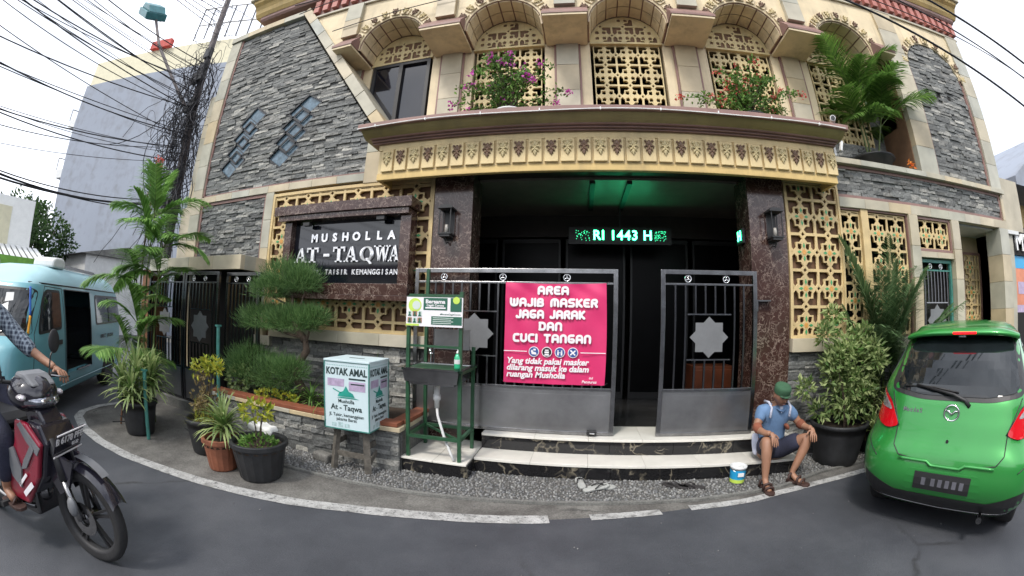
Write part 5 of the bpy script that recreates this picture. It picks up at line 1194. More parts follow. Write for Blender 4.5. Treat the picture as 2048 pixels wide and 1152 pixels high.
# bonsai
random.seed(31); t = thing('bonsai_tree', 'bonsai pine with cloud pruned needle pads and twisted trunk in the planter', 'tree', (-3.08, 3.74, .43))
tr = [(0,0,0),(.02,-.03,.16),(-.10,-.02,.30),(-.05,0,.46),(.06,0,.60),(.02,.02,.74),(-.10,.0,.86),(-.20,0,1.02),(-.18,0,1.2)]
MB().tube(tr, [.07,.055,.05,.048,.045,.036,.03,.025,.015], 9).build('trunk', 'bark', t, smooth=True)
pads = [(-.28,0,1.42,.36,.26,.22),(-.52,-.05,1.28,.28,.22,.16),(-.05,.0,1.38,.26,.22,.17),(-.62,0,.92,.42,.26,.18),(-.15,-.05,.93,.40,.26,.17),(.12,.0,.98,.24,.2,.13),(-.85,-.05,.34,.38,.26,.26),(-.35,-.12,.28,.34,.24,.24),(-1.05,0,.28,.25,.2,.2),(-.1,-.1,.36,.22,.2,.15)]
br = [((-.18,0,1.2),(-.28,0,1.34)),((-.18,0,1.1),(-.5,0,1.2)),((-.1,0,.95),(.0,0,1.28)),((.02,.02,.74),(-.35,0,.80),(-.6,0,.86)),((.04,0,.66),(.12,0,.9)),((-.05,0,.46),(-.4,0,.3),(-.8,-.03,.22)),((-.05,0,.36),(-.35,-.08,.16)),((.0,0,.7),(-.1,-.03,.85))]
for b_ in br: MB().tube(b_, [.022,.014,.008][:len(b_)] if len(b_) == 3 else [.018,.008], 6).build('branch', 'bark', t, smooth=True)
for (cx, cy, cz, rx, ry, rz) in pads:
    q = MB()
    nt_ = int(3200*rx*ry/.09)
    for i in range(nt_):
        d = rdir(.35); rr_ = random.uniform(.3, 1.0)**.6*random.choice([1,1,1,1.12,1.3]); p = Vector((cx+d.x*rx*rr_, cy+d.y*ry*rr_, cz+max(d.z,-.45)*rz*rr_))
        dd = (d+Vector((0,0,.7))+rdir()*.5).normalized(); L_ = random.uniform(.05,.10)
        s_ = dd.orthogonal().normalized(); s_.rotate(Matrix.Rotation(random.uniform(0,6.28), 3, dd)); q.add([p-s_*.0034, p+s_*.0034, p+dd*L_], [(0,1,2)])
    q.build('needle_pad', 'needle', t)
# planter undergrowth
bush('fern_plant', 'low leafy plant at the left end of the planter before the passage gate', -4.05, 3.6, .44, (.16,.12,.18), 340, .07, .035, 'leaf_var', seed=41, hgt=.16)
bush('planter_cover', 'small yellow flowering ground plants under the bonsai', -3.3, 3.5, .44, (.35,.1,.06), 260, .05, .035, 'leaf_yellow', seed=42, hgt=.06)
spiky('spider_lily', 'long strap leaved lily in the planter left of the charity box', -2.75, 3.58, .42, 30, .38, .012, 'leaf_palm', .10, seed=43, droop=(1.2,2.2))
spiky('spider_lily', 'smaller strap leaved lily drooping over the planter rim beside the charity box', -2.5, 3.5, .42, 22, .34, .010, 'leaf_palm', .08, seed=44, droop=(1.4,2.4))
t = thing('sword_plant', 'upright sword leaved plant behind the charity box', 'plant', (-2.12, 3.7, .43)); q = MB(); random.seed(45)
for (dx, L_, az) in ((0,.72,0),(.03,.55,1),(-.05,.5,2.5),(.08,.42,.4)): blade(q, (dx,0,0), (cos(az)*.12, sin(az)*.08, 1), L_, .02, .05, 4)
q.build('leaf_rosette', 'leaf_palm', t); q = MB(); blade(q, (-.1,0,.2), (-.6,-.1,.9), .75, .010, 1.9, 8); blade(q, (.1,0,.2), (.5,0,.9), .5, .012, 1.3, 6); q.build('dry_leaf', 'leaf_dry', t)
bush('planter_cover', 'dark leafy ground cover at the foot of the bonsai trunk', -3.0, 3.62, .44, (.5,.16,.08), 420, .05, .02, 'leaf_dark', seed=46, hgt=.06)
# right side plants
pot('large black plastic pot beside the seated man, right of the steps', 2.86, 3.78, .32, .44, 'potblack')
random.seed(51)
bush('variegated_shrub', 'dense pale variegated shrub in the large black pot beside the seated man', 2.90, 3.72, .36, (.33,.26,.50), 3000, .085, .036, 'leaf_var', seed=51, hgt=.58, stems=7, clumps=24)
pot('smaller black pot right of the large one, half hidden by the green car', 3.5, 3.95, .2, .3, 'potblack')
spiky('rhapis_palm', 'clump of narrow striped leaves between the variegated shrub and the green car', 3.5, 3.85, .25, 40, .28, .012, 'leaf_var', .62, heads=4, seed=53, spread=.2)
random.seed(54)
palm('areca_palm', 'bushy grey green palm standing behind the variegated shrub', 3.62, 3.95, .3,
     [(0,0,.75,.0,0,rf(13,(1.1,1.55),(.08,.75),(.4,1.0))), (.12,.0,.5,.08,0,rf(10,(1.0,1.3),(.1,.75),(.3,.9))), (-.12,0,.5,-.1,0,rf(7,(.7,1.0),(.1,.8),(.3,.9)))], 'leaf_blue', seed=55, lw=.42, wid=.011, nl=50)
spiky('yellow_croton', 'bright yellow croton in front of the teal door', 4.55, 3.95, .5, 46, .26, .022, 'leaf_yellow', .85, heads=2, seed=56, spread=.07, droop=(.3,.9))
MB_ = MB(); random.seed(57)
palm('areca_palm', 'low palm with drooping fronds just left of the green car roof', 4.05, 3.75, .2, [(0,0,.62,0,0,rf(8,(.5,.75),(.6,1.3),(.7,1.5)))], 'leaf_palm', seed=58, lw=.22, wid=.011, nl=16)
bush('porch_plants', 'dark leafy plants inside the porch at the right end', 5.9, 4.75, .2, (.4,.3,.35), 900, .09, .035, 'leaf_dark', seed=59, hgt=.75, clumps=12)
spiky('striped_lily_plant', 'low striped leaved plant beside the smaller pot on the right', 3.25, 3.72, .2, 34, .22, .016, 'leaf_var', .3, heads=2, seed=60, spread=.12)
# bougainvilleas on the portico roof
def boug(label, x, y, w, h, n, mflow, nfl, seed, white=False):
    random.seed(seed); t = thing('bougainvillea', label, 'shrub', (x, y, 3.59), group='bougainvilleas on the portico roof')
    MB().lathe([(.12,0),(.17,.10),(.18,.10),(.17,.08)], 18).build('bowl', 'offwhite' if white else 'potblack', t, smooth=True)
    q = MB(); lf = MB(); fl = MB()
    for k in range(46):
        a = random.uniform(0, 2*pi); ex = random.gauss(0, w*.45); ez = random.uniform(.25, 1)*h*(1-.3*abs(ex)/w); ey = random.gauss(0,.12)
        if k > 40: ex = random.choice([-1,1])*w*random.uniform(.9,1.25); ez = h*random.uniform(.2,.55)
        pts = [Vector((0,0,.08)), Vector((ex*.3, ey*.5, ez*.6)), Vector((ex*.7, ey, ez*1.0)), Vector((ex, ey-.03, ez*.9))]
        q.tube(pts, [.007,.005,.003,.002], 4, cap=False)
        for j in range(n):
            s_ = random.uniform(.25, 1)*3; i = min(int(s_), 2); c = pts[i].lerp(pts[i+1], s_-i)+rdir()*random.uniform(0,.07)
            leaf(lf, c, rdir(.2), random.uniform(.03,.055), .028)
        if random.random() < nfl:
            c = pts[3] if random.random() < .6 else pts[2]
            for j in range(16): leaf(fl, c+rdir()*random.uniform(0,.06), rdir(), .036, .032)
    q.build('twigs', 'bark', t); lf.build('foliage', 'leaf_palm', t); fl.build('flower_cluster', mflow, t); return t
boug('bougainvillea with magenta flowers in a bowl on the portico roof, left of centre', -.76, 3.86, .52, 1.0, 60, 'magenta', .85, 61, True)
boug('bougainvillea with coral red flowers on the portico roof, right of centre', 1.92, 3.86, .55, .88, 60, 'coral', .6, 62)
# palm on the balcony
t = thing('round_planter', 'large dark round planter on the right balcony under the palm', 'plant pot', (4.08, 4.42, 3.43)); MB().lathe([(.24,0),(.33,.16),(.36,.17),(.35,.19),(.30,.18)], 24).build('pot', 'potblack', t, smooth=True); MB().lathe([(0,.15),(.31,.15),(.31,.14)], 20, cap=False).build('soil', 'soil', t)
random.seed(63)
palm('areca_palm', 'green palm with arching fronds in the round planter on the right balcony', 4.08, 4.40, 3.55,
     [(0,0,.95,-.08,-.02,rf(10,(.8,1.25),(.15,1.1),(.7,1.6))), (.12,0,.7,.2,-.05,rf(9,(.8,1.1),(.4,1.3),(.8,1.7))), (-.1,-.05,.6,-.1,-.05,rf(5,(.6,.8),(.4,1.1),(.9,1.7)))], 'leaf_palm', seed=64, lw=.38, wid=.013, nl=46)
t = thing('orange_flower', 'small orange flowering plant at the right corner of the balcony sill', 'plant', (4.62, 4.15, 3.43)); q = MB(); random.seed(65)
for i in range(26): leaf(q, (random.gauss(0,.03), random.gauss(0,.02), random.uniform(.05,.16)), rdir(), .06, .025)
q.build('flower_cluster', 'orangeflower', t); MB().tube([(0,0,0),(.01,0,.1)], .006, 5).build('stem', 'leaf_stem', t)
# ------------------------------------------------------------------ utility pole, lamp, cables
random.seed(71)
t = thing('utility_pole', 'leaning utility pole wrapped in tangled cables left of the hall', 'pole', (-6.98, 4.2, 0))
MB().tube([(0,0,0),(0,0,2.3),(.05,0,3.6),(-.02,0,5),(-.12,0,6.4),(-.28,0,8.6)], [.10,.095,.09,.08,.075,.065], 12).build('pole', 'pole', t, smooth=True)
MB().tube([(.13,-.05,0),(.12,-.05,2.2),(.16,-.05,3.4)], .03, 8).build('conduit', 'black', t)
q = MB()
for i in range(9): a = random.uniform(0,6.28); z = random.uniform(3.0,6.3); q.box(-.09+.1*cos(a),.09+.1*cos(a),-.2,-.1,z,z+random.uniform(.12,.28))
q.build('junction_box', 'black', t); t.children[-1]['kind'] = 'stuff'
# coils
q = MB()
for i in range(210):
    c = Vector((random.gauss(.03,.30), random.gauss(-.12,.18), random.triangular(2.6,6.4,4.6))); ax = rdir(); ax.z *= .35; ax.normalize(); u = ax.orthogonal().normalized(); v = ax.cross(u); r1 = random.uniform(.06,.28); r2 = r1*random.uniform(.9,2.4); vdir = Vector((0,0,1)); 
    a0 = random.uniform(0,6.28); a1 = a0+random.uniform(2.5,7)
    pts = [c+u*r1*cos(a0+(a1-a0)*k/14)+v*r1*sin(a0+(a1-a0)*k/14)+vdir*r2*.5*sin(a0+(a1-a0)*k/14)+rdir()*.008 for k in range(15)]
    q.tube(pts, random.choice([.004,.005,.006,.008]), 4, cap=False)
for i in range(150):
    p0 = Vector((random.gauss(0,.24), random.gauss(-.12,.1), random.uniform(3.2,6.6))); L_ = random.uniform(.4,2.2); pts = [p0]; d = Vector((random.gauss(0,.25), random.gauss(0,.2), -1)).normalized()
    for k in range(8): d = (d+rdir()*.35+Vector((0,0,-.15))).normalized(); pts.append(pts[-1]+d*L_/8)
    q.tube(pts, random.choice([.004,.006,.009]), 4, cap=False)
for i in range(40):
    p0 = Vector((random.gauss(-.1,.1), random.gauss(-.1,.1), random.uniform(6.0,8.2))); pts = [p0]; d = rdir()
    for k in range(8): d = (d+rdir()*.5).normalized(); pts.append(pts[-1]+d*.09)
    q.tube(pts, random.choice([.004,.006]), 4, cap=False)
o = q.build('cable_tangle', 'cable', t); o['kind'] = 'stuff'
t = thing('street_lamp', 'greenish street lamp on a curved arm beside the cable pole', 'street lamp', (-7.05, 4.1, 4.9))
MB().tube([(.1,.05,0),(-.05,-.02,.25),(-.6,-.3,1.0),(-1.25,-.6,1.9),(-1.75,-.75,2.75)], .035, 8).build('arm', 'pole', t, smooth=True)
M['lamphood'] = mat('teal_lamp_hood', (.04,.16,.18), .4, var=.3)
q = MB(); mt4 = Matrix.Translation((-2.0,-.8,3.0)) @ Matrix.Rotation(R(35), 4, 'Y') @ Matrix.Rotation(R(20), 4, 'X'); q.box(-.45,.4,-.27,.27,-.10,.08, mt4); q.prism([(-.45,.08),(.4,.08),(.2,.22),(-.3,.22)], -.22, .22, 'y', mt4); q.build('lamp_head', 'lamphood', t, bevel=.02)
q = MB(); q.box(-.36,.3,-.2,.2,-.12,-.101, mt4); q.build('lamp_glass', 'lampglass', t)
def cable(a, b, sag, r, label, grp, n=22):
    a, b = Vector(a), Vector(b); pts = [a.lerp(b, k/n)-Vector((0,0,sag*4*(k/n)*(1-k/n))) for k in range(n+1)]
    o = MB().tube(pts, r, 5, cap=False).build('cable', 'cable', None, smooth=True); return tag(o, label, 'cable', grp)
random.seed(77)
GL_ = 'thin black cables strung from the pole towards the left'
LL = 'one of the many thin black cables running from the tangled pole to the upper left'
for i in range(26):
    z0 = random.uniform(4.0,6.2); f = (z0-4.0)/2.2
    cable((-7.0+random.uniform(-.1,.1), 4.05, z0), (-5.6+random.uniform(-.4,.4), -3+random.uniform(-.6,.6), 3.0+2.2*f+random.uniform(-.5,.6)+.6), random.uniform(.1,.5), random.choice([.005,.007,.007,.010]), LL, GL_)
for k, (z0, z1, s_) in enumerate([(3.2,1.9,.3),(3.3,2.05,.35),(3.1,2.0,.28),(3.25,2.15,.42)]):
    cable((-7.0, 4.0, z0), (-5.4, -1.5, z1+1.0), s_, .009 if k else .014, 'one of the black cables sagging low behind the left palm towards the left edge', 'low sagging cables at the left')
for k in range(7):
    cable((-7.2, 4.1, 7.2+.15*k), (-4.2-.5*k, -2.5, 5.4+.3*k), .2, .009, 'one of the black cables crossing the upper left corner beside the lamp', 'cables in the upper left corner')
for k in range(5):
    cable((-14, 7+.5*k, 5.8+.5*k), (-7, 4.1, 5+.2*k), .3, .006, 'one of the thin cables running from the grey block to the pole', 'cables from the grey block to the pole')
GR_ = 'thick black cables crossing the upper right of the facade'
cable((-7.2, 4.0, 8.4), (9.2, 2.1, 2.55), 0.0, .014, 'thick black cable crossing the right facade lowest, down to the right edge', GR_)
cable((-7.2, 3.9, 8.6), (10.5, 2.2, 3.35), -.15, .016, 'thick black cable crossing the right facade highest, over the stone niche', GR_)
cable((-7.2, 3.9, 8.2), (9.2, 2.0, 3.0), -.1, .009, 'thin black cable between the two thick ones crossing the right facade', GR_)
cable((-4.3, 3.9, 6.2), (9.5, 3.0, 4.6), -.35, .008, 'thin cable running just under the crown of the right facade', GR_)
cable((-4.6, 4.0, 6.6), (-1.0, 4.0, 6.35), .05, .010, 'black cable fixed along the top edge of the left slate wall', 'cables fixed to the upper facade')
cable((-3.6, 4.05, 5.7), (2.0, 4.0, 6.15), .03, .007, 'thin black cable running over the left arches under the crown', 'cables fixed to the upper facade')
# ------------------------------------------------------------------ surroundings
M['greywall'] = mat('grey_blue_render', (.27,.30,.355), .85, var=.04, scale=.4, streak=.30, sscale=.5)
t = thing('grey_apartment_block', 'tall grey rendered block with ledges and a pale top storey at the left', 'building', (-20, 12, 0))
def W2(q, a, b_, z0, z1, d, y=0):
    a = Vector((a[0], a[1], 0))-Vector((-20,12,0)); b_ = Vector((b_[0], b_[1], 0))-Vector((-20,12,0)); dd = (b_-a).normalized(); n_ = Vector((-dd.y, dd.x, 0)); p = [a, b_, b_+n_*d, a+n_*d]
    q.prism([(v.x, v.y) for v in p], z0, z1, 'z')
q = MB(); W2(q, (-26.5,7.2), (-12.5,12.6), 0, 13.4, 9); q.build('wall', 'greywall', t, recalc=True)
M['paleyellow'] = mat('pale_yellow_paint', (.62,.58,.42), .7, var=.08)
q = MB(); W2(q, (-26.4,7.35), (-12.5,12.7), 13.4, 15.0, 8.5); q.build('top_storey', 'paleyellow', t, recalc=True)
for z in (4.8, 7.8, 10.8): q = MB(); W2(q, (-27.1,7.0), (-26.3,7.3), z, z+.5, 5); q.build('ledge', 'offwhite', t, recalc=True)
for z in (5.3, 8.3, 11.3):
    q = MB()
    for k in range(8): q.bar((-7.2+.1*k, -5+.04*k+.6*k, z), (-7.2+.1*k, -5+.04*k+.6*k, z+.7), .04)
    q.bar((-7.2,-5,z+.7), (-6.4,-.6,z+.7), .04); o = q.build('railing', 'black', t); o['kind'] = 'stuff'
q = MB(); W2(q, (-22,8.8), (-20.6,9.3), 15.0, 15.5, .3); q.build('roof_sign', 'coral', t, recalc=True)
q = MB()
for (a, c) in (((-19,9.9),(-14,11.9)),):
    for k in range(9): x = a[0]+(c[0]-a[0])*k/8+20; y = a[1]+(c[1]-a[1])*k/8-12; q.bar((x,y,15),(x,y,17.2),.06)
    for z in (16,17.2): q.bar((a[0]+20,a[1]-12,z),(c[0]+20,c[1]-12,z),.05)
o = q.build('roof_railing', 'barsteel', t); o['kind'] = 'stuff'
t = thing('white_house', 'white low house with a flat roof and corrugated awning at the far left', 'house', (-17, 1, 0))
MB().box(-4,1.6,-6,2.2,0,2.6).build('wall', 'brown_back', t); MB().box(-4,1.9,-6,2.4,2.6,4.15).build('upper_wall', 'white', t); MB().box(1.901,1.93,-6,1.6,2.75,3.85).build('panel', 'paleyellow', t)
q = MB()
for k in range(44): q.bar((1.9,-6+.2*k,2.75),(3.3,-6+.2*k,2.35),.14,.03)
o = q.build('awning', 'offwhite', t); o['kind'] = 'stuff'
M['limegreen'] = mat('lime_green_paint', (.16,.36,.05), .6); MB().box(3.3,3.4,-6,2.8,2.12,2.36).build('awning_fascia', 'limegreen', t)
def tree(x, y, h, r, label, seed, cat='tree'):
    random.seed(seed); t = thing('leafy_tree', label, cat, (x, y, 0)); MB().tube([(0,0,0),(.1,0,h*.4),(0,.1,h*.7)], [.18,.14,.08], 8).build('trunk', 'bark', t)
    for k in range(6): a = k*1.05; MB().tube([(0,0,h*.5),(cos(a)*r*.4,sin(a)*r*.4,h*.7),(cos(a)*r*.7,sin(a)*r*.7,h*.85)], [.07,.04,.02], 5).build('limb', 'bark', t)
    q = MB(); bushmb(q, (0,0,h*.78), (r,r,h*.28), 4200, .22, .12, clumps=40); q.build('crown', 'leaf_dark', t)
tree(-20.5, 4.6, 4.9, 1.9, 'dark leafy tree behind the light blue van, next to the white house', 81)
t = thing('pale_house', 'low pale house with tiled roof between the tree and the grey block', 'house', (-21, 7.5, 0)); MB().box(-2,3.4,-1,3,0,3.1).build('wall', 'offwhite', t); MB().prism([(-1.3,3.1),(1,3.6),(3.3,3.1)], -2.4, 3.6, 'x').build('roof', 'kerbstone', t, recalc=True)
# houses across the street, behind the camera: they show only as reflections in glass and polished stone
for k, (x0, x1, y0, h_, m_) in enumerate(((-16,-7,-9.5,3.6,'paleyellow'),(-6.8,1.5,-10.0,3.1,'offwhite'),(2.0,9,-9.2,4.6,'greywall'),(9.5,18,-10.5,3.4,'paleyellow'))):
    t = thing('street_house', ['pale yellow house across the street, leftmost', 'low white house across the street', 'tall grey house across the street', 'pale yellow house across the street, rightmost'][k], 'house', ((x0+x1)/2, y0, 0)); w_ = (x1-x0)/2
    MB().box(-w_, w_, -5, 0, 0, h_).build('wall', m_, t); MB().box(-w_-.3, w_+.3, -5.2, .5, h_, h_+.25).build('roof', 'brownpost', t)
    for j in range(4):
        cx = -w_+(j+.5)*w_/2
        for zz in ((.9, 3.6) if h_ > 4.5 else (.9,)): MB().box(cx-.5, cx+.5, .01, .04, zz, zz+1.3).build('window', 'blackglass', t)
# right end: neighbours
t = thing('yellow_house', 'yellow house with a grey eave beyond the right end of the hall', 'house', (13, 8, 0))
MB().box(-2.4,3,-1.5,4,0,4.6).build('wall', 'yellow', t); MB().prism([(-3.0,4.3),(-3.0,4.5),(0,6.2),(3.4,4.5),(3.4,4.3)], -2.6, 4.5, 'y').build('roof', 'greywall', t, recalc=True); MB().box(-1.9,-1.3,-1.53,-1.51,3.2,4.0).build('window', 'blackglass', t)
t = thing('corner_shop', 'dark shop front with a white lettered sign and hanging banner past the hall', 'shop', (9.2, 5.3, 0))
MB().box(-1.3,3,.0,3,0,3.3).build('wall', 'dark', t); MB().box(-1.78,-.6,-.98,-.92,2.48,2.87).build('sign_panel', 'dark', t); MB().box(-1.78,-.6,-.92,.0,2.4,2.46).build('sign_bracket', 'dark', t)
text('MY', .40, (-1.42,-1.0,2.68), 'white', t, bold=.008, ext=.015, name='lettering')
M['bannerorange'] = mat('print_orange', (.62,.22,.12), .5, var=.2, scale=3); 
hb = thing('hanging_banner', 'blue and orange printed banner hanging under the shop sign at the right edge', 'banner', (7.86, 4.36, 1.55)); MB().box(-.35,.35,0,.01,0,1.0).build('cloth', 'bannerorange', hb); MB().box(-.35,.3,-.004,-.001,.72,1.0).build('print_block', 'bucketblue', hb); MB().box(-.28,.0,-.004,-.001,.3,.5).build('print_block', 'printmauve', hb); MB().box(-.35,.35,-.004,-.001,.0,.12).build('print_block', 'printmauve', hb)
q = MB(); q.box(-8, 60, 12, 13, 0, 2.6); o = q.build('boundary_wall', 'concrete'); tag(o, 'long low concrete wall behind the buildings', 'wall')
# ------------------------------------------------------------------ vehicle shells
class Shell:
    def __init__(s, L): s.L = L
    def sec(s, z):
        L = s.L
        if z <= L[0][0]: return L[0][1:]
        if z >= L[-1][0]: return L[-1][1:]
        for i in range(len(L)-1):
            if L[i][0] <= z <= L[i+1][0]:
                t = (z-L[i][0])/(L[i+1][0]-L[i][0]); a = L[max(0,i-1)]; b = L[i]; c = L[i+1]; d = L[min(len(L)-1,i+2)]; out = []
                for k in range(1, 5):
                    m0 = (c[k]-a[k])/max(c[0]-a[0],1e-6)*(c[0]-b[0]); m1 = (d[k]-b[k])/max(d[0]-b[0],1e-6)*(c[0]-b[0])
                    out.append((2*t**3-3*t*t+1)*b[k]+(t**3-2*t*t+t)*m0+(-2*t**3+3*t*t)*c[k]+(t**3-t*t)*m1)
                return out
    def pt(s, z, t):
        w, yr, yf, n = s.sec(z); yc = (yr+yf)/2; L2 = (yf-yr)/2; sg = lambda v: (1 if v >= 0 else -1)
        return Vector((w*sg(sin(t))*abs(sin(t))**(2/n), yc-L2*sg(cos(t))*abs(cos(t))**(2/n), z))
    def rear(s, x, z, off=0):
        w, yr, yf, n = s.sec(z); q = min(1, abs(x/w)); return Vector((x, (yr+yf)/2-(yf-yr)/2*(1-q**n)**(1/n)-off, z))
    def front(s, x, z, off=0):
        w, yr, yf, n = s.sec(z); q = min(1, abs(x/w)); return Vector((x, (yr+yf)/2+(yf-yr)/2*(1-q**n)**(1/n)+off, z))
    def side(s, y, z, sg=-1, off=0):
        w, yr, yf, n = s.sec(z); q = min(1, abs((y-(yr+yf)/2)/((yf-yr)/2))); return Vector((sg*(w*(1-q**n)**(1/n)+off), y, z))
    def body(s, nz=46, nt=150, cut=None):
        zs = [s.L[0][0]+(s.L[-1][0]-s.L[0][0])*i/nz for i in range(nz+1)]; rows = [[s.pt(z, 2*pi*j/nt-pi+.0001) for j in range(nt)] for z in zs]
        q = MB(); q.add([p for r in rows for p in r], [(i*nt+j, i*nt+(j+1) % nt, (i+1)*nt+(j+1) % nt, (i+1)*nt+j) for i in range(nz) for j in range(nt)]+[tuple(nz*nt+j for j in range(nt)), tuple(reversed(range(nt)))])
        return q
    def patch(s, poly, where='rear', off=.004, g=.05, name='panel', m='black', parent=None, sg=-1, skirt=.01):
        bm = bmesh.new(); vs = [bm.verts.new((a, b, 0)) for a, b in poly]; bm.faces.new(vs)
        xs = [p[0] for p in poly]; ys = [p[1] for p in poly]
        for ax, lo, hi in ((0, min(xs), max(xs)), (1, min(ys), max(ys))):
            k = math.floor(lo/g)+1
            while k*g < hi:
                no = (1,0,0) if ax == 0 else (0,1,0); co = (k*g,0,0) if ax == 0 else (0,k*g,0)
                bmesh.ops.bisect_plane(bm, geom=bm.verts[:]+bm.edges[:]+bm.faces[:], plane_co=co, plane_no=no); k += 1
        bmesh.ops.triangulate(bm, faces=[f for f in bm.faces if len(f.verts) > 4])
        if skirt:
            be = [e for e in bm.edges if e.is_boundary]; r = bmesh.ops.extrude_edge_only(bm, edges=be); sk = set(v for v in r['geom'] if isinstance(v, bmesh.types.BMVert))
        else: sk = set()
        f = {'rear': s.rear, 'front': s.front}.get(where)
        for v in bm.verts:
            o_ = off-skirt if v in sk else off
            v.co = f(v.co.x, v.co.y, o_) if f else s.side(v.co.x, v.co.y, sg, o_)
        bmesh.ops.recalc_face_normals(bm, faces=bm.faces)
        me = bpy.data.meshes.new(name); bm.to_mesh(me); bm.free(); me.materials.append(M[m] if isinstance(m, str) else m)
        me.polygons.foreach_set('use_smooth', [False]*len(me.polygons)); return link(name, me, parent)
    def line(s, pts, where='rear', r=.004, name='seam', m='black', parent=None, sg=-1, off=.0, n=8, closed=False):
        out = []
        for a, b in zip(pts, pts[1:]+([pts[0]] if closed else [])):
            for k in range(n):
                u = a[0]+(b[0]-a[0])*k/n; v = a[1]+(b[1]-a[1])*k/n; out.append(s.rear(u, v, off) if where == 'rear' else s.front(u, v, off) if where == 'front' else s.side(u, v, sg, off))
        if not closed: u, v = pts[-1]; out.append(s.rear(u, v, off) if where == 'rear' else s.front(u, v, off) if where == 'front' else s.side(u, v, sg, off))
        return MB().tube(out, r, 6, closed=closed).build(name, m, parent, smooth=True)
def rr(pts, r=.04, n=4):
    """round a closed 2D outline"""
    out = []; k = len(pts)
    for i in range(k):
        a, b, c = Vector(pts[i-1]), Vector(pts[i]), Vector(pts[(i+1) % k]); d1 = a-b; d2 = c-b; q = min(r, d1.length*.45, d2.length*.45); p1 = b+d1.normalized()*q; p2 = b+d2.normalized()*q
        for j in range(n+1): t = j/n; p = p1*(1-t)**2+b*2*t*(1-t)+p2*t*t; out.append((p.x, p.y))
    return out
def carpaint(name, col, rough=.28, metal=.35, coat=.8):
    m, nt, b = nodemat(name); N = nt.nodes; L = nt.links; b.inputs['Metallic'].default_value = metal; b.inputs['Roughness'].default_value = rough; b.inputs['Coat Weight'].default_value = coat; b.inputs['Coat Roughness'].default_value = .04
    t = N.new('ShaderNodeTexCoord'); n = N.new('ShaderNodeTexNoise'); n.inputs['Scale'].default_value = 3; n.inputs['Detail'].default_value = 7; L.new(t.outputs['Object'], n.inputs['Vector'])
    r = N.new('ShaderNodeValToRGB'); r.color_ramp.elements[0].color = (*[c*.8 for c in col], 1); r.color_ramp.elements[1].color = (*[min(1, c*1.12) for c in col], 1); L.new(n.outputs['Fac'], r.inputs['Fac']); L.new(r.outputs[0], b.inputs['Base Color']); 
    mr = N.new('ShaderNodeMapRange'); mr.inputs[3].default_value = rough*.8; mr.inputs[4].default_value = rough*1.5; L.new(n.outputs['Fac'], mr.inputs[0]); L.new(mr.outputs[0], b.inputs['Roughness']); return m
M['cargreen'] = carpaint('bright_green_metallic', (.03,.28,.05))
M['tailred'] = mat('red_lamp_lens', (.42,.005,.01), .12, var=.15, coat=.35, emit=(1,.0,.01), estr=.10)
M['brakered'] = mat('lit_brake_lamp', (.8,.02,.02), .2, emit=(1,.0,.01), estr=1.1)
M['clearlens'] = mat('clear_lamp_lens', (.45,.42,.44), .1, var=.5, scale=40, coat=1., metal=.4)
M['carglass'] = mat('tinted_glass', (.010,.013,.015), .03, spec=.5, coat=.3)
M['amber'] = mat('amber_lens', (.7,.2,.02), .2)
# ------------------------------------------------------------------ green hatchback
CAR = thing('hatchback_car', 'bright green hatchback seen from behind with lit high brake lamp, at the right edge', 'car', (2.49, 1.93, 0), R(34)-pi/2)
CAR.scale = (.90, 1, 1)
CS = Shell([(.20,.74,.14,3.5,6),(.28,.80,.06,3.6,6),(.42,.835,.0,3.68,6),(.58,.84,.01,3.68,6),(.70,.81,.05,3.6,5),(.84,.765,.09,3.3,5),(1.0,.735,.15,2.95,5),(1.10,.68,.26,2.65,5),(1.2,.63,.39,2.5,5),(1.32,.585,.57,2.35,5),(1.40,.53,.72,2.15,4.5),(1.45,.44,.90,1.95,4),(1.475,.2,1.1,1.7,2.6)])
CS.body(60, 220).build('body', 'cargreen', CAR, smooth=True)
glass = rr([(-.60,1.015),(.60,1.015),(.52,1.34),(.45,1.375),(-.45,1.375),(-.52,1.34)], .07)
CS.patch(rr([(-.60,.995),(-.3,.955),(.3,.955),(.60,.995),(.53,1.37),(-.53,1.37)], .08), off=.004, name='window_surround', m='black', parent=CAR)
CS.patch(rr([(-.54,1.02),(-.28,.985),(.28,.985),(.54,1.02),(.47,1.35),(-.47,1.35)], .06), off=.008, name='rear_window', m='carglass', parent=CAR)
CS.line([(-.56,.98),(-.465,.78),(-.465,.64),(-.41,.58),(-.17,.555),(-.13,.53),(.13,.53),(.17,.555),(.41,.58),(.465,.64),(.465,.78),(.56,.98)], r=.0045, name='hatch_seam', m='black', parent=CAR, off=.0005)
q = MB(); q.tube([CS.rear(x, .550+(.012 if abs(x) > .15 else -.012), .006) for x in [-.40+.040*k for k in range(21)]], .012, 8); q.build('bumper_lip', 'cargreen', CAR, smooth=True)
# tail lamps
for sg_ in (-1, 1):
    lamp = [(.755,.84),(.725,.96),(.70,1.0),(.56,.92),(.455,.765),(.56,.735),(.75,.765)]
    if sg_ < 0: lamp = [(-a, b_) for a, b_ in lamp][::-1]
    lp = CS.patch(rr(lamp, .035), off=.014, g=.03, name='tail_lamp', m='tailred', parent=CAR, skirt=.03)
    cl_ = [(.735,.89),(.72,.94),(.69,.97),(.575,.90),(.54,.86),(.66,.865)]
    if sg_ < 0: cl_ = [(-a, b_) for a, b_ in cl_][::-1]
    CS.patch(rr(cl_, .02), off=.018, g=.03, name='clear_section', m='clearlens', parent=lp)
    CS.line([(sg_*a, b_) for a, b_ in [(.755,.84),(.725,.96),(.70,1.0),(.56,.92),(.455,.765),(.56,.735),(.75,.765)]], r=.005, name='lamp_gasket', m='black', parent=CAR, closed=True, off=.004)
    CS.line([(sg_*.60,.54),(sg_*.72,.62),(sg_*.76,.74)], r=.004, name='bumper_seam', m='black', parent=CAR)
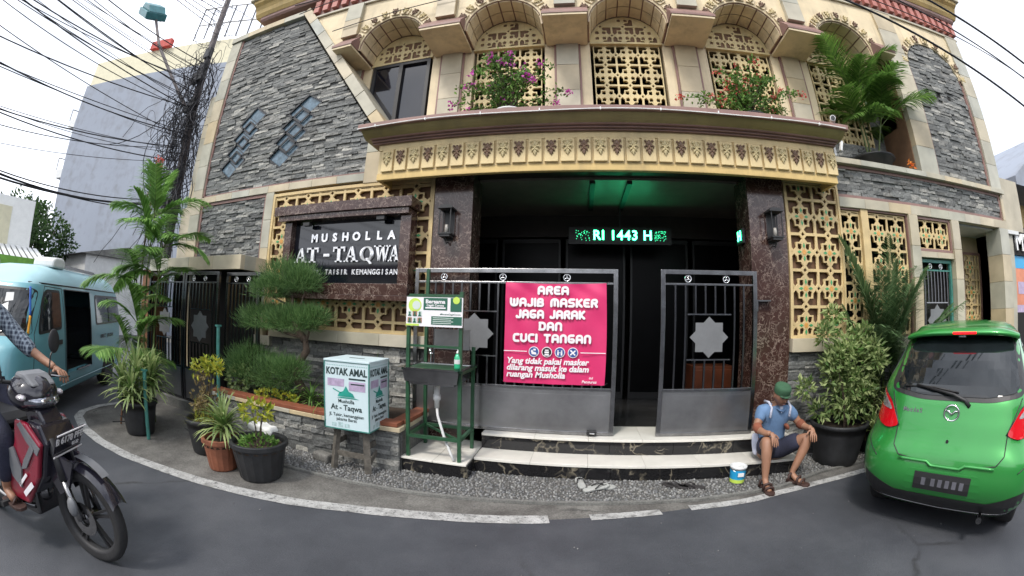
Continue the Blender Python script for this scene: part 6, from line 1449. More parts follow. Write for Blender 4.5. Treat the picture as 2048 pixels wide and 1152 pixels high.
# lower bumper
CS.patch(rr([(-.78,.21),(.78,.21),(.80,.42),(.62,.39),(.40,.32),(-.40,.32),(-.62,.39),(-.80,.42)], .03), off=.006, name='bumper_insert', m='black', parent=CAR)
CS.line([(-.60,.235),(0,.215),(.60,.235)], r=.007, name='bumper_strip', m='barsteel', parent=CAR, off=.01)
CS.patch(rr([(-.33,.345),(.33,.345),(.30,.505),(-.30,.505)], .03), off=.003, name='plate_recess', m='cargreen', parent=CAR)
CS.patch([(-.235,.365),(.235,.365),(.235,.49),(-.235,.49)], off=.012, name='number_plate', m='blackplate' if 'blackplate' in M else 'black', parent=CAR)
M['platefig'] = mat('worn_plate_figures', (.12,.12,.14), .6, var=.3)
for k in range(6):
    x = -.17+.06*k+(.02 if k > 0 else 0); CS.patch([(x,.40),(x+.035,.40),(x+.035,.455),(x,.455)], off=.0135, name='plate_figure', m='platefig', parent=CAR, skirt=0)
# spoiler with lit brake lamp
q = MB(); rows = []
for i in range(25):
    x = -.57+1.14*i/24; x *= .94; e = abs(x/.535)**4; y0 = .50+.10*e; zb = 1.375-.035*e; rows.append([(x, y0+.33, 1.435-.05*e), (x, y0+.12, 1.43-.05*e), (x, y0, zb+.028), (x, y0-.008, zb+.012), (x, y0+.01, zb-.004), (x, y0+.2, zb-.012)])
q.grid(rows); q.build('spoiler', 'cargreen', CAR, smooth=True)
q = MB(); q.add([rows[0][k] for k in range(6)], [(0,1,2,3,4,5)]); q.add([rows[-1][k] for k in range(6)], [(5,4,3,2,1,0)]); q.build('spoiler_end', 'cargreen', CAR)
q = MB(); q.box(-.09,.13,.487,.50,1.380,1.398); bl_ = q.build('brake_lamp', 'brakered', CAR, bevel=.004)
q = MB()
for k in range(10): q.box(-.08+.02*k,-.066+.02*k,.485,.488,1.383,1.395)
o = q.build('lamp_cell', 'brakered', bl_); o['kind'] = 'stuff'
text('mazda', .022, (0,.505,1.366), 'chrome', CAR, ext=.0004, sx=1.2)
# emblem: winged oval
o_c = CS.rear(-.02, .88, .012); q = MB(); q.tube([(o_c.x+.062*cos(a*pi/16), o_c.y+.002, .88+.052*sin(a*pi/16)) for a in range(32)], .0075, 6, closed=True)
for s_ in (-1, 1): q.tube([(-.02, o_c.y, .868),(-.02+s_*.014, o_c.y, .882),(-.02+s_*.030, o_c.y, .894),(-.02+s_*.056, o_c.y, .892)], [.008,.007,.007,.004], 6)
q.build('emblem', 'chrome', CAR, smooth=True)
for i, ch in enumerate('Mazda2'):
    x = -.42+.028*i; p_ = CS.rear(x, .88, .006); text(ch, .042, tuple(p_), 'chrome', CAR, ext=.002, bold=.001, name='letter')
p_ = CS.rear(-.02, .70, .004); q = MB(); q.lathe([(.012,0),(.012,.006)], 14, (0,0,0), Matrix.Translation(p_) @ Matrix.Rotation(pi/2, 4, 'X')); q.build('lock_cylinder', 'black', CAR)
# wiper
a = CS.rear(-.02, .985, .02); q = MB(); q.tube([a+Vector((.14,0,-.06)), a+Vector((.10,-.01,-.02)), a+Vector((.0,-.01,.015)), CS.rear(-.35, 1.045, .025)], [.018,.016,.012,.008], 8); q.tube([CS.rear(.02,1.01,.014), CS.rear(-.2,1.035,.014), CS.rear(-.45,1.03,.014)], .007, 6); q.build('wiper', 'black', CAR, smooth=True)
# side glass, mirrors, wheels
for sg_ in (-1, 1):
    CS.patch(rr([(.60,1.03),(2.45,1.02),(2.05,1.34),(.95,1.36),(.72,1.28)], .06), where='side', sg=sg_, off=.005, name='side_window', m='carglass', parent=CAR, g=.08)
    CS.line([(1.55,.30),(1.55,1.02),(1.5,1.35)], where='side', sg=sg_, r=.004, name='door_seam', parent=CAR)
    CS.patch([(.30+.36*(1-cos(a*pi/12)), .20+.40*sin(a*pi/12)) for a in range(13)], where='side', sg=sg_, off=.003, name='wheel_arch', m='dark', parent=CAR, g=.06)
    q = MB(); q.ball((sg_*.80, 2.35, 1.02), (.09,.05,.06), 12, 8); q.build('wing_mirror', 'cargreen', CAR, smooth=True)
    for y_ in (.66, 3.05):
        q = MB(); T4 = Matrix.Translation((sg_*.62, y_, .285)) @ Matrix.Rotation(pi/2, 4, 'Y'); q.lathe([(.19,-.09),(.27,-.09),(.285,-.07),(.285,.07),(.27,.09),(.19,.09)], 36, M4=T4); w_ = q.build('wheel', 'rubber', CAR, smooth=True)
        q = MB(); q.lathe([(.0,-.07),(.19,-.07),(.195,.08),(.17,.06),(0,.05)], 28, M4=T4); q.build('rim', 'steel', w_, smooth=True)
q = MB(); q.box(-.6,.6,.3,3.3,.17,.22); q.build('underbody', 'dark', CAR)
q = MB(); q.tube([(.38,.02,.21),(.38,.25,.21)], .025, 10); q.build('exhaust', 'barsteel', CAR)
# ------------------------------------------------------------------ light blue passenger van
M['vanblue'] = carpaint('faded_light_blue_paint', (.14,.37,.43), .38, .0, .35)
M['vanroof'] = carpaint('pale_blue_roof_paint', (.36,.60,.66), .4, .0, .3)
M['vanglass'] = mat('dark_van_glass', (.02,.025,.03), .05, spec=.8, coat=.5)
VAN = thing('passenger_van', 'light blue public transport van with its side door open, behind the motorbike', 'van', (-5.92, .75, 0), R(226.2))
VS = Shell([(.24,.70,-3.9,.36,9),(.36,.73,-3.95,.40,9),(.6,.735,-3.96,.38,9),(.9,.735,-3.96,.26,9),(1.02,.73,-3.95,.06,9),(1.2,.715,-3.94,-.04,9),(1.4,.685,-3.92,-.17,8),(1.57,.655,-3.9,-.27,7),(1.66,.62,-3.86,-.40,6),(1.76,.54,-3.78,-.62,5),(1.83,.42,-3.66,-.9,4),(1.86,.2,-3.4,-1.3,3)])
q = VS.body(60, 240)
vb = q.build('body', ['vanblue', 'vanroof'], VAN, smooth=True)
bm = bmesh.new(); bm.from_mesh(vb.data)
DY0, DY1, DZ0, DZ1 = -2.12, -1.12, .46, 1.55
for co, no in (((0,DY0,0),(0,1,0)),((0,DY1,0),(0,1,0)),((0,0,DZ0),(0,0,1)),((0,0,DZ1),(0,0,1)),((0,0,1.585),(0,0,1))):
    bmesh.ops.bisect_plane(bm, geom=bm.verts[:]+bm.edges[:]+bm.faces[:], plane_co=co, plane_no=no)
dl = []
for f in bm.faces:
    c = f.calc_center_median()
    if c.x < 0 and DY0 < c.y < DY1 and DZ0 < c.z < DZ1: dl.append(f)
    if c.z > 1.585: f.material_index = 1
bmesh.ops.delete(bm, geom=dl, context='FACES'); bm.to_mesh(vb.data); bm.free()
q = MB(); q.box(-.66,.66,-3.8,-.3,.40,.44); q.build('cabin_floor', 'rubber', VAN)
q = MB(); q.box(.1,.62,-3.6,-1.0,.44,.85); q.box(.55,.64,-3.6,-1.0,.85,1.15); q.build('bench', 'black', VAN, bevel=.03)
q = MB(); q.box(-.60,.60,-2.75,-2.65,.44,1.3); q.build('seat_back', 'vanglass', VAN, bevel=.02)
q = MB(); q.box(-.5,.6,-1.0,-.85,.44,1.3); q.build('driver_seat', 'dark', VAN, bevel=.04)
q = MB(); q.box(-.735,-.60,DY0,DY1,.36,.458); q.build('door_step', 'vanblue', VAN); q = MB(); q.bar(VS.side(DY0+.1,.47,-1,.012), VS.side(DY1-.35,.47,-1,.012), .02); q.build('step_rail', 'steel', VAN)
for pts in ([(DY0,DZ0),(DY0,DZ1),(DY1,DZ1),(DY1,DZ0)],): VS.line(pts, where='side', r=.010, name='door_rubber', parent=VAN, off=0)
def vside(poly, name, m, off=.005, r=.06, parent=VAN): return VS.patch(rr(poly, r), where='side', off=off, name=name, m=m, parent=parent, g=.08)
vside([(-.98,1.05),(-.30,1.01),(-.33,1.16),(-.50,1.47),(-.60,1.535),(-.98,1.535)], 'window_rubber', 'black', .004, .05)
vside([(-.95,1.085),(-.34,1.045),(-.37,1.16),(-.53,1.45),(-.62,1.505),(-.95,1.505)], 'door_window', 'vanglass', .008, .05)
vside([(-3.75,1.06),(-2.34,1.05),(-2.34,1.52),(-3.75,1.52)], 'window_rubber', 'black', .004, .07); vside([(-3.70,1.09),(-2.38,1.08),(-2.38,1.49),(-3.70,1.49)], 'side_window', 'carglass', .008, .06)
q = MB(); q.bar(VS.side(-3.0,1.09,-1,.012), VS.side(-3.0,1.49,-1,.012), .02); q.build('window_divider', 'black', VAN)
VS.line([(-1.08,.30),(-1.08,1.2),(-1.05,1.56),(-.58,1.57),(-.20,1.02),(-.12,.60),(-.12,.3)], where='side', r=.005, name='door_seam', parent=VAN); VS.line([(-3.9,1.585),(-2,1.60),(-.35,1.60)], where='side', r=.010, name='drip_rail', parent=VAN, m='black', off=.004)
vside([(-.98,.86),(-.86,.86),(-.86,.92),(-.98,.92)], 'door_handle', 'black', .012, .015)
VS.line([(-3.9,.33),(-.9,.33)], where='side', r=.008, name='sill_seam', m='vanroof', parent=VAN)
w0 = [(-.66,1.03),(.66,1.03),(.58,1.50),(-.58,1.50)]
VS.patch(rr([(-.70,1.0),(.70,1.0),(.62,1.53),(-.62,1.53)], .06), where='front', off=.004, name='window_rubber', m='black', parent=VAN)
wsn = VS.patch(rr(w0, .05), where='front', off=.008, name='windshield', m='carglass', parent=VAN)
VS.patch([(-.42,1.12),(-.24,1.13),(-.20,1.30),(-.34,1.36)], where='front', off=.010, name='sticker', m='offwhite', parent=wsn, skirt=0); VS.patch([(-.40,1.38),(-.28,1.36),(-.26,1.46),(-.38,1.47)], where='front', off=.010, name='sticker', m='offwhite', parent=wsn, skirt=0)
q = MB(); q.tube([VS.front(-.1,1.0,.03), VS.front(-.35,1.04,.02), VS.front(-.62,1.07,.015)], .007, 6); q.build('wiper', 'black', VAN)
M['pillarblue'] = mat('blue_pillar_paint', (.02,.10,.40), .4); M['pillaryellow'] = mat('orange_yellow_paint', (.80,.35,.02), .4)
VS.line([(-.10,1.03),(-.185,1.22)], where='side', r=.024, name='pillar_stripe', m='pillaryellow', parent=VAN, off=-.012); VS.line([(-.185,1.22),(-.33,1.54)], where='side', r=.022, name='pillar_stripe', m='pillarblue', parent=VAN, off=-.012)
q = MB(); q.prism([(-1.55,1.83),(-1.13,1.83),(-1.16,1.94),(-1.25,1.97),(-1.48,1.98),(-1.55,1.94)], -.45, -.08, 'x'); q.build('roof_vent', 'offwhite', VAN, bevel=.03, recalc=True)
q = MB(); q.bar((-.42,-1.3,1.87),(-.42,-3.0,1.86),.03); q.bar((-.36,-1.3,1.9),(-.36,-3.0,1.89),.02); q.build('roof_rail', 'barsteel', VAN)
p_ = VS.side(-2.85, .86, -1, .006); text('DIRECT  JURUSAN', .085, (p_.x-.0, -2.9, .86), 'black', VAN, rot=(pi/2,0,-pi/2), ext=.001, bold=.001)
for y_ in (-.15, -3.0):
    for sg_ in (-1, 1):
        T4 = Matrix.Translation((sg_*.64, y_, .28)) @ Matrix.Rotation(pi/2, 4, 'Y'); w_ = MB().lathe([(.17,-.08),(.265,-.08),(.28,-.06),(.28,.06),(.265,.08),(.17,.08)], 30, M4=T4).build('wheel', 'rubber', VAN, smooth=True); MB().lathe([(0,-.06),(.17,-.06),(.175,.07),(.15,.05),(0,.04)], 24, M4=T4).build('rim', 'steel', w_, smooth=True)
    VS.patch([(y_-.36*cos(a*pi/12), .24+.36*sin(a*pi/12)) for a in range(13)], where='side', off=.003, name='wheel_arch', m='dark', parent=VAN, g=.06)
q = MB(); q.box(-.55,.55,-3.8,.2,.2,.26); q.build('underbody', 'dark', VAN)
# ------------------------------------------------------------------ motorbike
M['mblack'] = mat('black_gloss_plastic', (.015,.014,.022), .2, var=.15, coat=.6); M['mred'] = carpaint('dark_red_gloss', (.24,.008,.028), .25, .1, .8); M['mgrey'] = mat('silver_grey_plastic', (.15,.155,.165), .4, var=.15); M['mmatte'] = mat('matt_black_plastic', (.02,.02,.022), .6)
BK = thing('motorbike', 'dark red and black underbone motorbike ridden in from the left edge', 'motorbike', (-2.447, .828, 0), R(20)-pi/2)
def wheel_bike(y, label=None):
    T4 = Matrix.Translation((0, y, .285)) @ Matrix.Rotation(pi/2, 4, 'Y')
    w = MB().lathe([(.225,-.03),(.255,-.036),(.274,-.028),(.285,0),(.274,.028),(.255,.036),(.225,.03)], 48, M4=T4, cap=False).build('wheel', 'rubber', BK, smooth=True)
    MB().lathe([(.226,-.03),(.212,-.026),(.205,-.01),(.205,.01),(.212,.026),(.226,.03)], 48, M4=T4, cap=False).build('rim', 'mmatte', w, smooth=True)
    for k in range(5):
        a = 2*pi*k/5+.35; q = MB()
        for d in (-.10, .10): q.bar((0, y+.03*cos(a+d*2), .285+.03*sin(a+d*2)), (0, y+.21*cos(a+d), .285+.21*sin(a+d)), .022, .014)
        q.build('spoke', 'mmatte', w)
    MB().lathe([(0,-.05),(.035,-.05),(.04,.0),(.035,.05),(0,.05)], 18, M4=T4).build('hub', 'barsteel', w, smooth=True)
    MB().lathe([(.045,.052),(.10,.052),(.10,.056),(.045,.056)], 28, M4=T4, cap=False).build('brake_disc', 'steel', w); return w
wheel_bike(0); wheel_bike(-1.22)
for s_ in (-1, 1):
    q = MB(); q.tube([(s_*.078,0,.285),(s_*.078,-.09,.50)], .022, 12); q.build('fork_leg', 'steel' if s_ > 0 else 'barsteel', BK, smooth=True); q = MB(); q.tube([(s_*.075,-.09,.50),(s_*.07,-.17,.72)], .026, 12); q.build('fork_cover', 'mmatte', BK, smooth=True)
q = MB(); q.ball((.10,-.03,.37), (.025,.04,.06), 10, 6); q.build('brake_caliper', 'goldmetal' if 'goldmetal' in M else 'mgrey', BK, smooth=True)
rows = []
for k in range(15):
    a = R(28+k*9.5); rows.append([(x, .325*cos(a)*1.0, .285+.325*sin(a)-(abs(x)/.07)**2*.035) for x in (-.062,-.045,-.02,0,.02,.045,.062)])
q = MB(); q.grid(rows); q.build('front_mudguard', 'mblack', BK, smooth=True)
q = MB(); q.prism([(.02,.62),(-.16,.64),(-.24,.50),(-.16,.40),(-.06,.46)], .055, .075, 'x'); q.prism([(.02,.62),(-.16,.64),(-.24,.50),(-.16,.40),(-.06,.46)], -.075, -.055, 'x'); q.build('mudguard_stay', 'mblack', BK, recalc=True)
q = MB(); rows = []
for k in range(9): a = R(52+k*5); rows.append([(x, .352*cos(a)+.0, .300+.345*sin(a)) for x in (-.03,0,.03)])
q.grid(rows); q.build('mudguard_flash', 'mgrey', BK, smooth=True)
M['headlens'] = mat('headlamp_lens', (.20,.21,.24), .06, var=.6, scale=26, coat=1., metal=.7)
# head cowl
q = MB(); q.ball((0,-.42,.93), (.165,.19,.115), 24, 14); q.build('head_cowl', 'mblack', BK, smooth=True)
q = MB(); q.ball((0,-.355,.905), (.140,.140,.055), 24, 12); hl = q.build('headlight', 'headlens', BK, smooth=True)
for s_ in (-.045,.045): q = MB(); q.ball((s_,-.232,.908), (.018,.012,.018), 12, 8); q.build('bulb', 'chrome', hl, smooth=True)
q = MB(); q.prism([(-.27,.87),(-.20,.80),(-.22,.70),(-.36,.72),(-.42,.86)], -.085, .085, 'x'); q.build('cowl_chin', 'mblack', BK, bevel=.02, recalc=True)
q = MB(); q.prism([(-.26,.99),(-.36,1.045),(-.46,1.055),(-.50,1.0),(-.40,.96)], -.10, .10, 'x'); q.build('visor', 'mgrey', BK, bevel=.02, recalc=True)
q = MB(); q.tube([(-.34,-.53,.99),(-.2,-.49,1.0),(0,-.46,.97),(.2,-.49,1.0),(.34,-.53,.99)], .012, 8); q.build('handlebar', 'black', BK, smooth=True)
for s_ in (-1, 1):
    q = MB(); q.tube([(s_*.22,-.495,1.0),(s_*.35,-.535,.99)], .018, 10); q.build('grip', 'rubber', BK, smooth=True)
    q = MB(); q.tube([(s_*.20,-.47,1.0),(s_*.30,-.44,.985),(s_*.36,-.46,.98)], .007, 6); q.build('brake_lever', 'steel', BK, smooth=True)
    q = MB(); q.tube([(s_*.19,-.48,1.0),(s_*.21,-.48,1.12),(s_*.24,-.49,1.15)], .006, 6); q.build('mirror_stem', 'black', BK); q = MB(); q.ball((s_*.25,-.49,1.205), (.05,.016,.075), 14, 10); q.build('mirror', 'mmatte', BK, smooth=True)
    q = MB(); q.ball((s_*.150,-.33,.93), (.030,.045,.018), 10, 8); q.build('indicator', 'clearlens', BK, smooth=True)
    # leg shields and side fairings
    q = MB(); q.prism([(-.30,.80),(-.16,.70),(-.24,.50),(-.42,.30),(-.62,.30),(-.60,.50),(-.46,.66),(-.42,.80)], s_*.13, s_*.165, 'x'); q.build('leg_shield', 'mred', BK, bevel=.012, recalc=True)
    q = MB(); q.prism([(-.24,.70),(-.22,.67),(-.34,.54),(-.40,.52),(-.36,.58)], s_*.166, s_*.176, 'x'); q.build('silver_flash', 'mgrey', BK, recalc=True)
    q = MB(); q.prism([(-.25,.745),(-.16,.685),(-.20,.64),(-.30,.70),(-.38,.78),(-.34,.80)], s_*.1665, s_*.172, 'x'); q.build('fairing_stripe', 'mgrey', BK, recalc=True)
    q = MB(); q.prism([(-.46,.64),(-.40,.52),(-.44,.40),(-.53,.45),(-.55,.60)], s_*.168, s_*.180, 'x'); q.build('white_panel', 'mgrey', BK, recalc=True)
    q = MB(); q.prism([(-.75,.70),(-.60,.58),(-.9,.50),(-1.35,.66),(-1.5,.82),(-1.1,.76)], s_*.12, s_*.14, 'x'); q.build('tail_fairing', 'mred', BK, bevel=.01, recalc=True)
q = MB(); q.prism([(-.20,.80),(-.14,.70),(-.22,.50),(-.36,.36),(-.44,.40),(-.36,.60),(-.34,.80)], -.13, .13, 'x'); q.build('front_shield', 'mblack', BK, bevel=.02, recalc=True)
text('RACING', .07, (.172,-.335,.47), 'printwhite', BK, rot=(pi/2,R(28),pi/2), ext=.001, bold=.003) if False else None
q = MB(); q.bar((.178,-.30,.455),(.178,-.42,.365),.004,.03); q.bar((.178,-.35,.50),(.178,-.46,.41),.004,.018); q.build('side_decal', 'printwhite', BK)
pl_ = MB(); pl_.box(-.135,.135,-.012,-.006,0,.135); pl = pl_.build('number_plate', 'mblack', BK, bevel=.003); pl.location = (.03,-.06,.665); pl.rotation_euler = (R(-24),R(0),R(12))
q = MB(); q.box(-.14,.14,.0,.004,.130,.138); q.box(-.14,.14,.0,.004,-.004,.004); q.build('plate_border', 'printwhite', pl)
text('B 6178 PFE', .058, (0,-.004,.085), 'printwhite', pl, rot=(pi/2,0,pi), ext=.0015, bold=.0012); text('05·22', .03, (-.07,-.004,.035), 'printwhite', pl, rot=(pi/2,0,pi), ext=.0015)
q = MB(); q.box(-.10,.10,-.88,-.42,.20,.46); q.ball((0,-.52,.33), (.09,.15,.08), 14, 8); q.build('engine', 'barsteel', BK, bevel=.03)
q = MB(); q.tube([(.10,-.45,.26),(.12,-.7,.22),(.14,-1.0,.27),(.15,-1.5,.36)], [.018,.022,.045,.045], 10); q.build('exhaust', 'barsteel', BK, smooth=True)
q = MB(); q.prism([(-.35,.78),(-.5,.55),(-.75,.52),(-.75,.66),(-.5,.70)], -.09, .09, 'x'); q.build('frame_cover', 'mmatte', BK, bevel=.02, recalc=True)
q = MB(); q.prism([(-.62,.72),(-.70,.77),(-1.0,.79),(-1.42,.83),(-1.45,.78),(-1.0,.70),(-.7,.66)], -.12, .12, 'x'); q.build('seat', 'mmatte', BK, bevel=.03, recalc=True)
q = MB(); q.bar((-.26,-.62,.27),(.26,-.62,.27),.03); q.build('foot_peg', 'rubber', BK)
q = MB(); rows = []
for k in range(10): a = R(40+k*12); rows.append([(x, -1.22+.32*cos(a), .285+.32*sin(a)) for x in (-.06,0,.06)])
q.grid(rows); q.build('rear_mudguard', 'mmatte', BK, smooth=True)
# ------------------------------------------------------------------ people
def hand(parent_name, wrist, fdir, palm_n, m, parent, r=1., curl=.5, spread=.35, thumb=1):
    """palm and five fingers as one mesh; fdir points along the fingers, palm_n is the back-of-hand normal"""
    w = Vector(wrist); f = Vector(fdir).normalized(); n = Vector(palm_n).normalized(); n = (n-f*n.dot(f)).normalized(); s = f.cross(n)
    V = [(*w, .024*r, .02*r)]; E_ = []; k = w+f*.045*r; V.append((*k, .030*r, .014*r)); E_.append((0,1)); 
    for i, (o, L) in enumerate(((-.030,.070),(-.010,.080),(.010,.075),(.029,.060))):
        b = w+f*.085*r+s*o*r; V.append((*b, .0095*r)); E_.append((1, len(V)-1)); d = (f+s*o*spread*8).normalized(); p = b
        for j in range(3): d = (d-n*curl*(.55+.2*j)).normalized(); p = p+d*L*r/3; V.append((*p, (.0085-.001*j)*r)); E_.append((len(V)-2, len(V)-1))
    b = w+f*.035*r+s*-.034*thumb*r; V.append((*b, .011*r)); E_.append((1, len(V)-1)); d = (f*.7-s*thumb*.7-n*.3).normalized(); p = b
    for j in range(2): p = p+d*.03*r; d = (d+f*.4-n*.2).normalized(); V.append((*p, .0095*r)); E_.append((len(V)-2, len(V)-1))
    return skin('hand', V, E_, m, parent, sub=2, root=1)
def head(parent, c, r, face, m, hat=None):
    """face = unit direction the face looks to"""
    f = Vector(face).normalized(); rz = math.atan2(f.x, -f.y)
    T = Matrix.Translation(c) @ Matrix.Rotation(rz, 4, 'Z') @ Matrix.Rotation(math.asin(-f.z) if abs(f.z) < 1 else 0, 4, 'X') @ Matrix.Scale(r, 4)
    q = MB(); n, mm = 28, 20; rows = []
    for i in range(mm+1):
        a = pi*i/mm; row = []
        for j in range(n):
            b = 2*pi*j/n; x = .76*sin(a)*sin(b); y = -.92*sin(a)*cos(b); z = 1.05*cos(a)
            if z < 0: x *= 1-.30*(-z)**1.3; y = y*(1-.12*(-z)) - (.10*(-z) if y < 0 else 0)
            if y < -.3:
                if abs(x) < .14 and -.30 < z < .12: y -= .20*(1-abs(x)/.14)*(1-abs(z+.14)/.26 if abs(z+.14) < .26 else 0)**.8   # nose
                if .05 < z < .3 and .12 < abs(x) < .48: y += .06                                           # eye sockets
                if .28 < z < .42 and abs(x) < .5: y -= .035
                if -.52 < z < -.40 and abs(x) < .24: y -= .03
            row.append(T @ Vector((x, y, z)))
        rows.append(row+[row[0]])
    q.grid(rows); o = q.build('head', m, parent, smooth=True)
    for s_ in (-1, 1):
        q = MB(); q.ball((0,0,0), (.08,.17,.24), 8, 6, T @ Matrix.Translation((s_*.76,.02,-.08))); q.build('ear', m, o, smooth=True)
        q = MB(); q.ball((0,0,0), (.10,.05,.055), 8, 6, T @ Matrix.Translation((s_*.29,-.82,.14))); q.build('eye', 'eyedark', o, smooth=True)
        q = MB(); q.tube([T @ Vector((s_*.14,-.93,.33)), T @ Vector((s_*.30,-.92,.37)), T @ Vector((s_*.46,-.80,.32))], .035*r, 5); q.build('eyebrow', 'hairdark', o, smooth=True)
    q = MB(); q.tube([T @ Vector((-.22,-.90,-.46)), T @ Vector((0,-.97,-.44)), T @ Vector((.22,-.90,-.46))], [.02*r,.045*r,.02*r], 6); q.build('mouth', 'lip', o, smooth=True)
    return o, T
M['eyedark'] = mat('dark_eye', (.02,.015,.012), .3); M['hairdark'] = mat('grey_black_hair', (.05,.05,.05), .8, bump=.6, bscale=90); M['lip'] = mat('lip', (.17,.07,.055), .5)
M['shirtblue'] = mat('faded_blue_cotton', (.12,.21,.36), .85, var=.18, scale=9, bump=.4, bscale=90); M['navy'] = mat('navy_cotton', (.018,.020,.04), .85, var=.3, bump=.4, bscale=70); M['rust'] = mat('rust_brown_cloth', (.20,.065,.035), .85, var=.25, bump=.4, bscale=70)
M['capgreen'] = mat('green_cap_cloth', (.035,.10,.05), .85, var=.25, bump=.4, bscale=80); M['towel'] = mat('pale_blue_white_cloth', (.50,.52,.62), .85, var=.2, bump=.5, bscale=60); M['leatherbrown'] = mat('brown_leather', (.05,.025,.02), .6, var=.3)
MAN = thing('person', 'seated man in green cap, blue polo shirt and navy shorts on the step', 'person', (1.95, 3.62, 0))
def P(x, y, z, *r): return (x-1.95, y-3.62, z, *r)
sk = [P(1.95,3.70,.27,.125,.10), P(1.95,3.70,.42,.115,.09), P(1.945,3.66,.56,.125,.085), P(1.94,3.62,.655,.07,.06), P(1.935,3.59,.72,.046,.046), P(1.93,3.57,.77,.045,.045),
      P(1.79,3.62,.645,.052), P(1.70,3.56,.50,.040), P(1.735,3.40,.49,.031), P(1.76,3.34,.505,.026),
      P(2.09,3.62,.64,.052), P(2.20,3.58,.51,.040), P(2.215,3.44,.50,.031), P(2.215,3.37,.515,.026),
      P(1.85,3.62,.24,.085), P(1.745,3.36,.445,.062), P(1.735,3.34,.34,.058), P(1.735,3.31,.20,.043), P(1.735,3.29,.085,.031), P(1.735,3.22,.035,.030), P(1.735,3.15,.022,.026),
      P(2.05,3.62,.24,.085), P(2.205,3.38,.44,.062), P(2.17,3.38,.33,.056), P(2.11,3.38,.19,.041), P(2.065,3.38,.085,.031), P(2.10,3.32,.035,.030), P(2.15,3.26,.022,.026)]
ed = chain(0,1,2,3,4,5)+chain(3,6,7,8,9)+chain(3,10,11,12,13)+chain(0,14,15,16,17,18,19,20)+chain(0,21,22,23,24,25,26,27)
skin('body', sk, ed, 'skin', MAN, sub=2, root=0)
o, T = head(MAN, (1.93-1.95, 3.525-3.62, .81), .098, (.05,-1,-.38), 'skin_dark')
q = MB(); 
rows = []
for i in range(9):
    z = [.30,.42,.62,.82,.98,1.10,1.17,1.20,1.21][i]; s_ = [.84,.86,.88,.88,.84,.70,.45,.2,.0][i]; rows.append([T @ Vector((s_*.93*cos(2*pi*j/24), s_*1.08*sin(2*pi*j/24)+.02, z+(.03*sin(9*j) if i in (3,4) else 0))) for j in range(25)])
q.grid(rows); q.build('cap', 'capgreen', MAN, smooth=True)
q = MB(); rows = [[T @ Vector((x, -.70-.42*(1-(x/.62)**2)*t, .36-.10*t)) for x in [-.6+.15*k for k in range(9)]] for t in (0,.5,1)]; q.grid(rows); o = q.build('cap_peak', 'capgreen', MAN, smooth=True); md = o.modifiers.new('thickness', 'SOLIDIFY'); md.thickness = .006
skin('shirt', [P(1.95,3.70,.28,.155,.125), P(1.95,3.69,.42,.150,.115), P(1.945,3.65,.56,.155,.108), P(1.94,3.62,.655,.098,.078), P(1.935,3.60,.70,.062,.058), P(1.785,3.62,.645,.073), P(1.725,3.585,.545,.062), P(2.095,3.62,.64,.073), P(2.17,3.60,.545,.062)], chain(0,1,2,3,4)+chain(3,5,6)+chain(3,7,8), 'shirtblue', MAN, sub=2)
for sx_, a, b_ in ((-1,(1.718,3.58,.54),(1.715,3.47,.488)), (1,(2.18,3.59,.535),(2.21,3.49,.50))): skin('undersleeve', [P(*a,.052), P((a[0]+b_[0])/2-.01*sx_*-1,(a[1]+b_[1])/2+.01,(a[2]+b_[2])/2-.012,.051), P(*b_,.043)], chain(0,1,2), 'rust', MAN, sub=2)
q = MB(); q.add([Vector(P(*p)) for p in ((1.87,3.555,.70),(1.925,3.505,.665),(1.955,3.51,.655),(1.93,3.55,.72))], [(0,1,2,3)]); q.add([Vector(P(*p)) for p in ((1.935,3.55,.72),(1.958,3.51,.655),(2.0,3.52,.675),(2.01,3.56,.70))], [(0,1,2,3)]); o = q.build('collar', 'shirtblue', MAN); md = o.modifiers.new('t', 'SOLIDIFY'); md.thickness = .008
q = MB(); q.add([Vector(P(*p)) for p in ((1.925,3.535,.705),(1.945,3.512,.64),(1.965,3.53,.70))], [(0,1,2)]); q.build('inner_shirt', 'towel', MAN)
skin('shirt_pocket', [P(2.02,3.545,.53,.045,.022), P(2.05,3.545,.47,.042,.022)], [(0,1)], 'rust', MAN, sub=2)
for x_ in (1.84, 2.05): q = MB(); q.tube([P(x_,3.70,.73), P(x_,3.60,.735), P(x_+.005,3.54,.69), P(x_-.01,3.525,.60)], .012, 8); q.build('bag_strap', 'towel', MAN, smooth=True)
skin('shorts', [P(1.95,3.69,.27,.165,.125), P(1.86,3.60,.27,.110,.105), P(1.775,3.45,.39,.098,.09), P(2.05,3.60,.27,.110,.105), P(2.165,3.45,.40,.098,.09), P(1.95,3.70,.36,.148,.12)], [(5,0),(0,1),(1,2),(0,3),(3,4)], 'navy', MAN, sub=2)
hand('hand', P(1.76,3.335,.515)[:3], (.15,-.75,-.75), (.1,-.7,.7), 'skin', MAN, r=.92, curl=.35, thumb=1)
hand('hand', P(2.215,3.365,.52)[:3], (-.12,-.75,-.75), (-.1,-.7,.7), 'skin', MAN, r=.92, curl=.35, thumb=-1)
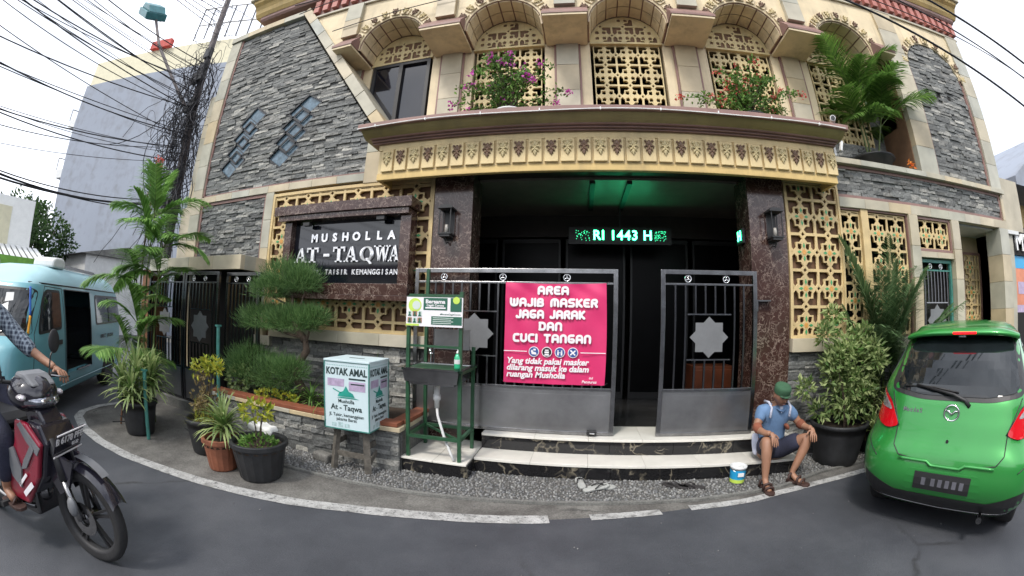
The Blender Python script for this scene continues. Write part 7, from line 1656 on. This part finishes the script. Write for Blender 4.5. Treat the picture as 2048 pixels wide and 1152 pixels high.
for (x_, y_, a) in ((1.735,3.215,R(180)), (2.105,3.30,R(180)+R(38))):
    T4 = Matrix.Translation((x_-1.95, y_-3.62, .004)) @ Matrix.Rotation(a, 4, 'Z')
    s = MB().prism([(p[0]*1.02, p[1]*1.0) for p in SO], 0, .022, 'z', T4).build('sandal', 'leatherbrown', MAN, bevel=.003, recalc=True)
    q = MB()
    for yy, h_ in ((.045,.045),(-.0,.062),(-.09,.075)): q.tube([T4 @ Vector((.043,yy,.012)), T4 @ Vector((.034,yy,h_)), T4 @ Vector((0,yy+.01,h_+.014)), T4 @ Vector((-.034,yy,h_)), T4 @ Vector((-.043,yy,.012))], .013, 6)
    q.build('sandal_strap', 'leatherbrown', s, smooth=True)
skin('towel', [P(1.80,3.76,.40,.04,.03), P(1.785,3.70,.30,.045,.03), P(1.79,3.64,.20,.045,.035)], chain(0,1,2), 'towel', MAN, sub=2)
# rider
M['check'] = None
m, nt, b = nodemat('checked_shirt'); N = nt.nodes; L_ = nt.links; tcn = N.new('ShaderNodeTexCoord')
sep = N.new('ShaderNodeSeparateXYZ'); L_.new(tcn.outputs['Object'], sep.inputs[0]); prev = None
for ax in (0, 1, 2):
    mu = N.new('ShaderNodeMath'); mu.operation = 'MULTIPLY'; mu.inputs[1].default_value = 34; L_.new(sep.outputs[ax], mu.inputs[0]); fr = N.new('ShaderNodeMath'); fr.operation = 'FRACT'; L_.new(mu.outputs[0], fr.inputs[0]); gt = N.new('ShaderNodeMath'); gt.operation = 'GREATER_THAN'; gt.inputs[1].default_value = .6; L_.new(fr.outputs[0], gt.inputs[0])
    if prev: ad = N.new('ShaderNodeMath'); ad.operation = 'ADD'; L_.new(prev, ad.inputs[0]); L_.new(gt.outputs[0], ad.inputs[1]); prev = ad.outputs[0]
    else: prev = gt.outputs[0]
r = N.new('ShaderNodeValToRGB'); r.color_ramp.elements[0].color = (.025,.035,.06,1); r.color_ramp.elements[1].color = (.34,.40,.46,1); dv = N.new('ShaderNodeMath'); dv.operation = 'DIVIDE'; dv.inputs[1].default_value = 3; L_.new(prev, dv.inputs[0]); L_.new(dv.outputs[0], r.inputs['Fac']); L_.new(r.outputs[0], b.inputs['Base Color']); b.inputs['Roughness'].default_value = .85; M['check'] = m
RD = thing('person', 'motorbike rider in a checked shirt with rolled sleeves and dark trousers', 'person', (-2.447, .828, 0), R(20)-pi/2)
bs = [(0,-1.22,.86,.13,.10),(0,-1.22,1.05,.12,.09),(0,-1.20,1.26,.13,.09),(0,-1.18,1.38,.08,.06),(0,-1.17,1.46,.05),(0,-1.16,1.52,.048),
      (-.17,-1.18,1.35,.055),(-.29,-.96,1.14,.042),(-.305,-.66,1.05,.031),(-.30,-.55,1.03,.026),(.17,-1.18,1.35,.055),(.29,-.96,1.14,.042),(.305,-.66,1.05,.031),(.30,-.55,1.03,.026),
      (-.10,-1.15,.80,.095),(-.17,-.55,.66,.068),(-.17,-.62,.45,.052),(-.17,-.66,.33,.036),(-.18,-.55,.29,.032),(.10,-1.15,.80,.095),(.17,-.55,.66,.068),(.17,-.62,.45,.052),(.17,-.66,.33,.036),(.19,-.55,.29,.032)]
be = chain(0,1,2,3,4,5)+chain(3,6,7,8,9)+chain(3,10,11,12,13)+chain(0,14,15,16,17,18)+chain(0,19,20,21,22,23)
skin('body', bs, be, 'skin', RD, sub=2)
o, T = head(RD, (0,-1.15,1.62), .115, (0,-1,0), 'skin')
for c_ in [o]+list(o.children): pass
o.matrix_local = Matrix.Translation((0,-1.15,1.62)) @ Matrix.Rotation(pi, 4, 'Z') @ Matrix.Translation((0,1.15,-1.62))
q = MB(); q.ball((0,-1.17,1.66), (.14,.165,.14), 20, 12); q.build('helmet', 'mblack', RD, smooth=True)
skin('shirt', [(0,-1.22,.86,.165,.13),(0,-1.22,1.05,.155,.12),(0,-1.20,1.26,.16,.12),(0,-1.18,1.37,.10,.08),(0,-1.17,1.42,.065),(-.18,-1.18,1.34,.078),(-.27,-1.0,1.18,.070),(-.29,-.80,1.09,.058),(.18,-1.18,1.34,.078),(.27,-1.0,1.18,.070),(.29,-.80,1.09,.058)], chain(0,1,2,3,4)+chain(3,5,6,7)+chain(3,8,9,10), 'check', RD, sub=2)
skin('trousers', [(0,-1.22,.84,.16,.13),(-.10,-1.13,.80,.115),(-.17,-.56,.665,.088),(-.17,-.62,.48,.072),(-.17,-.655,.37,.058),(.10,-1.13,.80,.115),(.17,-.56,.665,.088),(.17,-.62,.48,.072),(.17,-.655,.37,.058)], chain(0,1,2,3,4)+chain(0,5,6,7,8), 'navy', RD, sub=2)
hand('hand', (-.30,-.555,1.03), (0,1,-.25), (0,.2,1), 'skin', RD, r=1., curl=1.0, thumb=-1)
hand('hand', (.30,-.555,1.03), (0,1,-.25), (0,.2,1), 'skin', RD, r=1., curl=1.0, thumb=1)
for s_ in (-1, 1):
    T4 = Matrix.Translation((s_*.185,-.58,.255)); s = MB().prism(SO, 0, .02, 'z', T4).build('sandal', 'leatherbrown', RD, bevel=.003, recalc=True)
    q = MB(); q.tube([T4 @ Vector((.04,.03,.01)), T4 @ Vector((0,.04,.06)), T4 @ Vector((-.04,.03,.01))], .010, 6); q.build('sandal_strap', 'leatherbrown', s, smooth=True)
# ------------------------------------------------------------------ tidy: separate joined pieces into parts of their own
SPLIT = {'rebate','vent_hole','conduit_clips','brown_reveal','rail','stretcher','star_rail','tie','roof_rail','planter_wall','hall_wall','inner_room','porch_wall','balcony_side','upper_room','wall','roof','side_wall','upper_wall','crossbar','spoiler_end','planter_rim','landing_riser','mudguard_stay','side_decal','plate_border','print_disc','fairing','door_frame','window_frame','gate_frame','lattice_frame','glass_frame','bulb','sheet_panel','pictogram_figure','edge_strip','print_emblem','basin','tap','pump','rag','strap','sandal_strap','wiper'}
for o in [o for o in bpy.data.objects if o.type == 'MESH' and o.name.split('.')[0] in SPLIT and o.get('kind') != 'stuff']:
    me = o.data; n = len(me.vertices); p = list(range(n))
    def f(a):
        while p[a] != a: p[a] = p[p[a]]; a = p[a]
        return a
    for e in me.edges:
        a, b_ = f(e.vertices[0]), f(e.vertices[1])
        if a != b_: p[a] = b_
    roots = {}
    for i in range(n): roots.setdefault(f(i), []).append(i)
    if len(roots) < 2 or len(o.children) and len(roots) > 12: continue
    fr_ = {}
    for pl in me.polygons: fr_.setdefault(f(pl.vertices[0]), []).append(pl)
    nm = o.name.split('.')[0]; first = True; news = []
    for r_, idx in roots.items():
        mp = {v: i for i, v in enumerate(idx)}; m2 = bpy.data.meshes.new(nm)
        m2.from_pydata([me.vertices[i].co[:] for i in idx], [], [[mp[v] for v in pl.vertices] for pl in fr_.get(r_, [])])
        for mm_ in me.materials: m2.materials.append(mm_)
        for pa, pb in zip(m2.polygons, fr_.get(r_, [])): pa.material_index = pb.material_index; pa.use_smooth = pb.use_smooth
        news.append(m2)
    o.data = news[0]
    for m2 in news[1:]:
        c = bpy.data.objects.new(nm, m2); COL.objects.link(c); c.parent = o.parent; c.matrix_local = o.matrix_local.copy()

for o in bpy.data.objects:
    if o.type == 'MESH' and o.name.split('.')[0] in ('foliage', 'flower_cluster', 'flower', 'needle_pad', 'twigs', 'tile_inlay', 'dry_leaf'): o['kind'] = 'stuff'
